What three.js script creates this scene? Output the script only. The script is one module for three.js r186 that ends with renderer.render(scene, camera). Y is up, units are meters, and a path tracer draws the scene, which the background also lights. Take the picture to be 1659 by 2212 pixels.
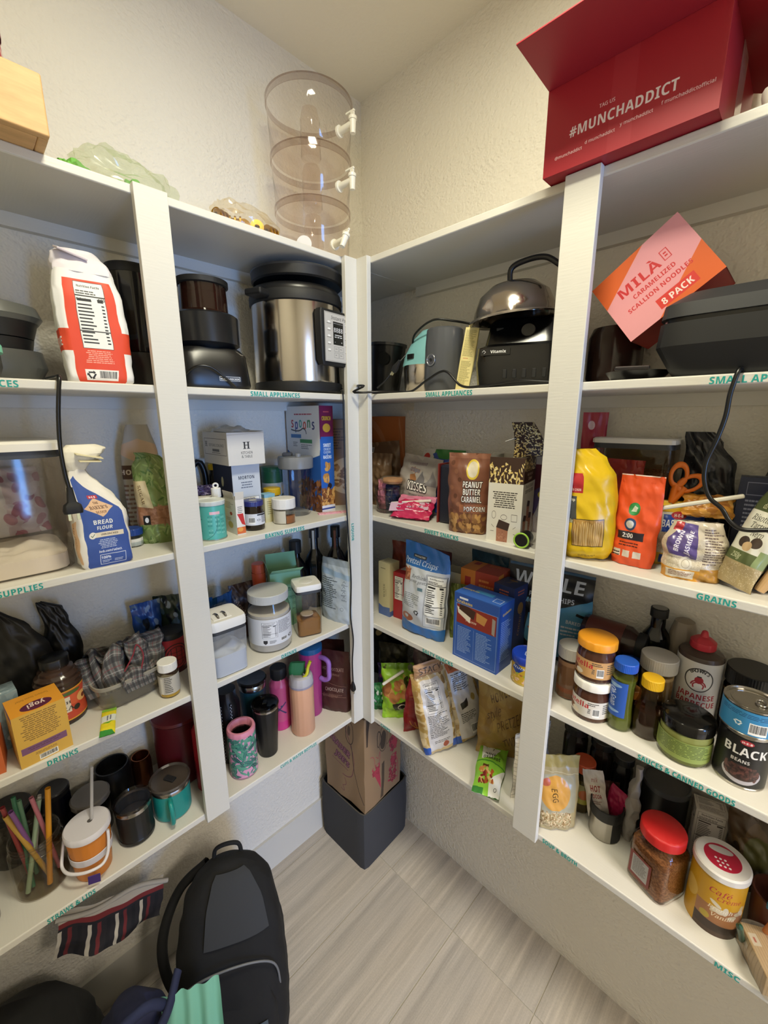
import * as THREE from 'three';
import { RoundedBoxGeometry } from 'three/addons/geometries/RoundedBoxGeometry.js';
import { TextGeometry } from 'three/addons/geometries/TextGeometry.js';
import { FontLoader } from 'three/addons/loaders/FontLoader.js';
import { mergeGeometries, toCreasedNormals } from 'three/addons/utils/BufferGeometryUtils.js';
import { ImprovedNoise } from 'three/addons/math/ImprovedNoise.js';
import { RectAreaLightUniformsLib } from 'three/addons/lights/RectAreaLightUniformsLib.js';

// ---------- camera, light, exposure ----------
const scene = new THREE.Scene();
scene.background = new THREE.Color(0x000000);
const camera = new THREE.PerspectiveCamera(101.72, 1659 / 2212, 0.02, 30);
camera.position.set(1.2816, 1.8019, 1.1799);
camera.up.set(-0.1544, 0.9752, -0.1585);
camera.lookAt(1.2816 - 0.68665, 1.8019 - 0.22128, 1.1799 - 0.69249);
const renderer = new THREE.WebGLRenderer();
renderer.toneMapping = THREE.LinearToneMapping;
renderer.toneMappingExposure = 1.0;
renderer.shadowMap.enabled = true;
RectAreaLightUniformsLib.init();

// room: back corner at the origin, left wall x = 0, right wall z = 0
const ROOM = { x: 2.0, z: 1.7, h: 2.877 };
const CEIL_LAMP = { x: 1.0, z: 0.84, size: 0.26, glow: 3, power: 80, color: 0xfff9de };
const DAY = { power: 20, color: 0x6cacff, z: 1.0 };
const KITCHEN_LAMP = { x: 3.15, z: 0.9, y: 2.86, w: 0.8, power: 46, color: 0xfff1da };
{
  const l = new THREE.RectAreaLight(CEIL_LAMP.color, CEIL_LAMP.power, CEIL_LAMP.size, CEIL_LAMP.size);
  l.position.set(CEIL_LAMP.x, ROOM.h - 0.037, CEIL_LAMP.z); l.lookAt(CEIL_LAMP.x, 0, CEIL_LAMP.z); l.castShadow = true; scene.add(l);
  const w = new THREE.RectAreaLight(DAY.color, DAY.power, 0.7, 1.5);
  w.position.set(4.66, 1.35, DAY.z); w.lookAt(0, 1.35, DAY.z); w.castShadow = true; scene.add(w);
  const k = new THREE.RectAreaLight(KITCHEN_LAMP.color, KITCHEN_LAMP.power, KITCHEN_LAMP.w, KITCHEN_LAMP.w);
  k.position.set(KITCHEN_LAMP.x, KITCHEN_LAMP.y - 0.005, KITCHEN_LAMP.z); k.lookAt(KITCHEN_LAMP.x, 0, KITCHEN_LAMP.z); k.castShadow = true; scene.add(k);
}

// ---------- helpers ----------
let seed = 7;
const rnd = () => { seed = (seed * 1664525 + 1013904223) >>> 0; return seed / 4294967296; };
const rr = (a, b) => a + (b - a) * rnd();
const PN = new ImprovedNoise();
const noise = (x, y, z = 0) => PN.noise(x, y, z);
const D2R = Math.PI / 180;
const Y = { 0: 0, 1: 0.747, 2: 1.1177, 3: 1.4955, 4: 1.8705, 5: 2.2442 };
const SD = 0.2815, ST = 0.0176;

const counts = {}, tilted = [];
const numbered = (n) => { const k = counts[n] = (counts[n] ?? -1) + 1; return k ? n + '_' + String(k).padStart(3, '0') : n; };
function thing(name, label, category, pos = [0, 0, 0], turn = 0, o = {}) {
  const g = new THREE.Group(); g.name = numbered(name);
  g.position.set(...pos); g.rotation.set((o.tx || 0) * D2R, turn * D2R, (o.tz || 0) * D2R, 'YXZ');
  g.userData = { label, category }; if (o.group) g.userData.group = o.group;
  scene.add(g); if ((o.tx || o.tz) && Object.values(Y).includes(pos[1])) tilted.push(g); return g;
}
function part(parent, name, geo, m, pos, rot, label) {
  const o = new THREE.Mesh(geo, m); o.name = name; o.castShadow = o.receiveShadow = true;
  if (pos) o.position.set(...pos);
  if (rot) o.rotation.set(rot[0] * D2R, rot[1] * D2R, rot[2] * D2R, 'YXZ');
  if (label) o.userData.label = label;
  parent.add(o); return o;
}
function struct(name, geo, m, pos) { const o = part(scene, name, geo, m, pos); o.userData.kind = 'structure'; return o; }

// ---------- materials ----------
const cache = new Map();
function mk(color, r = 0.6, o = {}) {
  const key = color + '|' + r + JSON.stringify(o);
  if (!cache.has(key)) {
    const m = new THREE.MeshPhysicalMaterial({ color, roughness: r, side: THREE.DoubleSide });
    for (const k in o) if (k === 'attenuationColor' || k === 'sheenColor') m[k] = new THREE.Color(o[k]); else m[k] = o[k];
    cache.set(key, m);
  }
  return cache.get(key);
}
const clear = (color = 0xffffff, r = 0.06) => mk(color, r, { transmission: 1, ior: 1.45, thickness: 0 });
const film = (color = 0xffffff, r = 0.25, t = 0.8) => mk(color, r, { transmission: t, ior: 1.4, thickness: 0 });
const metal = (color = 0xc8c6c2, r = 0.22) => mk(color, r, { metalness: 1 });
const BLK = mk(0x0b0b0c, 0.32), BLKM = mk(0x101011, 0.6), WHT = mk(0xe9e6df, 0.4), STEEL = metal();

// noise textures
function noiseTex(n, f, srgb) {
  const d = new Uint8Array(n * n * 4);
  for (let y = 0; y < n; y++) for (let x = 0; x < n; x++) { const c = f(x / n, y / n); const i = (y * n + x) * 4; const a = Array.isArray(c) ? c : [c, c, c]; d[i] = a[0]; d[i + 1] = a[1]; d[i + 2] = a[2]; d[i + 3] = 255; }
  const t = new THREE.DataTexture(d, n, n); t.wrapS = t.wrapT = THREE.RepeatWrapping; t.magFilter = THREE.LinearFilter; t.minFilter = THREE.LinearFilter;
  if (srgb) t.colorSpace = THREE.SRGBColorSpace; t.needsUpdate = true; return t;
}
const tile = (x, y, f, z) => { // tileable noise
  const n = (a, b) => noise(a * f, b * f, z); const u = x, v = y;
  return n(x, y) * (1 - u) * (1 - v) + n(x - 1, y) * u * (1 - v) + n(x, y - 1) * (1 - u) * v + n(x - 1, y - 1) * u * v;
};
const peelTex = noiseTex(256, (x, y) => 128 + 150 * (tile(x, y, 26, 1.3) * 0.7 + tile(x, y, 53, 4.1) * 0.45));
const brushTex = noiseTex(256, (x, y) => 128 + 90 * (tile(x, y, 9, 2.2) + 0.7 * noise(x * 4, y * 60, 3)));
function uvMetres(geo, s = 1) { // box projection in metres
  const p = geo.attributes.position, n = geo.attributes.normal, uv = new Float32Array(p.count * 2);
  for (let i = 0; i < p.count; i++) {
    const ax = Math.abs(n.getX(i)), ay = Math.abs(n.getY(i)), az = Math.abs(n.getZ(i));
    const [a, b] = ay >= ax && ay >= az ? [p.getX(i), p.getZ(i)] : ax >= az ? [p.getZ(i), p.getY(i)] : [p.getX(i), p.getY(i)];
    uv[2 * i] = a * s; uv[2 * i + 1] = b * s;
  }
  geo.setAttribute('uv', new THREE.BufferAttribute(uv, 2)); return geo;
}
const WALL = mk(0xe9e4d8, 0.75); WALL.bumpMap = peelTex; WALL.bumpScale = 0.004;
const PAINT = mk(0xd8d5cc, 0.38); PAINT.bumpMap = brushTex; PAINT.bumpScale = 0.0003;
const CEILM = mk(0xe9e3d4, 0.85); CEILM.bumpMap = peelTex; CEILM.bumpScale = 0.001;

// ---------- print: label artwork packed into shared sheets ----------
const AS = 2048, sheets = [];
function newSheet() {
  const cv = document.createElement('canvas'); cv.width = cv.height = AS;
  const ctx = cv.getContext('2d'); const tex = new THREE.CanvasTexture(cv); tex.colorSpace = THREE.SRGBColorSpace;
  sheets.push({ cv, ctx, tex, x: 2, y: 2, row: 0 }); return sheets.length - 1;
}
function art(w, h, bg, ops = []) {
  let k = sheets.length ? sheets.length - 1 : newSheet(), s = sheets[k];
  if (s.x + w + 4 > AS) { s.x = 2; s.y += s.row + 4; s.row = 0; }
  if (s.y + h + 4 > AS) { k = newSheet(); s = sheets[k]; }
  const { ctx, x, y } = s; s.x += w + 4; s.row = Math.max(s.row, h);
  ctx.save(); ctx.fillStyle = bg; ctx.fillRect(x - 2, y - 2, w + 4, h + 4);
  ctx.translate(x, y); ctx.beginPath(); ctx.rect(0, 0, w, h); ctx.clip();
  for (const f of ops.flat()) f(ctx, w, h);
  ctx.restore();
  return { k, u0: x / AS, v0: 1 - (y + h) / AS, u1: (x + w) / AS, v1: 1 - y / AS };
}
const flats = new Map();
const flat = (c) => { if (!flats.has(c)) { const r = art(12, 12, c); const e = 4 / AS; flats.set(c, { k: r.k, u0: r.u0 + e, v0: r.v0 + e, u1: r.u1 - e, v1: r.v1 - e }); } return flats.get(c); };
const inkM = (R, r = 0.55, o = {}) => { const m = mk(0xffffff, r, { ...o, name: 'print' + R.k }); m.map = sheets[R.k].tex; return m; };
function mapUV(geo, R) { const uv = geo.attributes.uv; for (let i = 0; i < uv.count; i++) uv.setXY(i, R.u0 + (R.u1 - R.u0) * uv.getX(i), R.v0 + (R.v1 - R.v0) * uv.getY(i)); return geo; }
// drawing ops; positions are fractions of the artwork
const fnt = (s, f) => ({ b: 'bold ', i: 'italic ', r: '' }[f?.[0]] ?? '') + s + 'px ' + ({ s: 'serif', m: 'monospace' }[f?.[1]] ?? 'sans-serif');
const T = (t, x, y, s, c, f = 'b', o = {}) => (g, w, h) => { g.save(); g.translate(x * w, y * h); if (o.rot) g.rotate(o.rot * D2R); g.scale(o.sx || 1, 1); g.font = fnt(s * h, f); g.textAlign = o.al || 'center'; g.textBaseline = 'middle'; if (o.st) { g.lineWidth = s * h * 0.18; g.strokeStyle = o.st; g.lineJoin = 'round'; g.strokeText(t, 0, 0); } g.fillStyle = c; g.fillText(t, 0, 0); g.restore(); };
const B = (x, y, bw, bh, c) => (g, w, h) => { g.fillStyle = c; g.fillRect(x * w, y * h, bw * w, bh * h); };
const BO = (x, y, bw, bh, c, lw = 2) => (g, w, h) => { g.strokeStyle = c; g.lineWidth = lw; g.strokeRect(x * w, y * h, bw * w, bh * h); };
const C = (x, y, rx, ry, c, st) => (g, w, h) => { g.beginPath(); g.ellipse(x * w, y * h, rx * w, ry * h, 0, 0, 7); if (st) { g.lineWidth = st; g.strokeStyle = c; g.stroke(); } else { g.fillStyle = c; g.fill(); } };
const PG = (pts, c, lw) => (g, w, h) => { g.beginPath(); pts.forEach(([a, b], i) => g[i ? 'lineTo' : 'moveTo'](a * w, b * h)); if (lw) { g.strokeStyle = c; g.lineWidth = lw; g.stroke(); } else { g.closePath(); g.fillStyle = c; g.fill(); } };
const CV = (pts, c, lw = 2) => (g, w, h) => { g.beginPath(); g.moveTo(pts[0][0] * w, pts[0][1] * h); for (let i = 1; i + 1 < pts.length; i += 2) g.quadraticCurveTo(pts[i][0] * w, pts[i][1] * h, pts[i + 1][0] * w, pts[i + 1][1] * h); g.strokeStyle = c; g.lineWidth = lw; g.stroke(); };
const LN = (x, y, bw, bh, n, c, al) => (g, w, h) => { g.fillStyle = c; const st = bh / n; for (let i = 0; i < n; i++) { let a = 0, e = rr(0.6, 1); const o = al === 'c' ? (1 - e) / 2 : 0; while (a < e) { const l = Math.min(rr(0.06, 0.2), e - a); g.fillRect((x + (o + a) * bw) * w, (y + i * st) * h, l * bw * w * 0.86, st * h * 0.45); a += l; } } };
const NF = (x, y, bw, bh, col = '#222', bg = '#eeeeea') => (g, w, h) => { B(x, y, bw, bh, bg)(g, w, h); BO(x, y, bw, bh, col, 1.5)(g, w, h); T('Nutrition Facts', x + bw / 2, y + bh * 0.06, bh * 0.085 * Math.min(1, bw * w / (bh * h) * 1.25), col)(g, w, h); B(x, y + bh * 0.2, bw, bh * 0.018, col)(g, w, h); LN(x + bw * 0.05, y + bh * 0.13, bw * 0.9, bh * 0.07, 2, col)(g, w, h); B(x + bw * 0.05, y + bh * 0.25, bw * 0.45, bh * 0.04, col)(g, w, h); B(x + bw * 0.72, y + bh * 0.24, bw * 0.2, bh * 0.05, col)(g, w, h); for (let i = 0; i < 12; i++) { const yy = y + bh * (0.33 + i * 0.052); B(x + bw * 0.05, yy, bw * rr(0.3, 0.55), bh * 0.02, col)(g, w, h); B(x + bw * 0.83, yy, bw * 0.1, bh * 0.02, col)(g, w, h); if (i === 7) B(x, yy + bh * 0.035, bw, bh * 0.014, col)(g, w, h); } };
const BC = (x, y, bw, bh) => (g, w, h) => { B(x, y, bw, bh, '#f2f0ea')(g, w, h); let a = 0.06; while (a < 0.94) { const l = rr(0.008, 0.03); B(x + a * bw, y + bh * 0.08, l * bw, bh * 0.72, '#1b1b1b')(g, w, h); a += l + rr(0.008, 0.028); } };
const SC = (x, y, bw, bh, n, cols, a, b = a * 0.6) => (g, w, h) => { for (let i = 0; i < n; i++) { g.save(); g.translate((x + rnd() * bw) * w, (y + rnd() * bh) * h); g.rotate(rnd() * 6.3); g.beginPath(); g.ellipse(0, 0, a * w * rr(0.7, 1.2), b * w * rr(0.7, 1.2), 0, 0, 7); g.fillStyle = cols[(rnd() * cols.length) | 0]; g.fill(); g.restore(); } };
const RC = (x, y, s, c) => (g, w, h) => { g.save(); g.translate(x * w, y * h); for (let i = 0; i < 3; i++) { g.rotate(2.0944); g.beginPath(); g.moveTo(-s * h * 0.35, -s * h * 0.32); g.lineTo(s * h * 0.2, -s * h * 0.32); g.lineWidth = s * h * 0.2; g.strokeStyle = c; g.stroke(); g.beginPath(); g.moveTo(s * h * 0.2, -s * h * 0.55); g.lineTo(s * h * 0.2, -s * h * 0.1); g.lineTo(s * h * 0.46, -s * h * 0.32); g.fillStyle = c; g.fill(); } g.restore(); };

// ---------- geometry ----------
function rbox(w, h, d, r = 0.003, seg = 2) { return new RoundedBoxGeometry(w, h, d, seg, Math.min(r, w / 2.01, h / 2.01, d / 2.01)); }
function lathe(pts, seg = 40, crease = 0.7) { return toCreasedNormals(new THREE.LatheGeometry(pts.map(([a, b]) => new THREE.Vector2(Math.max(a, 0.00001), b)), seg), crease); }
function tube(pts, r, seg = 0, closed = false, rs = 8) { const v = pts.map((p) => new THREE.Vector3(...p)); return new THREE.TubeGeometry(new THREE.CatmullRomCurve3(v, closed, 'centripetal'), seg || pts.length * 8, r, rs, closed); }
function cylS(r, h, arc = 360, mid = 0, seg = 40, r2 = r) { const l = arc * D2R; return new THREE.CylinderGeometry(r2, r, h, seg, 1, true, mid * D2R - l / 2, l).translate(0, h / 2, 0); }
function disc(r, y) { return new THREE.CircleGeometry(r, 40).rotateX(-Math.PI / 2).translate(0, y, 0); }
function ridged(r, h, n = 36, dep = 0.0006, bev = 0.0015) { // screw lid with vertical grip ribs
  const N = n * 2, pos = [], idx = []; const rings = [[r - bev * 0.4, 0, 0], [r, 0.001, 1], [r, h - bev, 1], [r - bev, h, 0], [0.0001, h, 0]];
  for (const [a, y, k] of rings) for (let i = 0; i < N; i++) { const t = i / N * 6.28318, q = a - (k && i % 2 ? dep : 0); pos.push(Math.sin(t) * q, y, Math.cos(t) * q); }
  for (let j = 0; j < rings.length - 1; j++) for (let i = 0; i < N; i++) { const a = j * N + i, b = j * N + (i + 1) % N; idx.push(a, b, a + N, b, b + N, a + N); }
  const g = new THREE.BufferGeometry(); g.setAttribute('position', new THREE.Float32BufferAttribute(pos, 3)); g.setAttribute('uv', new THREE.Float32BufferAttribute(new Float32Array(pos.length / 3 * 2), 2)); g.setIndex(idx); return toCreasedNormals(g, 0.5);
}
function lidGeo(r, h, bev = 0.002) { return lathe([[r - bev * 0.3, 0], [r, 0.0006], [r, h - bev], [r - bev * 0.35, h - bev * 0.35], [r - bev, h], [0, h]]); }
const sgnp = (c, e) => Math.sign(c) * Math.pow(Math.abs(c), e);
// stacked superellipse rings: {y,w,d,n,ox,oz}; u runs round from the back through left (u=.25), front (.5), right (.75)
function loftPoint(rings, u, v) {
  const k = v * (rings.length - 1), i = Math.min(rings.length - 2, Math.floor(k)), f = k - i, A = rings[i], Bq = rings[i + 1], L = (q, dflt = 0) => (A[q] ?? dflt) * (1 - f) + (Bq[q] ?? dflt) * f;
  const t = (u - 0.5) * 2 * Math.PI, n = L('n', 5), s = Math.sin(t), c = Math.cos(t);
  const rad = Math.pow(Math.pow(Math.abs(s), n) + Math.pow(Math.abs(c), n), -1 / n);
  return new THREE.Vector3(s * rad * L('w') / 2 + L('ox'), L('y'), c * rad * L('d') / 2 + L('oz'));
}
function loft(rings, o = {}) {
  const N = o.seg || 48, V = o.vs || rings.length - 1, pos = [], uv = [], idx = [];
  const per = []; // arc-length u so that print is not stretched
  const mid = 0.5; let acc = 0, prev = null;
  for (let i = 0; i <= N; i++) { const p = loftPoint(rings, i / N, mid); if (prev) acc += Math.hypot(p.x - prev.x, p.z - prev.z); per.push(acc); prev = p; }
  for (let j = 0; j <= V; j++) for (let i = 0; i <= N; i++) {
    const p = loftPoint(rings, i / N, j / V);
    if (o.wr) { const a = o.wr * noise(p.x * (o.wf || 40) + (o.sd || 0), p.y * (o.wf || 40), p.z * (o.wf || 40)); p.x += a; p.z += a * 0.8; }
    pos.push(p.x, p.y, p.z); uv.push(per[i] / acc, (p.y - rings[0].y) / (rings[rings.length - 1].y - rings[0].y || 1));
  }
  for (let j = 0; j < V; j++) for (let i = 0; i < N; i++) { const a = j * (N + 1) + i; idx.push(a, a + 1, a + N + 1, a + 1, a + N + 2, a + N + 1); }
  const cap = (j, up) => { const b = pos.length / 3, r = rings[j === 0 ? 0 : rings.length - 1]; pos.push(r.ox || 0, pos[j * (N + 1) * 3 + 1], r.oz || 0); uv.push(0.5, up ? 1 : 0); const off = pos.length / 3; for (let i = 0; i <= N; i++) { const q = (j * (N + 1) + i) * 3; pos.push(pos[q], pos[q + 1], pos[q + 2]); uv.push(uv[(j * (N + 1) + i) * 2], up ? 1 : 0); } for (let i = 0; i < N; i++) up ? idx.push(b, off + i, off + i + 1) : idx.push(b, off + i + 1, off + i); };
  if (!o.open && !o.openBottom) cap(0, false);
  if (!o.open && !o.openTop) cap(V, true);
  const g = new THREE.BufferGeometry(); g.setAttribute('position', new THREE.Float32BufferAttribute(pos, 3)); g.setAttribute('uv', new THREE.Float32BufferAttribute(uv, 2)); g.setIndex(idx);
  return toCreasedNormals(g, o.crease ?? 0.7);
}
// a patch lying on a loft surface
function loftPatch(rings, u0, u1, v0, v1, off, nu = 10, nv = 10) {
  const pos = [], uv = [], idx = [], e = 1e-3;
  for (let j = 0; j <= nv; j++) for (let i = 0; i <= nu; i++) {
    const u = u0 + (u1 - u0) * i / nu, v = v0 + (v1 - v0) * j / nv, p = loftPoint(rings, u, v), a = loftPoint(rings, u + e, v).sub(p), b = loftPoint(rings, u, Math.min(1, v + e)).sub(loftPoint(rings, u, Math.min(1, v + e) - e));
    p.addScaledVector(a.cross(b).normalize(), off); pos.push(p.x, p.y, p.z); uv.push(i / nu, j / nv);
  }
  for (let j = 0; j < nv; j++) for (let i = 0; i < nu; i++) { const a = j * (nu + 1) + i; idx.push(a, a + 1, a + nu + 1, a + 1, a + nu + 2, a + nu + 1); }
  const g = new THREE.BufferGeometry(); g.setAttribute('position', new THREE.Float32BufferAttribute(pos, 3)); g.setAttribute('uv', new THREE.Float32BufferAttribute(uv, 2)); g.setIndex(idx); g.computeVertexNormals(); return g;
}
// carton: six slightly bulged faces, origin at the base centre, front +z
function carton(parent, name, w, h, d, F, rough = 0.5, bulge = 0.0015) {
  const defs = { f: [w, h, 0, 0, d / 2, 0, 0], b: [w, h, 0, 180, d / 2, 0, 0], r: [d, h, 0, 90, w / 2], l: [d, h, 0, -90, w / 2], t: [w, d, -90, 0, h / 2], o: [w, d, 90, 0, h / 2] };
  const geos = [], mats = [];
  for (const k of 'fbrlto') {
    if (F[k] === null) continue;
    const [a, b, rx, ry, off] = defs[k], g = new THREE.PlaneGeometry(a, b, 5, 5), p = g.attributes.position;
    for (let i = 0; i < p.count; i++) { const x = p.getX(i) / a * 2, y = p.getY(i) / b * 2; p.setZ(i, bulge * (1 - x * x) * (1 - y * y) + (k === 'o' ? -bulge : 0)); }
    g.computeVertexNormals(); g.translate(0, 0, off); g.rotateX(rx * D2R); g.rotateY(ry * D2R); g.translate(0, h / 2, 0);
    const R = F[k] ?? F.d ?? flat('#ddd'); mapUV(g, R); geos.push(g); mats.push(inkM(R, rough));
  }
  return part(parent, name, mergeGeometries(geos, true), mats);
}
// soft bag: pr = rows [v, depth, width, ox, oz] ; front and back print
function bagGeo(w, h, d, pr, Rf, Rb = Rf, o = {}) {
  const nu = o.nu || 18, nv = o.nv || 26, p = o.p || 2.2, sd = o.sd || 1, wr = o.wr ?? 0.003, geos = [];
  const at = (v, q, df) => { let i = 0; while (i < pr.length - 2 && v > pr[i + 1][0]) i++; const A = pr[i], Bq = pr[i + 1]; let f = Math.min(1, Math.max(0, (v - A[0]) / (Bq[0] - A[0] || 1))); f = f * f * (3 - 2 * f); return (A[q] ?? df) * (1 - f) + (Bq[q] ?? df) * f; };
  for (const side of [1, -1]) {
    const pos = [], uv = [], idx = [];
    for (let j = 0; j <= nv; j++) for (let i = 0; i <= nu; i++) {
      const u = i / nu, v = j / nv, e = Math.abs(2 * u - 1), edge = Math.pow(Math.max(0, 1 - Math.pow(e, p)), 1 / p);
      const dep = d / 2 * at(v, 1, 1) * edge, soft = Math.min(1, edge * 1.6), q = wr * soft * (noise(u * 5 + sd * 7, v * 9 + side, sd) + 0.6 * noise(u * 11 + sd, v * 17, side * 3));
      const sw = wr * 1.6 * noise(v * 6, sd * 3, 1.5) * 1;
      pos.push((u - 0.5) * w * at(v, 2, 1) + at(v, 3, 0) + sw * (u - 0.5), v * h + (o.top ? o.top(u) * Math.max(0, v - 0.75) * 4 : 0), side * dep + at(v, 4, 0) + q + (dep < 1e-4 ? side * 0.0006 : side * 0.0006));
      uv.push(side > 0 ? u : 1 - u, v);
    }
    for (let j = 0; j < nv; j++) for (let i = 0; i < nu; i++) { const a = j * (nu + 1) + i; side > 0 ? idx.push(a, a + 1, a + nu + 1, a + 1, a + nu + 2, a + nu + 1) : idx.push(a, a + nu + 1, a + 1, a + 1, a + nu + 1, a + nu + 2); }
    const g = new THREE.BufferGeometry(); g.setAttribute('position', new THREE.Float32BufferAttribute(pos, 3)); g.setAttribute('uv', new THREE.Float32BufferAttribute(uv, 2)); g.setIndex(idx); g.computeVertexNormals();
    const R = side > 0 ? Rf : Rb; if (R) mapUV(g, R); geos.push(g);
  }
  return mergeGeometries(geos, true);
}
const STAND = [[0, 0.75, 0.94], [0.08, 1, 1], [0.45, 0.85, 1], [0.8, 0.35, 0.98], [0.93, 0.04, 0.98], [1, 0, 0.98]];
const PILLOW = [[0, 0, 0.97], [0.06, 0.05, 0.97], [0.25, 0.8, 0.98], [0.5, 1, 0.96], [0.78, 0.75, 0.98], [0.94, 0.05, 0.98], [1, 0, 0.98]];
function bag(parent, name, w, h, d, pr, Rf, Rb = Rf, o = {}) { return part(parent, name, bagGeo(w, h, d, pr, Rf, Rb, o), Rf ? [inkM(Rf, o.r ?? 0.35), inkM(Rb, o.r ?? 0.35)] : [o.m, o.m], o.pos, o.rot); }
// round jar or bottle
function jar(t, o) { // o: r,h,pts?,body,fill,fillC,lab:{R,y,h,arc,mid,r},lid:{r,h,c,ridge}
  const { r, h } = o, lh = o.lid?.h || 0, rn = o.rn || r * 0.85, hs = o.hs ?? h - lh - 0.012, sh = o.sh ?? Math.min(0.012, r * 0.4);
  const prof = o.pts || [[0, 0.001], [r * 0.88, 0], [r * 0.97, 0.0015], [r, 0.005], [r, hs - sh], [r * 0.97, hs - sh * 0.5], [rn, hs + 0.002], [rn, h - lh * 0.35], ...(o.open ? [] : [[0, h - lh * 0.3]])];
  part(t, o.bodyName || 'body', lathe(prof, o.seg || 44, o.crease ?? 0.9), o.body);
  if (o.fill) part(t, 'contents', lathe([[0, 0.003], [r * 0.93, 0.003], [r * 0.965, 0.007], [r * 0.965, o.fill - 0.001], [r * 0.94, o.fill], [0, o.fill]], 36), o.fillM);
  if (o.lab) part(t, 'paper_label', mapUV(cylS((o.lab.r || r) + 0.0006, o.lab.h, o.lab.arc || 360, o.lab.mid || 0, 48), o.lab.R).translate(0, o.lab.y, 0), inkM(o.lab.R, o.lab.rough ?? 0.45));
  if (o.lid) part(t, 'lid', (o.lid.ridge === 0 ? lidGeo(o.lid.r, lh, o.lid.bev) : ridged(o.lid.r, lh, o.lid.ridge || 40)).translate(0, h - lh, 0), o.lid.m);
}
function canGeo(r, h) { return lathe([[0, 0.003], [r - 0.004, 0.003], [r - 0.003, 0], [r, 0.0005], [r, 0.003], [r - 0.001, 0.004], [r - 0.001, h - 0.004], [r, h - 0.003], [r, h - 0.0005], [r - 0.003, h], [r - 0.004, h - 0.004], [r * 0.75, h - 0.004], [r * 0.74, h - 0.003], [r * 0.7, h - 0.003], [r * 0.69, h - 0.004], [0, h - 0.004]], 44, 0.5); }
function cord(t, pts, r = 0.0032, m = BLK, name = 'cord') { return part(t, name, tube(pts, r, pts.length * 10), m); }
// ---------- room shell ----------
const TH = 0.1;
const wallBox = (x0, y0, z0, x1, y1, z1) => { const g = new THREE.BoxGeometry(x1 - x0, y1 - y0, z1 - z0).translate((x0 + x1) / 2, (y0 + y1) / 2, (z0 + z1) / 2); return uvMetres(g, 4); };
struct('wall_left', wallBox(-TH, -TH, -TH, 0, ROOM.h + TH, ROOM.z + TH), WALL);
struct('wall_right', wallBox(0, -TH, -TH, ROOM.x, ROOM.h + TH, 0), WALL);
struct('wall_front', wallBox(0, -TH, ROOM.z, ROOM.x + TH, ROOM.h + TH, ROOM.z + TH), WALL);
const DOOR = { z0: 0.38, z1: 0.99, h: 2.2 };
struct('wall_back', mergeGeometries([wallBox(ROOM.x, -TH, -TH, ROOM.x + TH, ROOM.h + TH, DOOR.z0), wallBox(ROOM.x, -TH, DOOR.z1, ROOM.x + TH, ROOM.h + TH, ROOM.z), wallBox(ROOM.x, DOOR.h, DOOR.z0, ROOM.x + TH, ROOM.h + TH, DOOR.z1)]), WALL);
struct('ceiling', wallBox(0, ROOM.h, 0, ROOM.x, ROOM.h + TH, ROOM.z), CEILM);
// next room that the doorway opens to, with its window
{
  const m = mk(0xe2dccf, 0.8), x0 = ROOM.x + TH, x1 = 4.7, z0 = -0.6, z1 = 3.4, h = 2.9;
  struct('wall_far', mergeGeometries([wallBox(x1, -TH, z0, x1 + TH, 0.6, z1), wallBox(x1, 2.1, z0, x1 + TH, h, z1), wallBox(x1, 0.6, z0, x1 + TH, 2.1, DAY.z - 0.35), wallBox(x1, 0.6, DAY.z + 0.35, x1 + TH, 2.1, z1)]), m);
  struct('wall_kitchen_right', wallBox(x0, -TH, z0 - TH, x1 + TH, h, z0), m);
  struct('wall_kitchen_left', wallBox(x0, -TH, z1, x1 + TH, h, z1 + TH), m);
  struct('wall_kitchen_near', mergeGeometries([wallBox(x0 - 0.01, -TH, z0, x0, h, -TH), wallBox(x0 - 0.01, -TH, ROOM.z + TH, x0, h, z1)]), m);
  struct('ceiling_kitchen', wallBox(x0, h, z0 - TH, x1 + TH, h + TH, z1 + TH), m);
  struct('floor_kitchen', wallBox(x0, -TH, z0, x1, 0, z1), mk(0xb5a894, 0.5));
  struct('window_1', new THREE.BoxGeometry(0.01, 1.5, 0.7), mk(0x000000, 0.5, { emissive: new THREE.Color(0x9cc4ff), emissiveIntensity: 3 }), [4.69, 1.35, DAY.z]);
}
{
  const t = thing('ceiling_panel_lamp', 'square white ceiling panel lamp in the room behind the doorway', 'lamp', [KITCHEN_LAMP.x, KITCHEN_LAMP.y, KITCHEN_LAMP.z]);
  part(t, 'frame', rbox(KITCHEN_LAMP.w + 0.06, 0.038, KITCHEN_LAMP.w + 0.06, 0.004).translate(0, 0.021, 0), WHT);
  part(t, 'diffuser', rbox(KITCHEN_LAMP.w, 0.004, KITCHEN_LAMP.w, 0.001, 1), mk(0xffffff, 0.5, { emissive: new THREE.Color(KITCHEN_LAMP.color), emissiveIntensity: 3 }));
}
// baseboards
struct('baseboard_left', wallBox(0, 0, 0, 0.011, 0.152, ROOM.z), PAINT);
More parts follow.
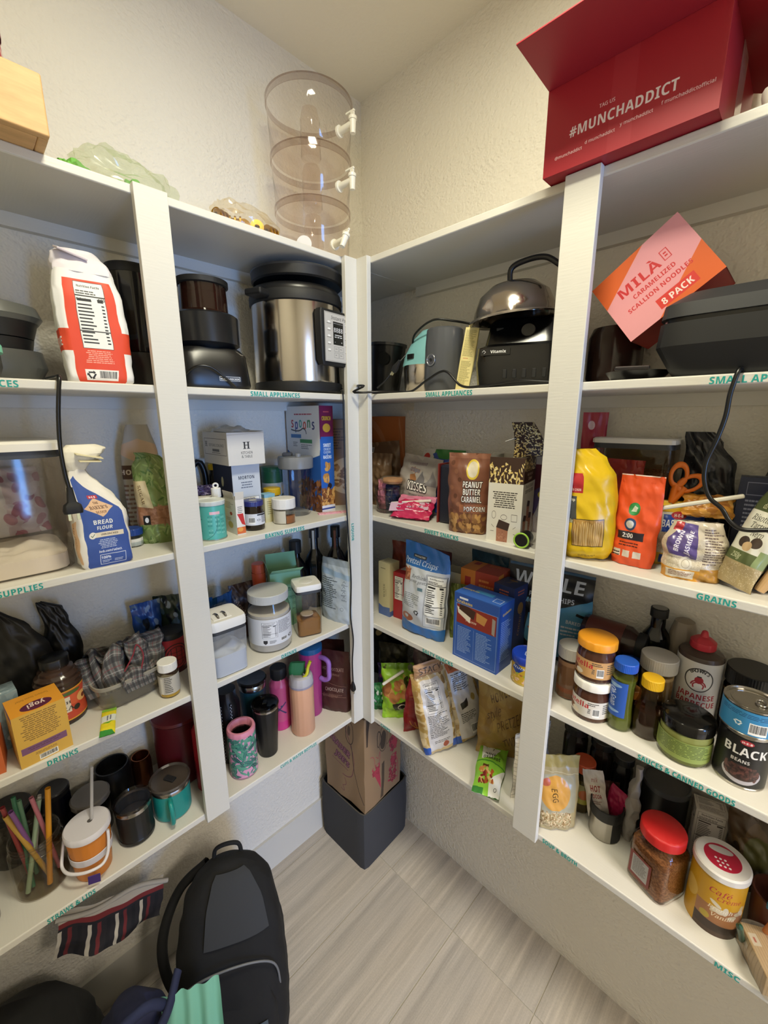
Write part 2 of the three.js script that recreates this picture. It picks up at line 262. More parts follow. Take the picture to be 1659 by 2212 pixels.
// floor: striated stone-look tiles, each a piece, on a grout bed
{
  const stone = (sd) => {
    const t = noiseTex(512, (x, y) => {
      const wv = x + 0.005 * noise(y * 1.6, sd, 1) + 0.0012 * noise(y * 9, sd, 2);
      const a = noise(wv * 9, y * 0.5, sd), b = noise(wv * 26, y * 0.8, sd + 3), c = noise(wv * 75, y * 1.6, sd + 6), e = noise(wv * 190, y * 5, sd + 9), gr = noise(x * 150, y * 150, sd);
      const vein = Math.pow(Math.max(0, b + 0.35 * c), 2) * 46 - Math.pow(Math.max(0, -b + 0.4 * c - 0.08), 1.5) * 60;
      const v = 184 + a * 15 + b * 7 + c * 9 + e * 10 + gr * 7 + vein * 0.5, w = noise(wv * 6, y * 0.7, sd + 20);
      return [v, v * 0.955 - w * 2, v * 0.895 - w * 5];
    }, true);
    return t;
  };
  const grout = struct('floor', wallBox(-TH, -TH, -TH, ROOM.x + TH, -0.0022, ROOM.z + TH), mk(0xb9b2a2, 0.9));
  const mats = [1.7, 8.3, 15.1, 22.9].map((s) => { const m = new THREE.MeshPhysicalMaterial({ color: 0xffffff, roughness: 0.42 }); m.map = stone(s); m.name = 'stone' + s; return m; });
  const tw = 0.305, tl = 0.61, gap = 0.0026, geo = rbox(tw - gap, 0.009, tl - gap, 0.0008, 1);
  const p = geo.attributes.position, n = geo.attributes.normal, uv = geo.attributes.uv;
  for (let i = 0; i < p.count; i++) uv.setXY(i, p.getX(i) / tl + 0.25, p.getZ(i) / tl + 0.5);
  let k = 0;
  for (let ix = -1; ix < 6; ix++) for (let iz = -1; iz < 3; iz++) {
    const cx = 0.355 + (ix - 0.5) * tw, cz = 0.207 + (iz + 0.5) * tl, c = part(grout, 'floor_tile', geo, mats[(k * 7 + iz * 3 + (ix & 1)) % 4 < 0 ? 0 : Math.abs(k * 7 + iz * 3) % 4], [cx, -0.0045, cz], [0, k % 2 ? 180 : 0, 0]); k++;
  }
}
// ceiling lamp: base ring and glowing diffuser, its light sits just under it
{
  const t = thing('ceiling_lamp', 'round flat ceiling lamp with white diffuser at ceiling centre', 'lamp', [CEIL_LAMP.x, ROOM.h - 0.034, CEIL_LAMP.z]);
  part(t, 'base_ring', lathe([[0.0, 0.034], [0.2, 0.034], [0.2, 0.008], [0.195, 0.0], [0.188, 0.0], [0.186, 0.004]]), WHT);
  part(t, 'diffuser', lathe([[0.187, 0.003], [0.1, 0.002], [0, 0.002]]), mk(0xffffff, 0.5, { emissive: new THREE.Color(CEIL_LAMP.color), emissiveIntensity: CEIL_LAMP.glow }));
}
// ---------- shelves ----------
const font = await new FontLoader().loadAsync('fonts/droid/droid_sans_bold.typeface.json');
const TEAL = mk(0x1d9c93, 0.45);
function lettering(parent, txt, size, pos, rot, width) {
  const g = new TextGeometry(txt, { font, size, depth: 0.0004, curveSegments: 3, bevelEnabled: false }); g.computeBoundingBox(); const b = g.boundingBox;
  g.translate(-(b.min.x + b.max.x) / 2, -(b.min.y + b.max.y) / 2, 0); g.scale(width / (b.max.x - b.min.x), 1, 1);
  const m = part(parent, 'lettering', g, TEAL, pos, rot, 'teal vinyl lettering reading ' + txt); return m;
}
const names = { 5: 'top', 4: 'second highest', 3: 'middle', 2: 'second lowest', 1: 'lowest' };
const words = {
  L: { 4: [['SMALL APPLIANCES', 0.572, 0.0115, 0.146], ['SMALL APPLIANCES', 1.162, 0.0115, 0.146]], 3: [['BAKING SUPPLIES', 0.568, 0.0115, 0.127], ['BAKING SUPPLIES', 1.172, 0.0115, 0.127]], 2: [['DRINKS', 0.579, 0.0115, 0.052], ['DRINKS', 1.13, 0.0115, 0.052]], 1: [['CUPS & WATER BOTTLES', 0.564, 0.0105, 0.137], ['STRAWS & LIDS', 1.165, 0.0115, 0.088]] },
  R: { 4: [['SMALL APPLIANCES', 0.621, 0.0115, 0.145], ['SMALL APPLIANCES', 1.229, 0.0115, 0.146]], 3: [['SWEET SNACKS', 0.612, 0.0115, 0.116], ['GRAINS', 1.217, 0.0115, 0.056]], 2: [['SALTY SNACKS', 0.612, 0.0115, 0.112], ['SAUCES & CANNED GOODS', 1.218, 0.0115, 0.158]], 1: [['CHIPS', 0.396, 0.0105, 0.046], ['SOUP & BROTH', 1.008, 0.0115, 0.086], ['MISC', 1.338, 0.0115, 0.039]] },
};
for (const wing of ['L', 'R']) for (let n = 5; n >= 1; n--) {
  const side = wing === 'L' ? 'left' : 'right', len = wing === 'L' ? ROOM.z : ROOM.x - SD;
  const t = thing('wall_shelf', 'white painted ' + names[n] + ' shelf board along the ' + side + ' wall', 'shelf', wing === 'L' ? [SD / 2, Y[n] - ST, ROOM.z / 2] : [SD + len / 2, Y[n] - ST, SD / 2], 0, { group: 'shelf boards along the ' + side + ' wall' });
  const g = rbox(wing === 'L' ? SD : len, ST, wing === 'L' ? len : SD, 0.003, 2).translate(0, ST / 2, 0);
  part(t, 'board', uvMetres(g, 5), PAINT);
  const cg = wing === 'L' ? new THREE.BoxGeometry(0.018, 0.028, len).translate(-SD / 2 + 0.009, -0.014, 0) : new THREE.BoxGeometry(len, 0.028, 0.018).translate(0, -0.014, -SD / 2 + 0.009);
  part(t, 'cleat', uvMetres(cg, 5), PAINT);
  for (const [txt, at, s, wd] of words[wing][n] || []) wing === 'L' ? lettering(t, txt, s, [SD / 2 + 0.0001, ST / 2 - 0.0008, at - ROOM.z / 2], [0, 90, 0], wd) : lettering(t, txt, s, [at - SD - len / 2, ST / 2 - 0.0008, SD / 2 + 0.0001], [0, 0, 0], wd);
}
{ // posts
  const top = 2.2438, bot = 0.7297, hh = top - bot, th = 0.016;
  let t = thing('shelf_post', 'white upright post on the left shelves between teal tin and flour bags', 'post', [SD + th / 2, bot, 0.836], 0, { group: 'shelf posts' });
  part(t, 'board', uvMetres(rbox(th, hh, 0.0635, 0.0015, 1).translate(0, hh / 2, 0), 5), PAINT);
  t = thing('shelf_post', 'white upright post on the right shelves under the red box', 'post', [0.9205, bot, SD + th / 2], 0, { group: 'shelf posts' });
  part(t, 'board', uvMetres(rbox(0.0641, hh, th, 0.0015, 1).translate(0, hh / 2, 0), 5), PAINT);
  t = thing('corner_post', 'white L-shaped corner post where the two shelf wings meet', 'post', [SD, bot, SD]);
  const cb = part(t, 'board', uvMetres(rbox(th, hh, 0.0588, 0.0015, 1).translate(th / 2, hh / 2, 0.0294), 5), PAINT);
  part(t, 'board', uvMetres(rbox(0.0428, hh, th, 0.0015, 1).translate(th + 0.0214, hh / 2, th / 2), 5), PAINT);
  lettering(cb, 'LIQUOR', 0.0095, [th + 0.0002, 1.4413 - bot, 0.0505], [0, 90, -90], 0.058);
}
// ---------- top shelf ----------
{ // wooden crate overhanging the shelf edge, a round red tin on it
  const wt = noiseTex(256, (x, y) => { const g = noise(x * 3, y * 26 + 3 * noise(x * 2, y * 3, 5), 2) * 15 + noise(x * 20, y * 120, 4) * 8, k = noise(x * 2.2, y * 2.2, 9) > 0.42 ? -18 : 0; return [214 + g + k, 172 + g * 0.9 + k, 118 + g * 0.7 + k]; }, true);
  const m = new THREE.MeshPhysicalMaterial({ map: wt, roughness: 0.55 }); m.name = 'pine';
  const t = thing('wooden_box', 'pale pine wood box overhanging the top shelf at far left', 'box', [0.2, Y[5], 1.147], 90);
  const W = 0.3, H = 0.086, DD = 0.284, b = 0.014;
  const pb = (n, w, h, d, x, y, z) => part(t, n, uvMetres(rbox(w, h, d, 0.003), 3), m, [x, y, z]);
  pb('front_board', W, H, b, 0, H / 2, DD / 2 - b / 2); pb('rear_board', W, H, b, 0, H / 2, -DD / 2 + b / 2);
  pb('side_board', b, H, DD - 2 * b, W / 2 - b / 2, H / 2, 0); pb('side_board', b, H, DD - 2 * b, -W / 2 + b / 2, H / 2, 0); pb('base_board', W - 2 * b, b, DD - 2 * b, 0, b / 2, 0); pb('lid_board', W - 2 * b, 0.01, DD - 2 * b, 0, H - 0.005, 0);
  const dia = (g, w, h) => { g.strokeStyle = '#e6d8cf'; g.lineWidth = 4; for (let i = -h; i < w + h; i += 20) { g.beginPath(); g.moveTo(i, 0); g.lineTo(i + h * 0.6, h); g.stroke(); g.beginPath(); g.moveTo(i, 0); g.lineTo(i - h * 0.6, h); g.stroke(); } };
  const R = art(400, 120, '#b31d2c', [dia]);
  const r = thing('round_tin', 'red round tin with white lattice print standing on the pine box', 'tin', [0.17, Y[5] + 0.0865, 1.088]);
  part(r, 'body', mapUV(cylS(0.075, 0.115, 360, 0, 40, 0.07), R), inkM(R, 0.4)); part(r, 'lid', lidGeo(0.073, 0.02).translate(0, 0.115, 0), mk(0x8e1c26, 0.35)); part(r, 'base', disc(0.074, 0.0006), BLKM);
}
{ // crumpled clear bags
  const crump = (t, n, w, h, d, sd, m) => { const g = new THREE.SphereGeometry(1, 34, 20, 0, 6.2832, 0, 1.5708), p = g.attributes.position; for (let i = 0; i < p.count; i++) { const x = p.getX(i), y = p.getY(i), z = p.getZ(i), q = 1 + 0.3 * noise(x * 2.2 + sd, y * 3, z * 2.2) - 0.16 * Math.abs(noise(x * 5 + sd, y * 6, z * 5)); p.setXYZ(i, x * w / 2 * q, Math.max(0.0005, y * h * q), z * d / 2 * q); } g.computeVertexNormals(); return part(t, n, toCreasedNormals(g, 0.35), m); };
  let t = thing('plastic_bag', 'crumpled clear plastic bag with green tissue on the top left shelf', 'bag', [0.19, Y[5], 0.85], 0);
  crump(t, 'film', 0.15, 0.085, 0.225, 3, film(0xf2f5ea, 0.12, 0.92));
  for (const [z, w, s] of [[0.085, 0.11, 4], [-0.01, 0.09, 8]]) { const q = crump(t, 'green_tissue', 0.07, 0.036, w * 0.8, s, mk(0x6cb146, 0.7)); q.position.set(0.01, 0.002, z); }
  t = thing('plastic_bag', 'clear cellophane bag of gold ribbon rolls beside the drink dispenser', 'bag', [0.2, Y[5], 0.595]);
  crump(t, 'film', 0.14, 0.072, 0.215, 11, film(0xfaf5ea, 0.1, 0.93));
  const gold = metal(0xb58d3c, 0.34);
  for (const [x, z, a] of [[0.025, 0.055, 20], [0.03, 0.015, -30], [0.02, -0.03, 65], [0.03, -0.075, 15], [0.0, 0.0, 80]]) part(t, 'gold_roll', lathe([[0.006, 0], [0.016, 0], [0.016, 0.004], [0.011, 0.005], [0.011, 0.011], [0.016, 0.012], [0.016, 0.016], [0.011, 0.017], [0.011, 0.023], [0.016, 0.024], [0.016, 0.028], [0.006, 0.028]], 18, 0.4), gold, [x, 0.017, z], [90, a, 0]);
}
{ // three-tier drink dispenser
  const t = thing('drink_dispenser', 'clear plastic three-tier drink dispenser with white spigots in the corner', 'dispenser', [0.148, Y[5], 0.333], 45);
  const pl = clear(0xfaf6f3, 0.05), rim = clear(0xdfd6d2, 0.08), wm = mk(0xe8e4d6, 0.35);
  const tier = [[0.002, 0.150, 0.103, 0.108], [0.15, 0.278, 0.107, 0.113], [0.278, 0.417, 0.112, 0.119]];
  tier.forEach(([y0, y1, r0, r1], k) => {
    const c = part(t, 'tier', lathe([[0, y0 + 0.003], [r0 - 0.004, y0 + 0.003], [r0, y0 + 0.008], [r1, y1 - 0.016]], 60), pl);
    part(c, 'rim_band', lathe([[r1, y1 - 0.018], [r1 + 0.0025, y1 - 0.016], [r1 + 0.0035, y1 - 0.001], [r1 + 0.001, y1], [r1 - 0.001, y1 - 0.002]], 60), rim);
    part(c, 'infuser_core', lathe([[0.026, y0 + 0.006], [0.029, y0 + 0.01], [0.027, y0 + 0.05], [0.029, y0 + 0.055], [0.027, y0 + 0.09], [0.029, y0 + 0.095], [0.022, y1 - 0.012], [0, y1 - 0.01]], 24), pl);
    // spigot
    const ang = [40, 50, 50][k] * D2R, rr0 = r0 + 0.003, sx = Math.sin(ang), sz = Math.cos(ang), yy = y0 + 0.032;
    const s = part(c, 'spigot', mergeGeometries([new THREE.CylinderGeometry(0.014, 0.014, 0.006, 20).rotateX(Math.PI / 2).translate(0, 0, 0.003), new THREE.CylinderGeometry(0.0085, 0.0085, 0.046, 16).rotateX(Math.PI / 2).translate(0, 0, 0.027), new THREE.CylinderGeometry(0.0095, 0.007, 0.036, 16).translate(0, -0.004, 0.052), new THREE.CylinderGeometry(0.011, 0.011, 0.007, 16).translate(0, 0.012, 0.052), new THREE.BoxGeometry(0.005, 0.014, 0.011).translate(0, 0.021, 0.052)].map((g) => g.toNonIndexed())), wm, [sx * rr0, yy, sz * rr0], [0, [40, 50, 50][k], k ? 0 : -24]);
    part(s, 'lever', rbox(0.006, 0.0045, 0.03, 0.001).translate(0, 0.029, 0.044), wm, null, null);
  });
  part(t, 'front_seal', new THREE.CircleGeometry(0.021, 30), film(0xffffff, 0.3, 0.35), [-0.012, 0.028, 0.1075]);
}
{ // red carton
  const wht = '#e8dcd8', txt = (t, x, y, s, f, o) => T(t, x, y, s, wht, f, o);
  const R = art(760, 400, '#a51f2b', [B(0.42, 0, 0.14, 1, '#ab2a34'), txt('TAG US', 0.4, 0.46, 0.055, 'r'), txt('#MUNCHADDICT', 0.48, 0.6, 0.155, 'b', { sx: 0.95 }), txt('@munchaddict', 0.17, 0.82, 0.052, 'r'), txt('d munchaddict', 0.37, 0.78, 0.052, 'r'), txt('y munchaddict', 0.58, 0.75, 0.052, 'r'), txt('f munchaddictofficial', 0.84, 0.72, 0.052, 'r')]);
  const red = flat('#a2202b'), in_ = mk(0xa88a66, 0.8), rm = mk(0x9c1f2a, 0.5);
  const t = thing('cardboard_box', 'large red open cardboard box with white hashtag lettering on the top right shelf', 'box', [0.986, Y[5], 0.181], 0);
  const w = 0.266, h = 0.14, d = 0.27, k = 0.003;
  const bd = carton(t, 'body', w, h, d, { f: R, d: red, t: null }, 0.45, 0.0012);
  part(t, 'inner_lining', mergeGeometries([new THREE.BoxGeometry(w - k, h - k, k).translate(0, h / 2, -d / 2 + k), new THREE.BoxGeometry(w - k, h - k, k).translate(0, h / 2, d / 2 - k), new THREE.BoxGeometry(k, h - k, d - k).translate(-w / 2 + k, h / 2, 0), new THREE.BoxGeometry(k, h - k, d - k).translate(w / 2 - k, h / 2, 0), new THREE.BoxGeometry(w - k, k, d - k).translate(0, k, 0)]), in_);
  part(t, 'front_flap', rbox(w, k, 0.126, 0.001, 1).translate(0, 0, 0.063), rm, [0, h, d / 2], [-3, 0, 0]);
  part(t, 'rear_flap', rbox(w, k, 0.126, 0.001, 1).translate(0, 0, -0.063), rm, [0, h, -d / 2], [84, 0, 0]);
  part(t, 'side_flap', rbox(0.12, k, d, 0.001, 1).translate(0.06, 0, 0), rm, [w / 2, h, 0], [0, 0, -24]);
  part(t, 'side_flap', rbox(0.12, k, d - 0.02, 0.001, 1).translate(-0.06, 0, 0), in_, [-w / 2 + k, h, 0], [0, 0, -74], 'bare brown inner side of the standing flap');
  part(t, 'packing_tape', new THREE.BoxGeometry(0.0008, h, 0.05).translate(w / 2 + 0.0012, h / 2, 0), film(0xe8b8b0, 0.12, 0.55));
  const p = thing('paper_tray', 'white paper tray edge to the right of the red box', 'tray', [1.215, Y[5], 0.2]);
  part(p, 'tray', loft([{ y: 0, w: 0.1, d: 0.14, n: 6 }, { y: 0.025, w: 0.115, d: 0.155, n: 6 }], { openTop: true }), mk(0xe9e6e0, 0.6));
}
// ---------- small appliances shelf ----------
{ // left outer bay
  let t = thing('waffle_maker', 'dark grey oval appliance with black hinge at far left of the upper shelf', 'appliance', [0.1, Y[4], 1.135], 90); t.scale.z = 0.78;
  const gm = mk(0x5b5c58, 0.3), dm = mk(0x1a1b1c, 0.4);
  part(t, 'base', loft([{ y: 0.004, w: 0.2, d: 0.2, n: 3 }, { y: 0.03, w: 0.23, d: 0.22, n: 3 }, { y: 0.062, w: 0.22, d: 0.21, n: 3 }]), mk(0x4d4e4b, 0.35));
  part(t, 'lower_plate', loft([{ y: 0.062, w: 0.19, d: 0.19, n: 2.6 }, { y: 0.085, w: 0.2, d: 0.2, n: 2.6 }]), dm);
  part(t, 'upper_plate', loft([{ y: 0.087, w: 0.2, d: 0.2, n: 2.6 }, { y: 0.118, w: 0.22, d: 0.21, n: 2.6 }]), dm);
  part(t, 'lid', loft([{ y: 0.118, w: 0.225, d: 0.21, n: 2.4 }, { y: 0.128, w: 0.24, d: 0.22, n: 2.4 }, { y: 0.148, w: 0.225, d: 0.205, n: 2.4 }, { y: 0.155, w: 0.17, d: 0.15, n: 2.4 }]), gm);
  for (let i = 0; i < 4; i++) part(t, 'foot', new THREE.CylinderGeometry(0.012, 0.014, 0.005, 14), BLKM, [i & 1 ? 0.06 : -0.06, 0.0025, i & 2 ? 0.06 : -0.06]);
  t = thing('mini_griddle', 'mint green lidded mini griddle at the left edge of upper shelf', 'appliance', [0.237, Y[4], 1.145], 90); t.scale.set(0.72, 1, 0.72);
  part(t, 'base', loft([{ y: 0.0, w: 0.1, d: 0.1, n: 2.6 }, { y: 0.02, w: 0.12, d: 0.12, n: 2.4 }, { y: 0.044, w: 0.118, d: 0.118, n: 2.4 }]), mk(0x3a3b3b, 0.4));
  part(t, 'lid', loft([{ y: 0.044, w: 0.13, d: 0.13, n: 2.6 }, { y: 0.056, w: 0.13, d: 0.13, n: 2.4 }, { y: 0.074, w: 0.1, d: 0.1, n: 2.3 }, { y: 0.08, w: 0.04, d: 0.04, n: 2.2 }]), mk(0x7fd0b4, 0.4));
  // all-purpose flour
  const Rr = art(900, 460, '#eeece8', [
    B(0.385, 0.08, 0.235, 0.92, '#e04a2b'), B(0.04, 0.52, 0.92, 0.19, '#e04a2b'), T('PURPOSE', 0.27, 0.63, 0.11, '#f3e9e4', 'b', { sx: 0.6 }), B(0.7, 0.2, 0.14, 0.26, '#d8b78f'), B(0.7, 0.72, 0.14, 0.26, '#d8b78f'), B(0.12, 0.2, 0.12, 0.2, '#e2cfae'),
    NF(0.435, 0.1, 0.135, 0.58), LN(0.43, 0.7, 0.14, 0.12, 7, '#f4b3a2', 'c'), B(0.425, 0.87, 0.155, 0.1, '#f1efea'), RC(0.45, 0.92, 0.07, '#222'), BC(0.48, 0.875, 0.095, 0.09),
    T('110', 0.553, 0.245, 0.036, '#222'), T('Calories', 0.467, 0.252, 0.03, '#222')]);
  t = thing('flour_bag', 'red and white paper flour bag with nutrition panel on the upper left shelf', 'flour bag', [0.2, Y[4], 0.945], 84, { tz: 0 });
  const fb = [{ y: 0.0, w: 0.103, d: 0.07, n: 9 }, { y: 0.006, w: 0.112, d: 0.078, n: 9 }, { y: 0.05, w: 0.118, d: 0.083, n: 7 }, { y: 0.11, w: 0.121, d: 0.083, n: 6, ox: -0.002 }, { y: 0.17, w: 0.117, d: 0.076, n: 6, ox: -0.004 }, { y: 0.212, w: 0.1, d: 0.064, n: 5, ox: -0.006 }];
  part(t, 'body', mapUV(loft(fb, { wr: 0.003, wf: 38, vs: 20, seg: 60, sd: 3, openTop: true, crease: 1 }), Rr), inkM(Rr, 0.55));
  part(t, 'folded_top', loft([{ y: 0.209, w: 0.101, d: 0.065, n: 5, ox: -0.006 }, { y: 0.228, w: 0.095, d: 0.048, n: 4, ox: -0.008 }, { y: 0.245, w: 0.082, d: 0.03, n: 3, ox: -0.012 }, { y: 0.256, w: 0.055, d: 0.018, n: 3, ox: -0.012, oz: -0.004 }], { wr: 0.006, wf: 45, vs: 12, seg: 50, crease: 0.5 }), mk(0xe2dbe0, 0.6));
  part(t, 'paper_fold', rbox(0.05, 0.004, 0.03, 0.0015), mk(0xd9ced6, 0.6), [-0.022, 0.244, 0.018], [18, 10, -12]);
  // black blender
  t = thing('blender', 'glossy black blender jar standing behind the red flour bag', 'blender', [0.115, Y[4], 0.838], 60);
  part(t, 'base', loft([{ y: 0, w: 0.105, d: 0.105, n: 5 }, { y: 0.06, w: 0.1, d: 0.1, n: 4 }, { y: 0.08, w: 0.09, d: 0.09, n: 3 }]), BLK);
  part(t, 'jar', lathe([[0.036, 0.08], [0.043, 0.11], [0.049, 0.235], [0.05, 0.25]], 36), mk(0x0e0d0e, 0.12)); part(t, 'lid', lidGeo(0.051, 0.02).translate(0, 0.25, 0), BLKM);
}
{ // left inner bay: food processor
  const t = thing('food_processor', 'black food processor with smoked brown bowl on the upper left shelf', 'food processor', [0.158, Y[4], 0.69], 80);
  const lb = art(150, 40, '#151515', [BO(0.06, 0.14, 0.88, 0.7, '#d9d9d9', 3), T('BLACK+DECKER', 0.5, 0.52, 0.42, '#e6e6e6')]);
  part(t, 'base', loft([{ y: 0.0, w: 0.17, d: 0.15, n: 6 }, { y: 0.012, w: 0.178, d: 0.158, n: 6 }, { y: 0.085, w: 0.165, d: 0.145, n: 5 }, { y: 0.1, w: 0.14, d: 0.125, n: 4 }], { seg: 56 }), BLK);
  part(t, 'brand_plate', mapUV(new THREE.PlaneGeometry(0.056, 0.0135), lb), inkM(lb, 0.35), [-0.022 + 0.05, 0.026, 0.0792], [2, 0, 0]);
  part(t, 'bowl_collar', lathe([[0.062, 0.1], [0.079, 0.112], [0.079, 0.178], [0.072, 0.183]], 44), mk(0x17181a, 0.28));
  part(t, 'smoked_bowl', lathe([[0.07, 0.183], [0.057, 0.19], [0.055, 0.24], [0.056, 0.254]], 40), mk(0x4a2a20, 0.08, { transmission: 0.75, thickness: 0 }));
  part(t, 'rim', lathe([[0.056, 0.248], [0.061, 0.25], [0.061, 0.262], [0.05, 0.264], [0, 0.262]], 40), BLKM);
  part(t, 'pusher', lathe([[0.0, 0.19], [0.033, 0.19], [0.033, 0.235], [0, 0.235]], 26), mk(0xb08a78, 0.4));
  cord(t, [[-0.075, 0.03, 0.07], [-0.05, 0.05, 0.088], [-0.02, 0.05, 0.093], [0.015, 0.025, 0.094], [0.035, 0.005, 0.1]], 0.0028, BLK, 'power_cord');
}
{ // pressure cooker
  const t = thing('pressure_cooker', 'stainless steel electric pressure cooker with black lid and control panel', 'pressure cooker', [0.15, Y[4], 0.408], 98); t.scale.set(1.1, 1.06, 1.1);
  const r = 0.118;
  part(t, 'base_ring', lathe([[0, 0.004], [r - 0.01, 0.0], [r - 0.002, 0.006], [r + 0.001, 0.026], [r, 0.03]], 60), BLKM);
  part(t, 'steel_body', lathe([[r - 0.001, 0.029], [r, 0.034], [r, 0.228]], 72), metal(0xbdb7af, 0.16));
  part(t, 'top_ring', lathe([[r + 0.0005, 0.228], [r + 0.004, 0.231], [r + 0.004, 0.25], [r, 0.258], [r - 0.01, 0.262]], 60), BLKM);
  part(t, 'handle', rbox(0.05, 0.016, 0.05, 0.005), BLKM, [-r - 0.012, 0.243, 0.012], [0, 12, 0]); part(t, 'handle', rbox(0.05, 0.016, 0.05, 0.005), BLKM, [r + 0.012, 0.243, -0.012], [0, 12, 0]);
  part(t, 'lid', lathe([[r + 0.001, 0.256], [r + 0.001, 0.262], [r - 0.006, 0.272], [r * 0.6, 0.284], [0, 0.287]], 60), mk(0x131314, 0.35));
  const btn = (x, y) => [C(x, y - 0.028, 0.055, 0.018, '#f2f0ec'), LN(x - 0.09, y + 0.0, 0.18, 0.022, 1, '#55524e', 'c')];
  const R = art(300, 420, '#c4c0ba', [BO(0.02, 0.015, 0.96, 0.97, '#8f8b86', 4), T('Instant Pot', 0.56, 0.1, 0.1, '#2a2826', 'i', { sx: 0.9 }), B(0.33, 0.17, 0.4, 0.47, '#141414'), T('8888', 0.53, 0.34, 0.12, '#d8d8d8', 'bm', { sx: 0.9 }), T('www.instantpot.com', 0.53, 0.205, 0.028, '#c9c9c9', 'r'), B(0.39, 0.43, 0.28, 0.02, '#d0d0d0'), B(0.38, 0.47, 0.08, 0.02, '#ddd'), B(0.49, 0.47, 0.08, 0.02, '#ddd'), B(0.6, 0.47, 0.08, 0.02, '#ddd'), T('-', 0.4, 0.58, 0.07, '#ddd'), T('+', 0.66, 0.58, 0.07, '#ddd'), ...[0.22, 0.36, 0.5, 0.64, 0.78].flatMap((y) => [...btn(0.17, y), ...btn(0.87, y)]), BO(0.36, 0.68, 0.17, 0.1, '#666'), BO(0.55, 0.68, 0.17, 0.1, '#666'), BO(0.36, 0.81, 0.17, 0.1, '#666'), BO(0.55, 0.81, 0.17, 0.1, '#666'), LN(0.4, 0.72, 0.1, 0.02, 1, '#444'), LN(0.58, 0.72, 0.1, 0.02, 1, '#444'), LN(0.4, 0.85, 0.1, 0.02, 1, '#444'), LN(0.58, 0.85, 0.1, 0.02, 1, '#444')]);
  const pr = [{ y: 0.072, w: 0.1, d: 0.02, n: 6 }, { y: 0.085, w: 0.112, d: 0.026, n: 6 }, { y: 0.2, w: 0.118, d: 0.026, n: 6 }, { y: 0.21, w: 0.11, d: 0.022, n: 6 }];
  const p = part(t, 'control_panel', loft(pr), BLKM, [0.012, 0, r + 0.006]);
  part(p, 'panel_face', mapUV(new THREE.PlaneGeometry(0.094, 0.122), R), inkM(R, 0.35), [0, 0.142, 0.0138]);
  const l = thing('cooker_cover', 'black flat cooker lid resting on top of the pressure cooker', 'cover', [0.15, Y[4] + 0.3045, 0.4], 60, { tx: 0 });
  part(l, 'disc', lathe([[0, 0.008], [0.108, 0.006], [0.126, 0.0], [0.131, 0.004], [0.132, 0.028], [0.126, 0.033], [0.05, 0.04], [0, 0.04]], 60), mk(0x161617, 0.5)); part(l, 'rim', lathe([[0.132, 0.026], [0.1335, 0.029], [0.131, 0.032]], 60), mk(0x3c3c3d, 0.3));
}
{ // cord hanging down beside the corner post
  const t = thing('hanging_cord', 'thin black power cord hanging down along the corner post', 'cord', [0, 0, 0]);
  cord(t, [[0.27, 1.882, 0.345], [0.288, 1.885, 0.352], [0.293, 1.86, 0.354], [0.292, 1.76, 0.353], [0.29, 1.6, 0.351], [0.293, 1.5, 0.349], [0.296, 1.4, 0.346], [0.3, 1.28, 0.344], [0.298, 1.15, 0.3475], [0.305, 1.07, 0.344], [0.301, 0.98, 0.347], [0.302, 0.905, 0.346]], 0.0024, BLK, 'cable');
  part(t, 'plug', loft([{ y: 0, w: 0.014, d: 0.01, n: 4 }, { y: 0.006, w: 0.02, d: 0.015, n: 4 }, { y: 0.018, w: 0.018, d: 0.013, n: 4 }, { y: 0.034, w: 0.007, d: 0.007, n: 2 }]), BLKM, [0.302, 0.872, 0.347]);
  for (const s of [-1, 1]) part(t, 'prong', rbox(0.0015, 0.012, 0.005, 0.0005), STEEL, [0.302 + s * 0.004, 0.867, 0.347]);
}
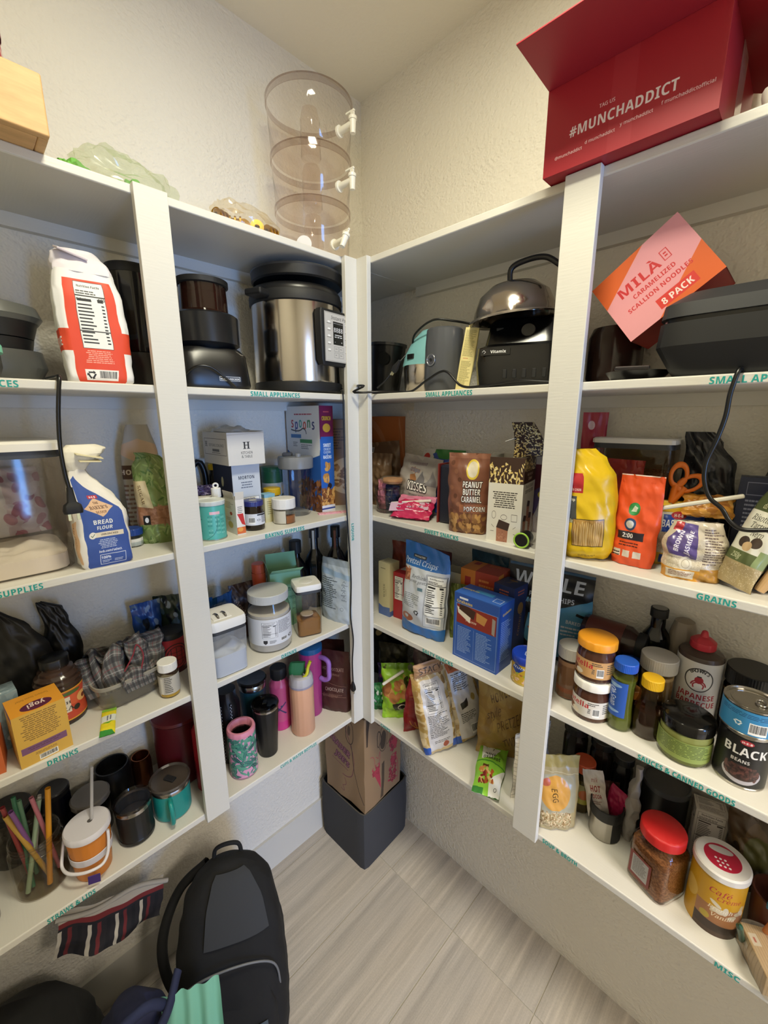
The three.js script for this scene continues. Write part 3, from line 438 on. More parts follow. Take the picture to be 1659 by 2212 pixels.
{ // right inner bay
  let t = thing('coffee_grinder', 'black tilted coffee grinder cup beside the corner post on the upper shelf', 'grinder', [0.268, Y[4], 0.15], 20, { tz: -5 });
  part(t, 'cup', lathe([[0, 0.0], [0.042, 0], [0.046, 0.01], [0.055, 0.15], [0.056, 0.156], [0.05, 0.157], [0.04, 0.04], [0, 0.035]], 40), BLK); part(t, 'rim', lathe([[0.054, 0.15], [0.0585, 0.152], [0.0585, 0.16], [0.051, 0.161]], 40), mk(0x1c1c1d, 0.3)); part(t, 'dial', new THREE.CylinderGeometry(0.02, 0.02, 0.012, 24).rotateX(1.5708), mk(0x0a0a0a, 0.25), [0.01, 0.11, 0.052]);
  t = thing('mini_mixer', 'aqua topped stainless mini mixer bowl behind the grey opener', 'mixer', [0.42, Y[4], 0.13], 0);
  const aq = mk(0x86c2c8, 0.3);
  part(t, 'steel_bowl', lathe([[0, 0], [0.05, 0], [0.062, 0.015], [0.065, 0.08], [0.064, 0.085], [0.0, 0.085]], 44), metal(0xc9bfb2, 0.2));
  part(t, 'aqua_body', loft([{ y: 0.085, w: 0.135, d: 0.11, n: 3 }, { y: 0.12, w: 0.13, d: 0.1, n: 2.6, ox: 0.004 }, { y: 0.16, w: 0.11, d: 0.075, n: 2.4, ox: 0.018 }, { y: 0.185, w: 0.075, d: 0.045, n: 2.3, ox: 0.03 }, { y: 0.19, w: 0.03, d: 0.02, n: 2.2, ox: 0.034 }], { vs: 16 }), aq);
  part(t, 'button', loft([{ y: 0, w: 0.026, d: 0.006, n: 4 }, { y: 0.014, w: 0.026, d: 0.006, n: 4 }]), BLK, [-0.014, 0.103, 0.052]);
  t = thing('can_opener', 'dark grey cylindrical electric opener with round power button', 'appliance', [0.538, Y[4], 0.19], 25);
  const gm = mk(0x4a4c50, 0.4);
  part(t, 'body', loft([{ y: 0.004, w: 0.098, d: 0.098, n: 2.6 }, { y: 0.02, w: 0.106, d: 0.106, n: 2.5 }, { y: 0.12, w: 0.104, d: 0.104, n: 2.4 }, { y: 0.163, w: 0.098, d: 0.098, n: 2.3 }, { y: 0.167, w: 0.09, d: 0.09, n: 2.3 }], { vs: 12 }), gm); part(t, 'base', lathe([[0, 0], [0.046, 0], [0.048, 0.004], [0, 0.004]]), BLKM);
  part(t, 'power_button', mergeGeometries([new THREE.CylinderGeometry(0.014, 0.014, 0.004, 28).rotateX(1.5708).toNonIndexed(), new THREE.TorusGeometry(0.014, 0.0018, 8, 28).translate(0, 0, 0.002).toNonIndexed()]), metal(0xb9bbc0, 0.25), [-0.026, 0.083, 0.047], [0, -29, 0]);
  part(t, 'power_mark', mergeGeometries([new THREE.TorusGeometry(0.004, 0.0006, 6, 20).toNonIndexed(), new THREE.BoxGeometry(0.001, 0.005, 0.001).toNonIndexed()]), BLK, [-0.0272, 0.083, 0.0492], [0, -29, 0]);
  t = thing('instruction_sheet', 'pale yellow folded instruction card leaning between opener and blender base', 'booklet', [0.607, Y[4], 0.2], 18, { tx: -2, tz: -8 });
  const R = art(120, 360, '#e6d898', [LN(0.1, 0.04, 0.8, 0.42, 26, '#8d8453'), LN(0.1, 0.53, 0.8, 0.42, 26, '#8d8453'), LN(0.2, 0.48, 0.6, 0.02, 1, '#c06a3a')]);
  carton(t, 'card', 0.036, 0.158, 0.006, { f: R, d: flat('#e3d696') }, 0.6, 0.002);
  // blender base
  t = thing('countertop_blender', 'glossy black blender motor base with white lettering on the upper right shelf', 'blender', [0.75, Y[4], 0.142], 22); t.scale.set(1.1, 1.0, 1.05);
  const v = art(240, 60, '#0c0c0d', [PG([[0.05, 0.5], [0.11, 0.25], [0.17, 0.5], [0.11, 0.75]], '#d8d8d8', 3), T('Vitamix', 0.6, 0.5, 0.6, '#e8e8e8', 'b', { sx: 0.95 })]);
  part(t, 'motor_housing', loft([{ y: 0.005, w: 0.185, d: 0.17, n: 8 }, { y: 0.06, w: 0.195, d: 0.178, n: 8 }, { y: 0.095, w: 0.19, d: 0.17, n: 7 }, { y: 0.105, w: 0.168, d: 0.14, n: 6, oz: -0.012 }, { y: 0.16, w: 0.15, d: 0.12, n: 6, oz: -0.02 }, { y: 0.166, w: 0.14, d: 0.11, n: 6, oz: -0.02 }], { crease: 0.4 }), mk(0x0a0a0b, 0.2));
  part(t, 'brand_plate', mapUV(new THREE.PlaneGeometry(0.062, 0.0155), v), inkM(v, 0.25), [-0.052, 0.083, 0.0892], [-4, 0, 0]);
  part(t, 'dial', lathe([[0, 0.012], [0.014, 0.012], [0.016, 0]], 24), mk(0x1a1a1a, 0.3), [0.01, 0.132, 0.042], [84, 0, 0]);
  for (let i = 0; i < 6; i++) part(t, 'vent_slot', rbox(0.008, 0.02, 0.003, 0.001), BLKM, [-0.03 + i * 0.02, 0.032, 0.0885]);
  part(t, 'switch', rbox(0.016, 0.024, 0.008, 0.002), BLKM, [-0.05, 0.132, 0.042]);
  part(t, 'side_arm', rbox(0.03, 0.03, 0.09, 0.006), BLK, [0.1, 0.05, 0.05]);
  // domed steel lid with a bail handle
  t = thing('domed_lid', 'shiny steel dome lid with black handle resting on the blender base', 'lid', [0.725, Y[4] + 0.162, 0.155], 0, { tz: 3.2, tx: 3 });
  part(t, 'dome', lathe([[0.107, 0.004], [0.108, 0.0075], [0.1, 0.009], [0.096, 0.03], [0.083, 0.062], [0.055, 0.084], [0.02, 0.092], [0, 0.093]], 60, 1.2), metal(0xb9b0a6, 0.14)); part(t, 'rim', lathe([[0.1, 0.008], [0.109, 0.004], [0.111, 0.006], [0.109, 0.009]], 60), metal(0xcac2b8, 0.2));
  part(t, 'handle', tube([[0.0, 0.088, 0.02], [0.005, 0.118, 0.02], [0.035, 0.13, 0.005], [0.075, 0.128, -0.01], [0.105, 0.105, -0.02]], 0.0065, 30), BLK);
  // cord bundle across the shelf front
  t = thing('power_cord', 'black power cord looped over the shelf edge beside the corner post', 'cord', [0, 0, 0]);
  cord(t, [[0.385, Y[4] + 0.14, 0.15], [0.42, Y[4] + 0.17, 0.18], [0.49, Y[4] + 0.2, 0.18], [0.535, Y[4] + 0.195, 0.15], [0.56, Y[4] + 0.19, 0.12], [0.6, Y[4] + 0.18, 0.1]], 0.003, BLK, 'cable');
  cord(t, [[0.385, Y[4] + 0.14, 0.15], [0.36, Y[4] + 0.09, 0.19], [0.34, Y[4] + 0.045, 0.22], [0.32, Y[4] + 0.02, 0.24]], 0.003, BLK, 'cable');
  cord(t, [[0.33, Y[4] + 0.006, 0.25], [0.3, Y[4] + 0.022, 0.297], [0.315, Y[4] + 0.024, 0.315], [0.345, Y[4] + 0.021, 0.318], [0.31, Y[4] + 0.005, 0.33], [0.33, Y[4] + 0.0035, 0.32], [0.37, Y[4] + 0.006, 0.275], [0.42, Y[4] + 0.004, 0.255], [0.47, Y[4] + 0.004, 0.25], [0.53, Y[4] + 0.03, 0.255], [0.585, Y[4] + 0.05, 0.25], [0.64, Y[4] + 0.01, 0.25], [0.72, Y[4] + 0.006, 0.262], [0.8, Y[4] + 0.012, 0.262], [0.87, Y[4] + 0.006, 0.25]], 0.0032, BLK, 'cable');
  const p = part(t, 'plug', loft([{ y: 0, w: 0.016, d: 0.011, n: 4 }, { y: 0.012, w: 0.019, d: 0.014, n: 4 }, { y: 0.024, w: 0.013, d: 0.01, n: 3 }, { y: 0.038, w: 0.008, d: 0.008, n: 2 }]), BLKM, [0.404, Y[4] + 0.062, 0.255], [0, 0, -42]);
  for (const s of [-1, 1]) part(p, 'prong', rbox(0.0055, 0.013, 0.0014, 0.0004), metal(0xc8b27a, 0.3), [0, -0.006, s * 0.0035]);
}
{ // right outer bay
  let t = thing('noodle_box', 'pink and orange noodle carton tilted behind the black air fryer', 'box', [1.075, Y[4] + 0.131, 0.135], 0, { tz: 38, tx: 0 });
  const pk = '#eaa0a8', or = '#e0662a', rd = '#cf3236';
  const F = art(520, 420, or, [PG([[0, 0.4], [0.62, 0], [1, 0], [1, 0.5], [0.34, 1], [0, 1]], pk), T('MILÀ', 0.4, 0.36, 0.19, rd, 'b', { sx: 1.25 }), T('国', 0.71, 0.33, 0.09, rd, 'r'), BO(0.68, 0.26, 0.07, 0.14, rd, 4), B(0.7, 0.3, 0.03, 0.02, rd), B(0.7, 0.34, 0.03, 0.02, rd), T('CARAMELIZED', 0.5, 0.52, 0.085, rd), T('SCALLION NOODLES', 0.5, 0.64, 0.085, rd, 'b', { sx: 1.05 }), B(0.4, 0.76, 0.4, 0.15, '#d93a33'), T('8 PACK', 0.6, 0.84, 0.12, '#f6e3df')]);
  // face is a parallelogram-free rectangle: 0.19 long side, 0.145 short side
  carton(t, 'body', 0.172, 0.138, 0.13, { f: F, d: flat('#b62d28'), t: flat('#c9521f') }, 0.5, 0.001);
  t = thing('air_fryer', 'matte black lidded air fryer basket at the right edge of the upper shelf', 'appliance', [1.2, Y[4], 0.195], 0);
  const bm = mk(0x131416, 0.5);
  part(t, 'body', loft([{ y: 0.0, w: 0.21, d: 0.15, n: 7 }, { y: 0.012, w: 0.225, d: 0.168, n: 7 }, { y: 0.05, w: 0.268, d: 0.2, n: 7 }, { y: 0.088, w: 0.262, d: 0.198, n: 7 }], { crease: 0.3, seg: 64 }), bm);
  part(t, 'seam', loft([{ y: 0.088, w: 0.25, d: 0.187, n: 7 }, { y: 0.096, w: 0.25, d: 0.187, n: 7 }]), mk(0x070707, 0.3));
  part(t, 'lid', loft([{ y: 0.096, w: 0.262, d: 0.197, n: 7 }, { y: 0.118, w: 0.256, d: 0.19, n: 7 }, { y: 0.138, w: 0.2, d: 0.14, n: 6 }, { y: 0.142, w: 0.15, d: 0.1, n: 5 }], { crease: 0.3, seg: 64 }), mk(0x222326, 0.5));
  t = thing('frying_pan', 'black frying pan with long handle lying under the tilted noodle carton', 'pan', [1.028, Y[4], 0.21], 0); t.scale.setScalar(0.58);
  part(t, 'pan', lathe([[0, 0.004], [0.075, 0.0], [0.095, 0.03], [0.098, 0.031], [0.078, 0.006], [0, 0.008]], 44), mk(0x0d0d0e, 0.25)); part(t, 'handle', rbox(0.1, 0.012, 0.022, 0.005), mk(0x241c1a, 0.4), [0.01, 0.036, 0.104], [0, 20, 0]);
  t = thing('waffle_iron', 'brown glossy round appliance edge behind the right post', 'appliance', [0.94, Y[4], 0.07], 0);
  part(t, 'body', lathe([[0, 0.001], [0.05, 0.0], [0.058, 0.02], [0.058, 0.11], [0.05, 0.13], [0, 0.135]], 40), mk(0x31231f, 0.2));
  t = thing('hanging_cord', 'black power cord with bare loop hanging over the right shelves', 'cord', [0, 0, 0]);
  cord(t, [[1.195, 1.8745, 0.26], [1.193, 1.8745, 0.288], [1.188, 1.84, 0.295], [1.187, 1.802, 0.296], [1.181, 1.765, 0.297], [1.172, 1.726, 0.297], [1.174, 1.695, 0.297], [1.185, 1.668, 0.297], [1.204, 1.651, 0.297], [1.216, 1.633, 0.297], [1.232, 1.622, 0.297], [1.265, 1.626, 0.297], [1.33, 1.64, 0.296]], 0.0038, BLK, 'cable');
}
{ // cord with plug, left
  const t = thing('hanging_cord', 'thick black cord with two-prong plug hanging before the flour tub', 'cord', [0, 0, 0]);
  cord(t, [[0.22, 1.876, 1.04], [0.265, 1.877, 1.032], [0.289, 1.8755, 1.03], [0.295, 1.85, 1.035], [0.296, 1.804, 1.042], [0.297, 1.75, 1.047], [0.298, 1.7, 1.047], [0.298, 1.665, 1.044]], 0.0036, BLK, 'cable');
  const p = part(t, 'plug', loft([{ y: 0, w: 0.03, d: 0.02, n: 4 }, { y: 0.006, w: 0.032, d: 0.022, n: 4 }, { y: 0.016, w: 0.028, d: 0.018, n: 4 }, { y: 0.022, w: 0.015, d: 0.013, n: 3 }, { y: 0.05, w: 0.01, d: 0.01, n: 2 }]), BLKM, [0.298, 1.622, 1.044], [0, 90, 0]);
  for (const s of [-1, 1]) part(p, 'prong', rbox(0.0055, 0.015, 0.0015, 0.0004), metal(0xb9a56e, 0.3), [s * 0.007, -0.007, 0]);
}
// ---------- baking shelf, left wall ----------
const tub = (t, w, d, h, m, rim, lidM, o = {}) => { // rounded rectangular storage tub
  part(t, 'body', loft([{ y: 0.001, w: w * 0.9, d: d * 0.9, n: 7 }, { y: 0.006, w: w * 0.94, d: d * 0.94, n: 7 }, { y: h * 0.9, w, d, n: 7 }, { y: h, w, d, n: 7 }], { openTop: true, seg: 56 }), m);
  if (rim) part(t, 'seal', loft([{ y: h, w: w * 0.98, d: d * 0.98, n: 7 }, { y: h + rim, w: w * 0.98, d: d * 0.98, n: 7 }]), mk(0x3a3c40, 0.4));
  const y = h + (rim || 0), lh = o.lh || 0.014;
  if (lidM) { const l = part(t, 'lid', loft([{ y, w: w * 1.02, d: d * 1.02, n: 7 }, { y: y + lh * 0.75, w: w * 1.02, d: d * 1.02, n: 7 }, { y: y + lh, w: w * 0.97, d: d * 0.97, n: 7 }], { seg: 56, crease: 0.5 }), lidM); return l; }
};
const heap = (w, d, h0, h1, sd, n = 6, amp = 0.01) => { // loose powder filling a tub
  const g = loft([{ y: 0.004, w, d, n }, { y: h0, w, d, n }], { openTop: true }), s = 26, pos = [], idx = [], uv = [];
  for (let j = 0; j <= s; j++) for (let i = 0; i <= s * 2; i++) { const q = j / s, p = loftPoint([{ y: 0, w: w * q, d: d * q, n }, { y: 1, w: w * q, d: d * q, n }], i / (2 * s), 0); const k = 1 - Math.pow(q, 3); pos.push(p.x, h0 + k * ((h1 - h0) * (0.5 + p.x / w) + amp * noise(p.x * 30 + sd, p.z * 30)), p.z); uv.push(0, 0); }
  for (let j = 0; j < s; j++) for (let i = 0; i < 2 * s; i++) { const a = j * (2 * s + 1) + i; idx.push(a, a + 2 * s + 1, a + 1, a + 1, a + 2 * s + 1, a + 2 * s + 2); }
  const tg = new THREE.BufferGeometry(); tg.setAttribute('position', new THREE.Float32BufferAttribute(pos, 3)); tg.setAttribute('uv', new THREE.Float32BufferAttribute(uv, 2)); tg.setIndex(idx); tg.computeVertexNormals();
  return mergeGeometries([g, tg.toNonIndexed()]);
};
{ // big flour tub
  const t = thing('storage_tub', 'large clear plastic tub of flour with white lid at far left', 'container', [0.13, Y[3], 1.155], 90);
  tub(t, 0.24, 0.25, 0.232, clear(0xf3f0ee, 0.06), 0.014, WHT, { lh: 0.018 });
  part(t, 'flour', heap(0.208, 0.218, 0.035, 0.05, 4, 7, 0.014), mk(0xece3d3, 0.9));
  const ib = art(160, 200, '#cbb7b2', [B(0, 0, 0.35, 1, '#d8d2c9'), SC(0.35, 0, 0.65, 1, 30, ['#a5606a', '#b5838a', '#d3c6c2'], 0.12)]); part(t, 'inner_bag', bagGeo(0.12, 0.15, 0.05, PILLOW, ib, ib, { wr: 0.008, sd: 5 }), [inkM(ib, 0.5), inkM(ib, 0.5)], [0.04, 0.05, -0.07], [-8, 10, 0], 'pale pink printed packet');
}
{ // bread flour
  const bl = '#3a56a0', wh = '#ece6da', tn = '#e2b98e';
  const R = art(900, 520, wh, [
    PG([[0.37, 0.1], [0.42, 0.06], [0.62, 0.4], [0.66, 1], [0.38, 1], [0.385, 0.5]], bl), B(0.04, 0.4, 0.12, 0.25, bl), PG([[0.22, 0.3], [0.34, 0.1], [0.36, 0.4], [0.24, 0.45]], tn), PG([[0.24, 0.55], [0.345, 0.5], [0.35, 0.95], [0.25, 0.9]], tn), T('All natural', 0.3, 0.72, 0.07, '#8d5f3e', 'is', { rot: 88 }), PG([[0.67, 0.6], [0.73, 0.7], [0.72, 0.9], [0.67, 0.8]], tn),
    PG([[0.41, 0.385], [0.5, 0.29], [0.59, 0.385], [0.5, 0.48]], '#e5bd95'), T('THE', 0.5, 0.34, 0.03, '#5a3322'), T("BAKER'S", 0.5, 0.385, 0.046, '#4c2a1c', 'bs'), T('SCOOP', 0.5, 0.43, 0.035, '#5a3322', 'bs'), B(0.465, 0.26, 0.06, 0.035, '#c23440'), T('H-E-B', 0.495, 0.278, 0.026, '#fff'),
    T('BREAD', 0.5, 0.53, 0.062, '#f1efe8'), T('FLOUR', 0.505, 0.59, 0.05, '#f1efe8'), B(0.42, 0.635, 0.19, 0.05, '#e7d9bf'), T('UNBLEACHED', 0.53, 0.66, 0.026, '#54473a'), C(0.43, 0.66, 0.02, 0.035, '#efe9dc'), PG([[0.42, 0.66], [0.428, 0.675], [0.442, 0.645]], '#3d5a3a', 3), LN(0.44, 0.71, 0.15, 0.1, 6, '#c9d0e2', 'c'), T('heb.com/select', 0.52, 0.835, 0.034, '#e8ecf5'), BO(0.455, 0.87, 0.155, 0.1, '#dfe4f0', 3), T('100%', 0.49, 0.9, 0.042, '#eef0f6'), LN(0.465, 0.93, 0.06, 0.03, 2, '#d5dbea'), LN(0.54, 0.93, 0.06, 0.03, 2, '#d5dbea')]);
  const t = thing('flour_bag', 'blue and white bread flour bag with rolled open top', 'flour bag', [0.243, Y[3], 0.994], 88);
  part(t, 'body', mapUV(loft([{ y: 0.0, w: 0.086, d: 0.06, n: 9 }, { y: 0.006, w: 0.094, d: 0.066, n: 8 }, { y: 0.06, w: 0.097, d: 0.07, n: 6 }, { y: 0.115, w: 0.094, d: 0.066, n: 5 }, { y: 0.15, w: 0.078, d: 0.05, n: 4, ox: -0.009 }, { y: 0.185, w: 0.046, d: 0.03, n: 3, ox: -0.024 }, { y: 0.206, w: 0.03, d: 0.024, n: 3, ox: -0.027 }], { wr: 0.0035, wf: 42, vs: 26, seg: 64, sd: 9, openTop: true, crease: 1 }), R), inkM(R, 0.6));
  part(t, 'rolled_top', loft([{ y: 0.204, w: 0.032, d: 0.026, n: 3, ox: -0.027 }, { y: 0.22, w: 0.05, d: 0.034, n: 4, ox: -0.022 }, { y: 0.236, w: 0.07, d: 0.036, n: 4, ox: -0.012 }, { y: 0.246, w: 0.076, d: 0.03, n: 4, ox: -0.008 }, { y: 0.254, w: 0.05, d: 0.016, n: 3, ox: -0.012 }], { wr: 0.005, wf: 50, vs: 14, crease: 0.5 }), mk(0xe6dfcb, 0.6));
  for (let i = 0; i < 2; i++) part(t, 'paper_fold', rbox(0.048 - i * 0.01, 0.0025, 0.02, 0.001), mk(0xd9cfab, 0.6), [-0.004, 0.232 - i * 0.01, 0.016], [12, 8, -14 + i * 10]);
}
{
  const Rw = art(200, 320, '#b9b2a6', [B(0, 0.35, 1, 0.12, '#5a4030'), T('WHOLE WHEAT', 0.5, 0.41, 0.06, '#e8ddcf', 'b', { sx: 0.75 }), PG([[0.2, 0.2], [0.5, 0.12], [0.8, 0.2], [0.5, 0.34]], '#d8b89a'), LN(0.2, 0.52, 0.6, 0.4, 10, '#8b6d5c')]);
  let t = thing('flour_bag', 'tall grey whole wheat flour bag behind the green leafy bag', 'flour bag', [0.062, Y[3], 0.852], 70);
  part(t, 'body', mapUV(loft([{ y: 0, w: 0.085, d: 0.05, n: 8 }, { y: 0.12, w: 0.09, d: 0.055, n: 6 }, { y: 0.22, w: 0.085, d: 0.045, n: 5 }, { y: 0.29, w: 0.05, d: 0.012, n: 3 }], { wr: 0.003, vs: 16, sd: 4 }), Rw), inkM(Rw, 0.6));
  const Rl = art(220, 420, '#77884a', [SC(0, 0, 1, 1, 160, ['#5f7a35', '#8aa058', '#4d6a2c', '#97a768'], 0.09, 0.02), B(0, 0.58, 1, 0.2, '#9b6a49'), SC(0, 0.58, 1, 0.2, 40, ['#8d5d3e', '#a8795a'], 0.09, 0.02), PG([[0, 0.3], [0.35, 0.3], [0.5, 0.6], [0.02, 0.58]], '#d8c392'), T('SUGAR', 0.2, 0.45, 0.06, '#6d5434', 'bs', { rot: 80 }), B(0.2, 0.68, 0.18, 0.1, '#111'), C(0.29, 0.73, 0.05, 0.03, '#eee')]);
  t = thing('sugar_bag', 'green and brown leaf printed bag standing against the left post', 'bag', [0.155, Y[3], 0.858], 66);
  bag(t, 'body', 0.085, 0.225, 0.05, [[0, 0.8, 0.95], [0.1, 1, 1], [0.6, 0.9, 1], [0.85, 0.4, 0.95], [0.95, 0.1, 0.7], [1, 0, 0.35, -0.02]], Rl, Rl, { wr: 0.006, sd: 8, r: 0.4 });
  t = thing('glass_jar', 'small jar with dark blue lid next to bread flour', 'jar', [0.152, Y[3], 0.916], 60);
  jar(t, { r: 0.0225, h: 0.045, body: clear(0xe8eef0), lid: { r: 0.0235, h: 0.016, m: mk(0x1d3f86, 0.35), ridge: 30 }, fill: 0.02, fillM: mk(0xd9d6cc, 0.8) });
  t = thing('sugar_sack', 'rounded white plastic sack behind the blue-lidded jar', 'bag', [0.065, Y[3], 0.965], 80);
  part(t, 'body', loft([{ y: 0, w: 0.11, d: 0.08, n: 4 }, { y: 0.05, w: 0.13, d: 0.1, n: 3 }, { y: 0.1, w: 0.1, d: 0.07, n: 2.6 }, { y: 0.125, w: 0.05, d: 0.03, n: 2.4 }], { wr: 0.01, wf: 30, vs: 16 }), mk(0xdedad4, 0.45)); part(t, 'twist_tie', new THREE.TorusGeometry(0.012, 0.003, 8, 16).rotateX(1.57), mk(0x4b4b4b, 0.6), [0, 0.126, 0]);
}
{ // inner bay
  const Rt = art(480, 260, '#55b0a2', [B(0.5, 0.2, 0.12, 0.08, '#e6b9c0'), ...Array.from({ length: 26 }, (_, i) => { const a = 0.58 + 0.09 * Math.sin(i * 2.1), b = 0.3 + 0.55 * ((i * 0.37) % 1); return C(a, b, 0.022, 0.018, i % 2 ? '#2c6e68' : '#9fd6c9', 2); }), CV([[0.45, 0.95], [0.6, 0.8], [0.58, 0.4]], '#2c6e68', 3), LN(0.3, 0.3, 0.12, 0.14, 3, '#2c6e68'), LN(0.3, 0.72, 0.12, 0.06, 2, '#2c6e68'), B(0.28, 0.85, 0.02, 0.13, '#e8e8e6')]);
  let t = thing('powder_tin', 'teal patterned tin with white plastic lid beside the left post', 'tin', [0.223, Y[3], 0.748], 60);
  part(t, 'body', mapUV(cylS(0.034, 0.094), Rt), inkM(Rt, 0.35)); part(t, 'base_rim', lathe([[0, 0.001], [0.033, 0], [0.035, 0.001], [0.035, 0.003]]), metal(0xb8bab8, 0.3)); part(t, 'lid', lathe([[0.0352, 0.09], [0.0358, 0.092], [0.0358, 0.1], [0.034, 0.1015], [0.032, 0.099], [0, 0.0985]]), mk(0xd5d9d4, 0.3));
  const Rs = art(160, 260, '#e0d9cf', [LN(0.15, 0.1, 0.7, 0.2, 5, '#9a8f86'), C(0.6, 0.42, 0.1, 0.05, '#a83a35'), C(0.5, 0.75, 0.2, 0.1, '#c8b06a'), LN(0.15, 0.55, 0.5, 0.1, 3, '#9a8f86')]), Rf = art(80, 260, '#e6e0d8', [LN(0.2, 0.2, 0.6, 0.2, 4, '#777'), PG([[0.1, 0.4], [0.8, 0.4], [1, 0.75], [0.6, 0.7]], '#c62f2b'), B(0, 0.78, 1, 0.22, '#d66a2f'), C(0.4, 0.85, 0.3, 0.06, '#e8a04a'), B(0, 0.97, 1, 0.03, '#ddd')]);
  t = thing('pudding_box', 'small open white carton with orange corner beside the teal tin', 'box', [0.215, Y[3], 0.682], 90);
  carton(t, 'body', 0.024, 0.096, 0.07, { f: Rf, l: Rs, d: flat('#ddd6cb'), t: null }, 0.5, 0.0006);
  part(t, 'top_flap', rbox(0.024, 0.001, 0.02, 0.0004, 1).translate(0, 0, 0.01), mk(0xd8d1c4, 0.6), [0, 0.096, 0.035], [-84, 0, 0]); part(t, 'top_flap', rbox(0.02, 0.001, 0.06, 0.0004, 1).translate(-0.01, 0, 0), mk(0xc9c0b0, 0.6), [-0.012, 0.096, 0], [0, 0, -80]);
  const Rj = art(420, 130, '#d9dae0', [BC(0.42, 0.3, 0.1, 0.55), C(0.57, 0.55, 0.022, 0.07, '#333', 3), LN(0.62, 0.15, 0.14, 0.7, 6, '#3c3e48'), B(0.55, 0.04, 0.3, 0.12, '#2b2d36')]);
  t = thing('jam_jar', 'dark molasses jar with navy blue lid and white label', 'jar', [0.217, Y[3], 0.627], 62);
  jar(t, { r: 0.029, h: 0.082, rn: 0.025, body: mk(0x1d120e, 0.1), lid: { r: 0.0275, h: 0.014, m: mk(0x2a2f72, 0.35), ridge: 44 }, lab: { R: Rj, y: 0.016, h: 0.032 } });
  const lr = art(60, 60, '#2a2f72', [C(0.5, 0.45, 0.25, 0.14, '#cfc27a'), T('made', 0.5, 0.7, 0.16, '#d8d8d0')]); part(t, 'lid_print', mapUV(new THREE.CircleGeometry(0.022, 24).rotateX(-1.5708).translate(0, 0.0824, 0), lr), inkM(lr, 0.35));
  t = thing('spice_shaker', 'clear divided spice shaker with white ribbed cap at shelf front', 'shaker', [0.213, Y[3], 0.527], 55);
  part(t, 'body', lathe([[0, 0.001], [0.031, 0], [0.033, 0.003], [0.033, 0.046]], 44), clear(0xf4f2ee, 0.05));
  part(t, 'salt_fill', new THREE.CylinderGeometry(0.0315, 0.0315, 0.038, 24, 1, false, -2.4, 2.6).translate(0, 0.021, 0), mk(0xe2ded0, 0.85)); part(t, 'spice_fill', new THREE.CylinderGeometry(0.0315, 0.0315, 0.02, 24, 1, false, 0.25, 1.6).translate(0, 0.012, 0), mk(0xa2612f, 0.85));
  part(t, 'divider', rbox(0.062, 0.044, 0.001, 0.0003), clear(), [0, 0.023, 0], [0, -75, 0]); part(t, 'cap', ridged(0.0345, 0.03, 60, 0.0004).translate(0, 0.045, 0), WHT); part(t, 'flap_line', rbox(0.066, 0.0008, 0.001, 0.0003), mk(0xa9a59b, 0.6), [0, 0.0752, 0], [0, 20, 0]);
  // clear pitcher with grey lid
  t = thing('juice_pitcher', 'clear plastic pitcher with grey pouring lid before the cereal box', 'pitcher', [0.15, Y[3], 0.437], 50);
  part(t, 'body', lathe([[0, 0.002], [0.035, 0], [0.038, 0.006], [0.038, 0.022], [0.043, 0.028], [0.05, 0.12], [0.053, 0.155]], 48), clear(0xe9ebee, 0.05));
  part(t, 'lid', lathe([[0.0515, 0.15], [0.0545, 0.152], [0.0555, 0.182], [0.053, 0.187], [0.03, 0.189], [0, 0.189]], 48), mk(0x7b7d80, 0.4)); part(t, 'spout_cap', rbox(0.03, 0.012, 0.03, 0.004), mk(0x6c6e71, 0.4), [-0.025, 0.193, -0.006]); part(t, 'pour_knob', new THREE.CylinderGeometry(0.009, 0.009, 0.01, 20), mk(0x808286, 0.4), [0.012, 0.193, 0.03]);
  // cereal carton, wide face turned to the left, spine to the front
  const col = ['#b3393f', '#2d3f8f', '#4aa5a0', '#c9553f', '#2f7d4a', '#31356e'];
  const Rc = art(400, 560, '#2c5fae', [B(0, 0, 1, 0.4, '#dfe2e6'), PG([[0, 0.38], [1, 0.38], [0.98, 0.45], [0.6, 0.51], [0.25, 0.5], [0, 0.42]], '#dfe2e6'), LN(0.25, 0.07, 0.55, 0.025, 1, '#b03a4c', 'c'), ...'spoons'.split('').map((c, i) => T(c, 0.2 + i * 0.125, 0.155 + (i % 2) * 0.015, 0.13, col[i])), CV([[0.15, 0.22], [0.4, 0.25], [0.5, 0.21], [0.6, 0.2], [0.62, 0.26]], '#4a4d55', 7), B(0.14, 0.265, 0.32, 0.035, '#3f78b8'), B(0.42, 0.31, 0.36, 0.035, '#3d8a55'), LN(0.2, 0.34, 0.16, 0.05, 3, '#777d88'), LN(0.45, 0.36, 0.34, 0.05, 3, '#777d88'), B(0.06, 0.56, 0.34, 0.03, '#c7cfe0'), SC(0.35, 0.7, 0.65, 0.3, 160, ['#6d3f22', '#8a552e', '#a9703d', '#4d2a17'], 0.06, 0.025)]);
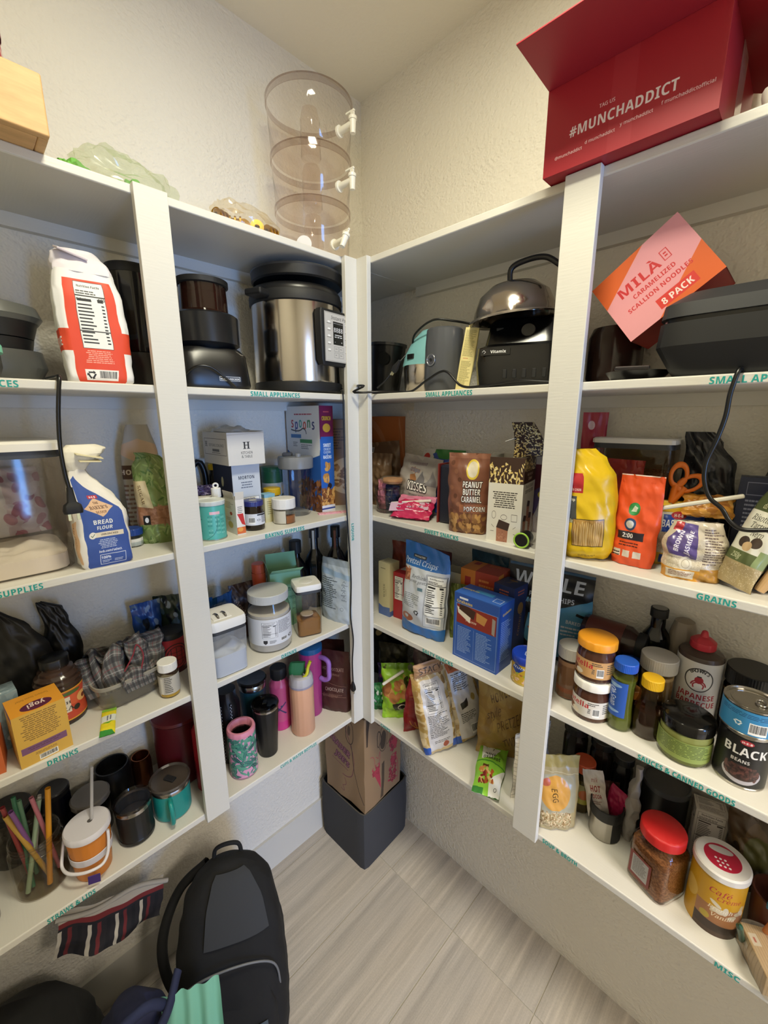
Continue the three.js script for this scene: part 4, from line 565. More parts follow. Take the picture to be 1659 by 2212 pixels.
  const Rsp = art(140, 560, '#2c62b8', [B(0, 0, 1, 0.28, '#7d2050'), B(0, 0, 0.06, 0.3, '#6e1c46'), LN(0.2, 0.05, 0.6, 0.02, 1, '#e06a6a', 'c'), T('CRUNCH', 0.5, 0.115, 0.05, '#f0d54a', 'b', { st: '#7a2a20', sx: 0.8 }), C(0.5, 0.2, 0.28, 0.04, '#e7b843'), T('SWEET', 0.5, 0.36, 0.045, '#eef2f8'), T('CRUNCHY', 0.5, 0.395, 0.03, '#eef2f8', 'r'), T('CLUSTERS', 0.5, 0.423, 0.03, '#eef2f8', 'r'), T('&', 0.5, 0.444, 0.022, '#eef2f8', 'r'), T('RAISINS', 0.5, 0.47, 0.04, '#eef2f8'), SC(0.35, 0.54, 0.3, 0.05, 12, ['#d8a860', '#c18a48'], 0.12), SC(0.25, 0.64, 0.3, 0.06, 14, ['#d8a860', '#c18a48', '#b57a3c'], 0.13), C(0.62, 0.745, 0.16, 0.028, '#2a2024'), SC(0, 0.77, 1, 0.16, 130, ['#d8a860', '#c18a48', '#8a552e', '#6d3f22'], 0.12), B(0, 0.93, 1, 0.07, '#e3e3e6'), B(0, 0.955, 1, 0.015, '#31478f')]);
  t = thing('cereal_box', 'tall blue and white spoons cereal box with purple spine in the corner', 'box', [0.105, Y[3], 0.348], 90);
  carton(t, 'body', 0.054, 0.343, 0.188, { f: Rsp, l: Rc, d: flat('#2c5fae'), t: flat('#d8dadf') }, 0.4, 0.001);
  t = thing('cereal_box', 'brown cereal box behind the corner post, mostly hidden', 'box', [0.12, Y[3], 0.235], 60);
  const Rb = art(160, 360, '#8d6a46', [LN(0.1, 0.1, 0.6, 0.25, 8, '#5d452e'), C(0.7, 0.65, 0.5, 0.22, '#c8ab84'), SC(0.3, 0.5, 0.7, 0.3, 60, ['#9c7448', '#7a5632'], 0.06)]); carton(t, 'body', 0.16, 0.3, 0.05, { d: flat('#8d6a46'), f: Rb }, 0.5);
  t = thing('paper_strip', 'pink patterned paper strip lying under the cereal box front', 'paper', [0.225, Y[3], 0.345], 68); const Rp = art(160, 30, '#e7a9b4', [SC(0, 0, 1, 1, 20, ['#f3d9dc', '#d97f92'], 0.03)]); carton(t, 'strip', 0.11, 0.004, 0.02, { d: Rp }, 0.5, 0.0002);
  // icing bag carton on the salt box
  const Ri = art(320, 260, '#d8d5cf', [T('H', 0.5, 0.4, 0.3, '#262626', 'bs'), T('KITCHEN', 0.5, 0.62, 0.11, '#2c2c2c', 'r', { sx: 0.9 }), T('& TABLE', 0.5, 0.74, 0.11, '#2c2c2c', 'r', { sx: 0.9 }), PG([[0, 0.05], [1, 0], [1, 0.03], [0, 0.09]], '#c9c4bb')]), Ri2 = art(420, 260, '#c9c5be', [BO(0.06, 0.2, 0.88, 0.5, '#6b6762', 4), T('H', 0.14, 0.38, 0.22, '#3a3a3a', 'bs'), T('DISPOSABLE ICING BAGS', 0.56, 0.4, 0.12, '#4a4744', 'r', { sx: 0.72 }), B(0.4, 0.52, 0.28, 0.08, '#6b6762'), LN(0.35, 0.63, 0.4, 0.05, 1, '#6b6762', 'c')]);
  t = thing('salt_box', 'navy and white kosher salt carton under the icing bag box', 'box', [0.12, Y[3], 0.622], 90);
  const Rn = art(300, 360, '#1a2038', [C(0.5, 0.28, 0.06, 0.08, '#c9c59a'), T('MORTON', 0.62, 0.58, 0.09, '#c9ccd4'), LN(0.4, 0.68, 0.4, 0.1, 2, '#8d93a8', 'c')]), Rm = art(200, 360, '#c9cfd6', [T('MORTON', 0.5, 0.2, 0.075, '#343c50'), LN(0.25, 0.27, 0.5, 0.12, 3, '#6b7486', 'c'), NF(0.08, 0.52, 0.84, 0.46)]);
  carton(t, 'body', 0.084, 0.178, 0.12, { f: Rm, l: Rn, d: flat('#1a2038') }, 0.5);
  t = thing('icing_bag_box', 'white cardboard box of disposable icing bags stacked on the salt carton', 'box', [0.122, Y[3] + 0.1795, 0.625], 90);
  carton(t, 'body', 0.108, 0.088, 0.155, { f: Ri, l: Ri2, d: flat('#d2cfc8'), t: null }, 0.6, 0.001);
  const gm = new THREE.SphereGeometry(1, 20, 10, 0, 6.2832, 0, 1.57), gp = gm.attributes.position; for (let i = 0; i < gp.count; i++) { const q = 1 + 0.5 * noise(gp.getX(i) * 3, gp.getY(i) * 3, gp.getZ(i) * 3); gp.setXYZ(i, gp.getX(i) * 0.05 * q, gp.getY(i) * 0.02 * q, gp.getZ(i) * 0.065 * q); } gm.computeVertexNormals();
  part(t, 'crumpled_bags', gm, film(0xe4e2dc, 0.4, 0.4), [0, 0.083, -0.01]); part(t, 'top_flap', rbox(0.04, 0.0015, 0.15, 0.0005, 1), mk(0xc9c5bc, 0.7), [0.036, 0.088, 0], [0, 0, 8]);
  // small things in the row behind
  t = thing('baking_powder_can', 'green and white can standing behind the salt box', 'can', [0.045, Y[3], 0.462], 70);
  const Rx = art(260, 200, '#d9dcd4', [B(0, 0, 1, 0.28, '#2f6a44'), ...Array.from({ length: 6 }, (_, i) => T('X', 0.08 + i * 0.17, 0.68, 0.34, '#2f5f41', 'b', { sx: 1.4 }))]); part(t, 'body', mapUV(cylS(0.034, 0.135), Rx), inkM(Rx, 0.4)); part(t, 'lid', lidGeo(0.0345, 0.014).translate(0, 0.135, 0), mk(0x2e6a45, 0.4)); part(t, 'base', disc(0.0335, 0.0006), STEEL);
  t = thing('sprinkle_jar', 'jar with bright yellow lid behind the molasses jar', 'jar', [0.098, Y[3], 0.497], 60);
  jar(t, { r: 0.026, h: 0.088, body: clear(0xf0eee6), lid: { r: 0.0275, h: 0.022, m: mk(0xe3b91d, 0.4), ridge: 36 }, fill: 0.05, fillM: mk(0xd8c9a2, 0.8) });
  t = thing('cake_mix_box', 'small pale yellow and blue carton behind the molasses jar', 'box', [0.163, Y[3], 0.553], 90); const Rq = art(120, 160, '#d9cf9f', [B(0, 0, 1, 0.12, '#7fb0c8'), LN(0.2, 0.25, 0.6, 0.5, 7, '#9c9468')]); carton(t, 'body', 0.035, 0.085, 0.035, { d: Rq, t: flat('#8fbccf') }, 0.5);
  for (const [x, z, c, l] of [[0.14, 0.735, '#d5b52e', 'yellow plastic frosting tub behind the teal tin'], [0.085, 0.712, '#d5b52e', 'yellow plastic frosting tub behind the small open carton']]) { t = thing('frosting_tub', l, 'tub', [x, Y[3], z], 70); const R = art(200, 100, c, [B(0, 0, 1, 0.2, '#e6e2d8'), LN(0.35, 0.4, 0.3, 0.2, 2, '#3b3556', 'c')]); part(t, 'body', mapUV(cylS(0.03, 0.085, 360, 0, 36, 0.034), R), inkM(R, 0.4)); part(t, 'lid', lidGeo(0.036, 0.01).translate(0, 0.085, 0), mk(0xe4e0d6, 0.4)); part(t, 'base', disc(0.03, 0.0006), WHT); }
  t = thing('candy_packet', 'crumpled purple foil packet on top of the yellow frosting tubs', 'packet', [0.125, Y[3] + 0.098, 0.722], 70); const Ru = art(120, 90, '#3b3060', [SC(0, 0, 1, 1, 30, ['#5a4f86', '#2a2148', '#8a83a8'], 0.1)]); part(t, 'packet', bagGeo(0.06, 0.035, 0.016, PILLOW, Ru, Ru, { wr: 0.008, sd: 14 }), [inkM(Ru, 0.25), inkM(Ru, 0.25)], null, [-50, 0, 0]);
  t = thing('squeeze_bottle', 'small bottle with white looped cap among the yellow tubs', 'bottle', [0.175, Y[3], 0.71], 70);
  jar(t, { r: 0.014, h: 0.122, rn: 0.01, body: mk(0xd8c34c, 0.3), lid: { r: 0.0125, h: 0.025, m: WHT, ridge: 26 } }); part(t, 'loop', new THREE.TorusGeometry(0.006, 0.0025, 8, 20), WHT, [0, 0.128, 0]);
  t = thing('measuring_handle', 'black rounded handle standing at the back of baking shelf', 'utensil', [0.025, Y[3], 0.695], 90); part(t, 'loop', tube([[-0.02, 0.0, 0], [-0.022, 0.1, 0], [-0.015, 0.165, 0], [0.005, 0.18, 0], [0.018, 0.155, 0], [0.02, 0.0, 0]], 0.009, 40), BLK);
  t = thing('spice_bottle', 'tall spice bottle with yellow cap at back of baking shelf', 'bottle', [0.031, Y[3], 0.645], 80); jar(t, { r: 0.019, h: 0.172, body: mk(0x2c2a24, 0.3), lid: { r: 0.02, h: 0.018, m: mk(0xd9b31f, 0.4), ridge: 30 } });
}
// ---------- drinks shelf, left wall ----------
{ // inner bay
  let t = thing('storage_tub', 'flip-lock clear canister of powdered sugar with white lid', 'container', [0.227, Y[2], 0.748], 88);
  const l = tub(t, 0.1, 0.1, 0.128, film(0xe9ebed, 0.22, 0.8), 0.01, WHT, { lh: 0.026 });
  part(t, 'powder', heap(0.093, 0.093, 0.062, 0.078, 9, 7, 0.024), mk(0xe4e6ea, 0.9));
  for (const s of [-1, 1]) part(l, 'lock_clip', tube([[s * 0.01 - 0.01, 0.162, 0.032], [s * 0.01 - 0.01, 0.172, 0.024], [s * 0.01 - 0.01, 0.17, 0.006], [s * 0.01 - 0.01, 0.165, -0.004]], 0.0028, 20), metal(0x8d8a86, 0.3)); part(l, 'lock_tab', rbox(0.05, 0.006, 0.03, 0.002), WHT, [-0.01, 0.1645, 0.02], [8, 0, 0]);
  const Rj = art(760, 260, '#dcdde0', [NF(0.45, 0.12, 0.11, 0.6, '#3a3a3d', '#e4e4e6'), LN(0.57, 0.1, 0.13, 0.5, 12, '#6a6a70'), PG([[0.455, 0.8], [0.485, 0.8], [0.485, 0.9], [0.47, 0.96], [0.455, 0.9]], '#2f2f33'), LN(0.5, 0.82, 0.06, 0.12, 4, '#4a4a50'), BC(0.585, 0.78, 0.055, 0.14), RC(0.675, 0.84, 0.12, '#333')]);
  t = thing('powder_jar', 'large clear plastic jar with grey lid and white nutrition label', 'jar', [0.202, Y[2], 0.592], 58);
  jar(t, { r: 0.064, h: 0.178, rn: 0.056, hs: 0.145, sh: 0.03, body: clear(0xeeeeec, 0.06), lid: { r: 0.06, h: 0.026, m: mk(0xbfc0be, 0.4), ridge: 80 }, fill: 0.118, fillM: mk(0xd6cfc6, 0.9), lab: { R: Rj, y: 0.026, h: 0.083 } });
  t = thing('storage_tub', 'clear push-top canister of brown sugar with white square lid', 'container', [0.222, Y[2], 0.468], 70);
  const l2 = tub(t, 0.083, 0.083, 0.146, clear(0xe6e2de, 0.05), 0.01, WHT, { lh: 0.018 }); part(l2, 'push_button', lathe([[0.021, 0.174], [0.021, 0.1755], [0.0195, 0.176], [0, 0.1755]]), mk(0xdfdcd4, 0.4));
  part(t, 'brown_sugar', heap(0.074, 0.074, 0.052, 0.062, 21, 7, 0.014), mk(0xa5773f, 0.95)); part(t, 'sugar_disc', lathe([[0, 0.072], [0.02, 0.071], [0.021, 0.068], [0, 0.067]]), mk(0xc9b9a2, 0.7), [-0.004, 0, 0.012]);
  const Rs = art(260, 420, '#b7c2cb', [B(0, 0, 1, 0.1, '#9aa5ae'), PG([[0, 0.14], [1, 0.22], [1, 0.3], [0, 0.24]], '#9db4c9'), LN(0.08, 0.3, 0.55, 0.5, 16, '#525a62'), ...[0.34, 0.42, 0.5, 0.58].flatMap((y) => [PG([[0.78, y], [0.82, y - 0.03], [0.86, y]], '#3d444a', 2), LN(0.74, y + 0.02, 0.18, 0.03, 2, '#525a62')]), C(0.75, 0.76, 0.04, 0.025, '#68707a', 2)]);
  t = thing('snack_pouch', 'silver blue stand-up pouch beside the corner post on drinks shelf', 'pouch', [0.232, Y[2], 0.352], 12);
  bag(t, 'pouch', 0.13, 0.222, 0.045, [[0, 0.55, 0.98], [0.1, 0.8, 1], [0.5, 0.7, 1], [0.85, 0.25, 0.96], [0.94, 0.12, 0.9], [1, 0.1, 0.86]], Rs, Rs, { wr: 0.004, sd: 31, r: 0.3 });
  const Rg = art(200, 220, '#8fc29a', [T('bloom', 0.45, 0.3, 0.12, '#2e6b45'), T('supergreens', 0.5, 0.46, 0.1, '#2e6b45', 'r'), T('powder', 0.42, 0.58, 0.1, '#2e6b45', 'r'), LN(0.2, 0.68, 0.4, 0.08, 2, '#3f7a54')]);
  t = thing('greens_carton', 'open mint green carton with raised flaps behind the big jar', 'box', [0.12, Y[2], 0.485], 70);
  carton(t, 'body', 0.1, 0.19, 0.055, { d: flat('#8fc29a'), l: Rg, f: Rg, t: null }, 0.55); part(t, 'top_flap', rbox(0.1, 0.0012, 0.052, 0.0004, 1).translate(0, 0, 0.026), mk(0x9accA4, 0.6), [0, 0.19, 0.0275], [-30, 0, 0]); part(t, 'top_flap', rbox(0.04, 0.0012, 0.055, 0.0004, 1).translate(-0.02, 0, 0), mk(0x84b890, 0.6), [-0.05, 0.19, 0], [0, 0, -74]); part(t, 'top_flap', rbox(0.1, 0.0012, 0.05, 0.0004, 1).translate(0, 0, -0.025), mk(0x7db48a, 0.6), [0, 0.19, -0.0275], [70, 0, 0]);
  t = thing('vitamin_bottle', 'orange bottle with white band behind the mint green carton', 'bottle', [0.078, Y[2], 0.553], 60); const Ro = art(200, 120, '#c6502a', [B(0, 0.45, 1, 0.5, '#e4dccf'), B(0.35, 0.5, 0.3, 0.4, '#c6502a')]); part(t, 'body', mapUV(cylS(0.022, 0.19), Ro), inkM(Ro, 0.4)); part(t, 'cap', ridged(0.021, 0.03, 30).translate(0, 0.19, 0), mk(0xc7522c, 0.4)); part(t, 'base', disc(0.0218, 0.0006), WHT);
  // liquor bottles in the dark corner
  const bottle = (lab, x, z, r, h, hb, capC, body, strip) => { const b = thing('liquor_bottle', lab, 'bottle', [x, Y[2], z], 45); part(b, 'body', lathe([[0, 0.003], [r * 0.9, 0], [r, 0.006], [r, hb], [r * 0.8, hb + 0.02], [r * 0.38, hb + 0.05], [r * 0.36, h - 0.03]], 32), body); part(b, 'cap', lidGeo(r * 0.5, 0.045).translate(0, h - 0.045, 0), capC); if (strip) part(b, 'seal_strip', rbox(0.008, 0.07, 0.0015, 0.0005), strip, [0, h - 0.05, r * 0.5]); return b; };
  bottle('dark bottle with wide black cap behind the mint carton', 0.062, 0.398, 0.042, 0.262, 0.15, BLKM, mk(0x14110f, 0.15));
  bottle('black bottle with white paper strip over its cap', 0.075, 0.325, 0.036, 0.305, 0.17, mk(0x1a1d26, 0.3), mk(0x0f1016, 0.15), mk(0xd9d2c2, 0.6));
  bottle('dark bottle with black cap near the corner post', 0.085, 0.235, 0.036, 0.29, 0.16, BLK, mk(0x1d1310, 0.15), mk(0x9a6250, 0.6));
  bottle('squat dark green bottle deep in the corner', 0.09, 0.14, 0.045, 0.25, 0.15, mk(0x222, 0.4), mk(0x0e1512, 0.15));
  t = thing('plastic_bin', 'clear plastic bin holding blue packets behind the flip-lock canister', 'bin', [0.095, Y[2], 0.735], 90); part(t, 'bin', loft([{ y: 0.001, w: 0.11, d: 0.12, n: 7 }, { y: 0.16, w: 0.125, d: 0.135, n: 7 }, { y: 0.165, w: 0.132, d: 0.142, n: 7 }], { openTop: true }), clear(0xdfe6ea, 0.12));
  for (const [x, z, c, a] of [[-0.02, 0.01, '#2a5f9c', 12], [0.015, -0.01, '#2e6fae', -8], [0.03, 0.02, '#234c7f', 20], [-0.03, -0.025, '#cfcfca', -15]]) { const R = flat(c); part(t, 'blue_packet', bagGeo(0.06, 0.15 + z, 0.014, PILLOW, R, R, { wr: 0.005, sd: 40 + x * 100 }), [inkM(R, 0.3), inkM(R, 0.3)], [x, 0.008, z], [a * 0.4, a, 0]); }
  const Rb = art(200, 200, '#3a221c', [T('Mokha', 0.35, 0.45, 0.16, '#b39a86', 'is', { rot: 50 })]);
  t = thing('coffee_pouch', 'dark brown coffee pouch lying behind the powder jar', 'pouch', [0.108, Y[2], 0.622], 84, { tx: -10 }); bag(t, 'pouch', 0.08, 0.17, 0.045, STAND, Rb, Rb, { wr: 0.006, sd: 50, r: 0.4 });
}
{ // outer bay
  const or = '#e39a2e', ye = '#d9ad4a';
  const F = art(330, 380, ye, [LN(0.1, 0.05, 0.78, 0.5, 13, '#8a6a35', 'c'), B(0.06, 0.63, 0.86, 0.13, '#7c5378'), LN(0.12, 0.66, 0.74, 0.07, 2, '#5e3a58', 'c'), LN(0.2, 0.8, 0.6, 0.05, 2, '#8a6a35', 'c'), BC(0.35, 0.87, 0.36, 0.11)]), Tp = art(330, 220, or, [T('Turmeric Stress Relief', 0.5, 0.3, 0.12, '#8a5a1e', 'r', { rot: 180, sx: 0.8 }), C(0.5, 0.76, 0.3, 0.2, '#5a1f3c'), T('yogi', 0.5, 0.74, 0.26, '#e8d6c8', 'b', { rot: 180 })]), S = art(220, 380, '#cfa653', [B(0, 0, 1, 0.1, '#7c5378'), LN(0.1, 0.2, 0.8, 0.6, 14, '#8a6a35')]);
  let t = thing('tea_box', 'golden yellow tea carton with purple band at the front left', 'box', [0.235, Y[2], 1.155], 95);
  carton(t, 'body', 0.086, 0.115, 0.078, { f: F, t: Tp, d: S }, 0.5);
  t = thing('tea_box', 'grey blue tea carton behind the golden tea carton', 'box', [0.165, Y[2], 1.228], 95); const R2 = art(200, 200, '#8fa3ab', [C(0.8, 0.8, 0.1, 0.06, '#dfe4e2'), SC(0, 0, 1, 1, 60, ['#9db0b7', '#7f949c'], 0.08)]); carton(t, 'body', 0.1, 0.125, 0.05, { d: R2 }, 0.5);
  t = thing('spice_box', 'orange patterned carton left of the golden tea carton', 'box', [0.225, Y[2], 1.238], 85); carton(t, 'body', 0.05, 0.07, 0.07, { d: flat('#c4622f') }, 0.5);
  const bf = [[0, 0.9, 1], [0.3, 1, 1], [0.6, 0.7, 0.85], [0.8, 0.3, 0.5, -0.01], [1, 0.05, 0.08, -0.03]], dk = flat('#171513');
  t = thing('coffee_bag', 'black pointed coffee bag at the far left behind the tea cartons', 'bag', [0.065, Y[2], 1.155], 70); bag(t, 'bag', 0.13, 0.27, 0.075, bf, dk, dk, { wr: 0.008, sd: 3, r: 0.42 });
  t = thing('coffee_bag', 'black folded coffee bag behind the peach tea jar', 'bag', [0.05, Y[2], 1.075], 80); bag(t, 'bag', 0.085, 0.255, 0.05, [[0, 0.9, 1], [0.5, 0.9, 0.9], [0.8, 0.4, 0.6, -0.005], [0.92, 0.15, 0.5, -0.012], [1, 0.05, 0.1, -0.03]], dk, dk, { wr: 0.008, sd: 6, r: 0.42 });
  const Rp = art(640, 240, '#c9492f', [B(0, 0, 1, 0.04, '#e0a52e'), B(0, 0.96, 1, 0.04, '#e0a52e'), C(0.6, 0.35, 0.06, 0.18, '#d9603a'), C(0.66, 0.4, 0.05, 0.16, '#e9b26a'), C(0.67, 0.42, 0.02, 0.07, '#7c3a24'), C(0.57, 0.12, 0.08, 0.06, '#4f6a35'), C(0.68, 0.75, 0.06, 0.14, '#cf5232'), B(0.44, 0.22, 0.12, 0.5, '#e6dcc6'), T('PEACH', 0.485, 0.4, 0.12, '#3a2a22', 'bs'), T('TEA', 0.515, 0.6, 0.17, '#3a2a22', 'bs'), C(0.6, 0.66, 0.025, 0.09, '#2c2620'), LN(0.46, 0.8, 0.1, 0.08, 2, '#eac9a8')]);
  t = thing('tea_jar', 'ribbed brown peach tea jar with black lid behind the tea carton', 'jar', [0.15, Y[2], 1.106], 84); const jb = mk(0x3b2a22, 0.2);
  part(t, 'body', lathe([[0, 0.001], [0.04, 0], [0.045, 0.005], [0.045, 0.088], [0.046, 0.093], [0.044, 0.097], [0.045, 0.103], [0.041, 0.108], [0.041, 0.114], [0.034, 0.122], [0.033, 0.128], [0.026, 0.132], [0.025, 0.14]], 44, 0.5), jb); part(t, 'paper_label', mapUV(cylS(0.0456, 0.075), Rp).translate(0, 0.012, 0), inkM(Rp, 0.4)); part(t, 'lid', lidGeo(0.028, 0.02).translate(0, 0.137, 0), BLK);
  // plaid cloth in a clear tub
  t = thing('plastic_tub', 'shallow clear plastic tub holding the plaid cloth', 'container', [0.14, Y[2], 0.978], 96); part(t, 'tub', loft([{ y: 0.001, w: 0.125, d: 0.12, n: 5 }, { y: 0.006, w: 0.135, d: 0.13, n: 5 }, { y: 0.058, w: 0.15, d: 0.145, n: 5 }], { openTop: true }), film(0xd3cbb8, 0.16, 0.8)); part(t, 'rim', loft([{ y: 0.058, w: 0.15, d: 0.145, n: 5 }, { y: 0.06, w: 0.157, d: 0.152, n: 5 }, { y: 0.068, w: 0.157, d: 0.152, n: 5 }, { y: 0.069, w: 0.153, d: 0.148, n: 5 }], { open: true }), film(0xd8d1c0, 0.2, 0.6));
  const plaid = art(512, 512, '#6b6a66', [(g, w, h) => { for (let k = 0; k < 2; k++) { for (let i = 0; i < w; i += 64) { g.globalAlpha = 0.5; g.fillStyle = '#2b2b2d'; k ? g.fillRect(0, i, w, 20) : g.fillRect(i, 0, 20, h); g.fillStyle = '#c9c7c0'; k ? g.fillRect(0, i + 30, w, 3) : g.fillRect(i + 30, 0, 3, h); g.fillStyle = '#8e3038'; k ? g.fillRect(0, i + 46, w, 3) : g.fillRect(i + 46, 0, 3, h); g.globalAlpha = 1; } } }]);
  const c = thing('plaid_cloth', 'crumpled grey plaid cloth with red trim heaped in the clear tub', 'cloth', [0.135, Y[2] + 0.03, 0.968], 90); c.scale.set(0.9, 1, 1);
  { // heaped fabric folds
    const fold = (w, h, d, sd, amp, fr) => { const n = 40, m = 24, pos = [], uv = [], idx = []; for (let j = 0; j <= m; j++) for (let i = 0; i <= n; i++) { const u = i / n, v = j / m, a = (u - 0.5) * w, s = Math.sin(v * Math.PI), wv = amp * Math.sin(u * fr + sd + 2 * noise(u * 3, v * 3, sd)) * (0.3 + 0.7 * s); pos.push(a * (0.8 + 0.2 * s) + 0.01 * noise(v * 4, sd, 2), h * Math.pow(s, 0.7) * (0.75 + 0.35 * noise(u * 4 + sd, v * 2)) + wv * 0.5, (v - 0.5) * d + wv); uv.push(u * 0.9, v * 0.9); } for (let j = 0; j < m; j++) for (let i = 0; i < n; i++) { const a = j * (n + 1) + i; idx.push(a, a + 1, a + n + 1, a + 1, a + n + 2, a + n + 1); } const g = new THREE.BufferGeometry(); g.setAttribute('position', new THREE.Float32BufferAttribute(pos, 3)); g.setAttribute('uv', new THREE.Float32BufferAttribute(uv, 2)); g.setIndex(idx); g.computeVertexNormals(); return mapUV(g, plaid); };
    const pm = inkM(plaid, 0.9);
    part(c, 'heap', fold(0.17, 0.125, 0.11, 1, 0.022, 16), pm, [-0.005, 0.0, -0.01]); part(c, 'fold', fold(0.13, 0.1, 0.07, 4, 0.018, 13), pm, [0.035, 0.035, 0.02], [0, 20, -14]); part(c, 'fold', fold(0.12, 0.11, 0.06, 7, 0.016, 11), pm, [-0.045, 0.012, 0.03], [0, -25, 16]); part(c, 'fold', fold(0.1, 0.06, 0.05, 9, 0.012, 9), pm, [0.01, 0.01, 0.062], [0, 8, 0]);
    part(c, 'red_trim', tube([[-0.02, 0.06, 0.075], [0.005, 0.09, 0.07], [0.02, 0.11, 0.06], [0.03, 0.085, 0.07], [0.018, 0.055, 0.082]], 0.0018, 40), mk(0x7e2630, 0.8)); 
  }
  t = thing('pill_bottle', 'small clear bottle with white cap beside the left post', 'bottle', [0.237, Y[2], 0.9], 76); const Rb = art(240, 120, '#b9b3a6', [LN(0.42, 0.05, 0.2, 0.9, 9, '#3b3a36'), B(0.3, 0.1, 0.08, 0.9, '#d8d2c2')]);
  jar(t, { r: 0.0235, h: 0.092, rn: 0.02, body: clear(0xe9e4d8, 0.06), lid: { r: 0.0225, h: 0.022, m: WHT, ridge: 44 }, fill: 0.012, fillM: mk(0xd8b43a, 0.6), lab: { R: Rb, y: 0.012, h: 0.048, arc: 230, mid: -10 } });
  t = thing('drink_stick', 'yellow and green drink mix stick lying at shelf edge', 'packet', [0.238, Y[2] + 0.0005, 1.036], 75); const Rk = art(260, 60, '#e6d52e', [B(0.3, 0, 0.25, 1, '#dfe4de'), LN(0.32, 0.3, 0.2, 0.4, 2, '#667'), PG([[0.85, 0.2], [1, 0], [1, 1], [0.8, 1]], '#3f9440'), PG([[0.0, 0], [0.15, 0], [0.1, 1], [0, 1]], '#8cc03f'), PG([[0.55, 0.1], [0.62, 0.5], [0.58, 0.9]], '#5da43c')]);
  part(t, 'stick', bagGeo(0.03, 0.1, 0.008, PILLOW, null, null, { wr: 0.001 }).rotateX(-1.5708).translate(0, 0.0045, 0.0625).rotateY(1.5708 - 1.5708), [mk(0xe6d52e, 0.35), mk(0xe6d52e, 0.35)]).visible = true;
  { const o = t.children[0], g = o.geometry; const uv = g.attributes.uv; for (let i = 0; i < uv.count; i++) uv.setXY(i, 1 - uv.getY(i), uv.getX(i)); mapUV(g, Rk); o.material = [inkM(Rk, 0.35), inkM(Rk, 0.35)]; }
  t = thing('coffee_tin', 'red canister with black round logo at back near the left post', 'tin', [0.125, Y[2], 0.852], 72); const Rr = art(320, 180, '#a02a2a', [B(0, 0.85, 1, 0.15, '#4a1a1c'), C(0.55, 0.5, 0.11, 0.28, '#16130f', 3), C(0.55, 0.5, 0.14, 0.36, '#16130f', 4), ...[-0.06, 0, 0.06].map((d) => PG([[0.55 + d, 0.24], [0.55 + d, 0.76]], '#16130f', 2)), ...[0.38, 0.5, 0.62].map((y) => PG([[0.44, y], [0.66, y]], '#16130f', 2))]);
  part(t, 'body', mapUV(cylS(0.036, 0.1), Rr), inkM(Rr, 0.4)); part(t, 'lid', lidGeo(0.0365, 0.016).translate(0, 0.1, 0), BLKM); part(t, 'base', disc(0.0355, 0.0006), BLKM);
  for (const [x, z, c, a, l] of [[0.05, 0.885, '#2a4a8a', 12, 'dark blue snack packet standing at the back by left post'], [0.045, 0.828, '#2b3a33', -14, 'dark green snack packet standing at the back by left post']]) { const s = thing('snack_packet', l, 'packet', [x, Y[2], z], 75 + a); const R = art(100, 160, c, [SC(0, 0, 1, 0.5, 16, ['#8fa0b8', '#1c2436', '#46607a'], 0.12)]); bag(s, 'packet', 0.075, 0.185, 0.02, PILLOW, R, R, { wr: 0.006, sd: 60 + a, r: 0.3 }); }
}
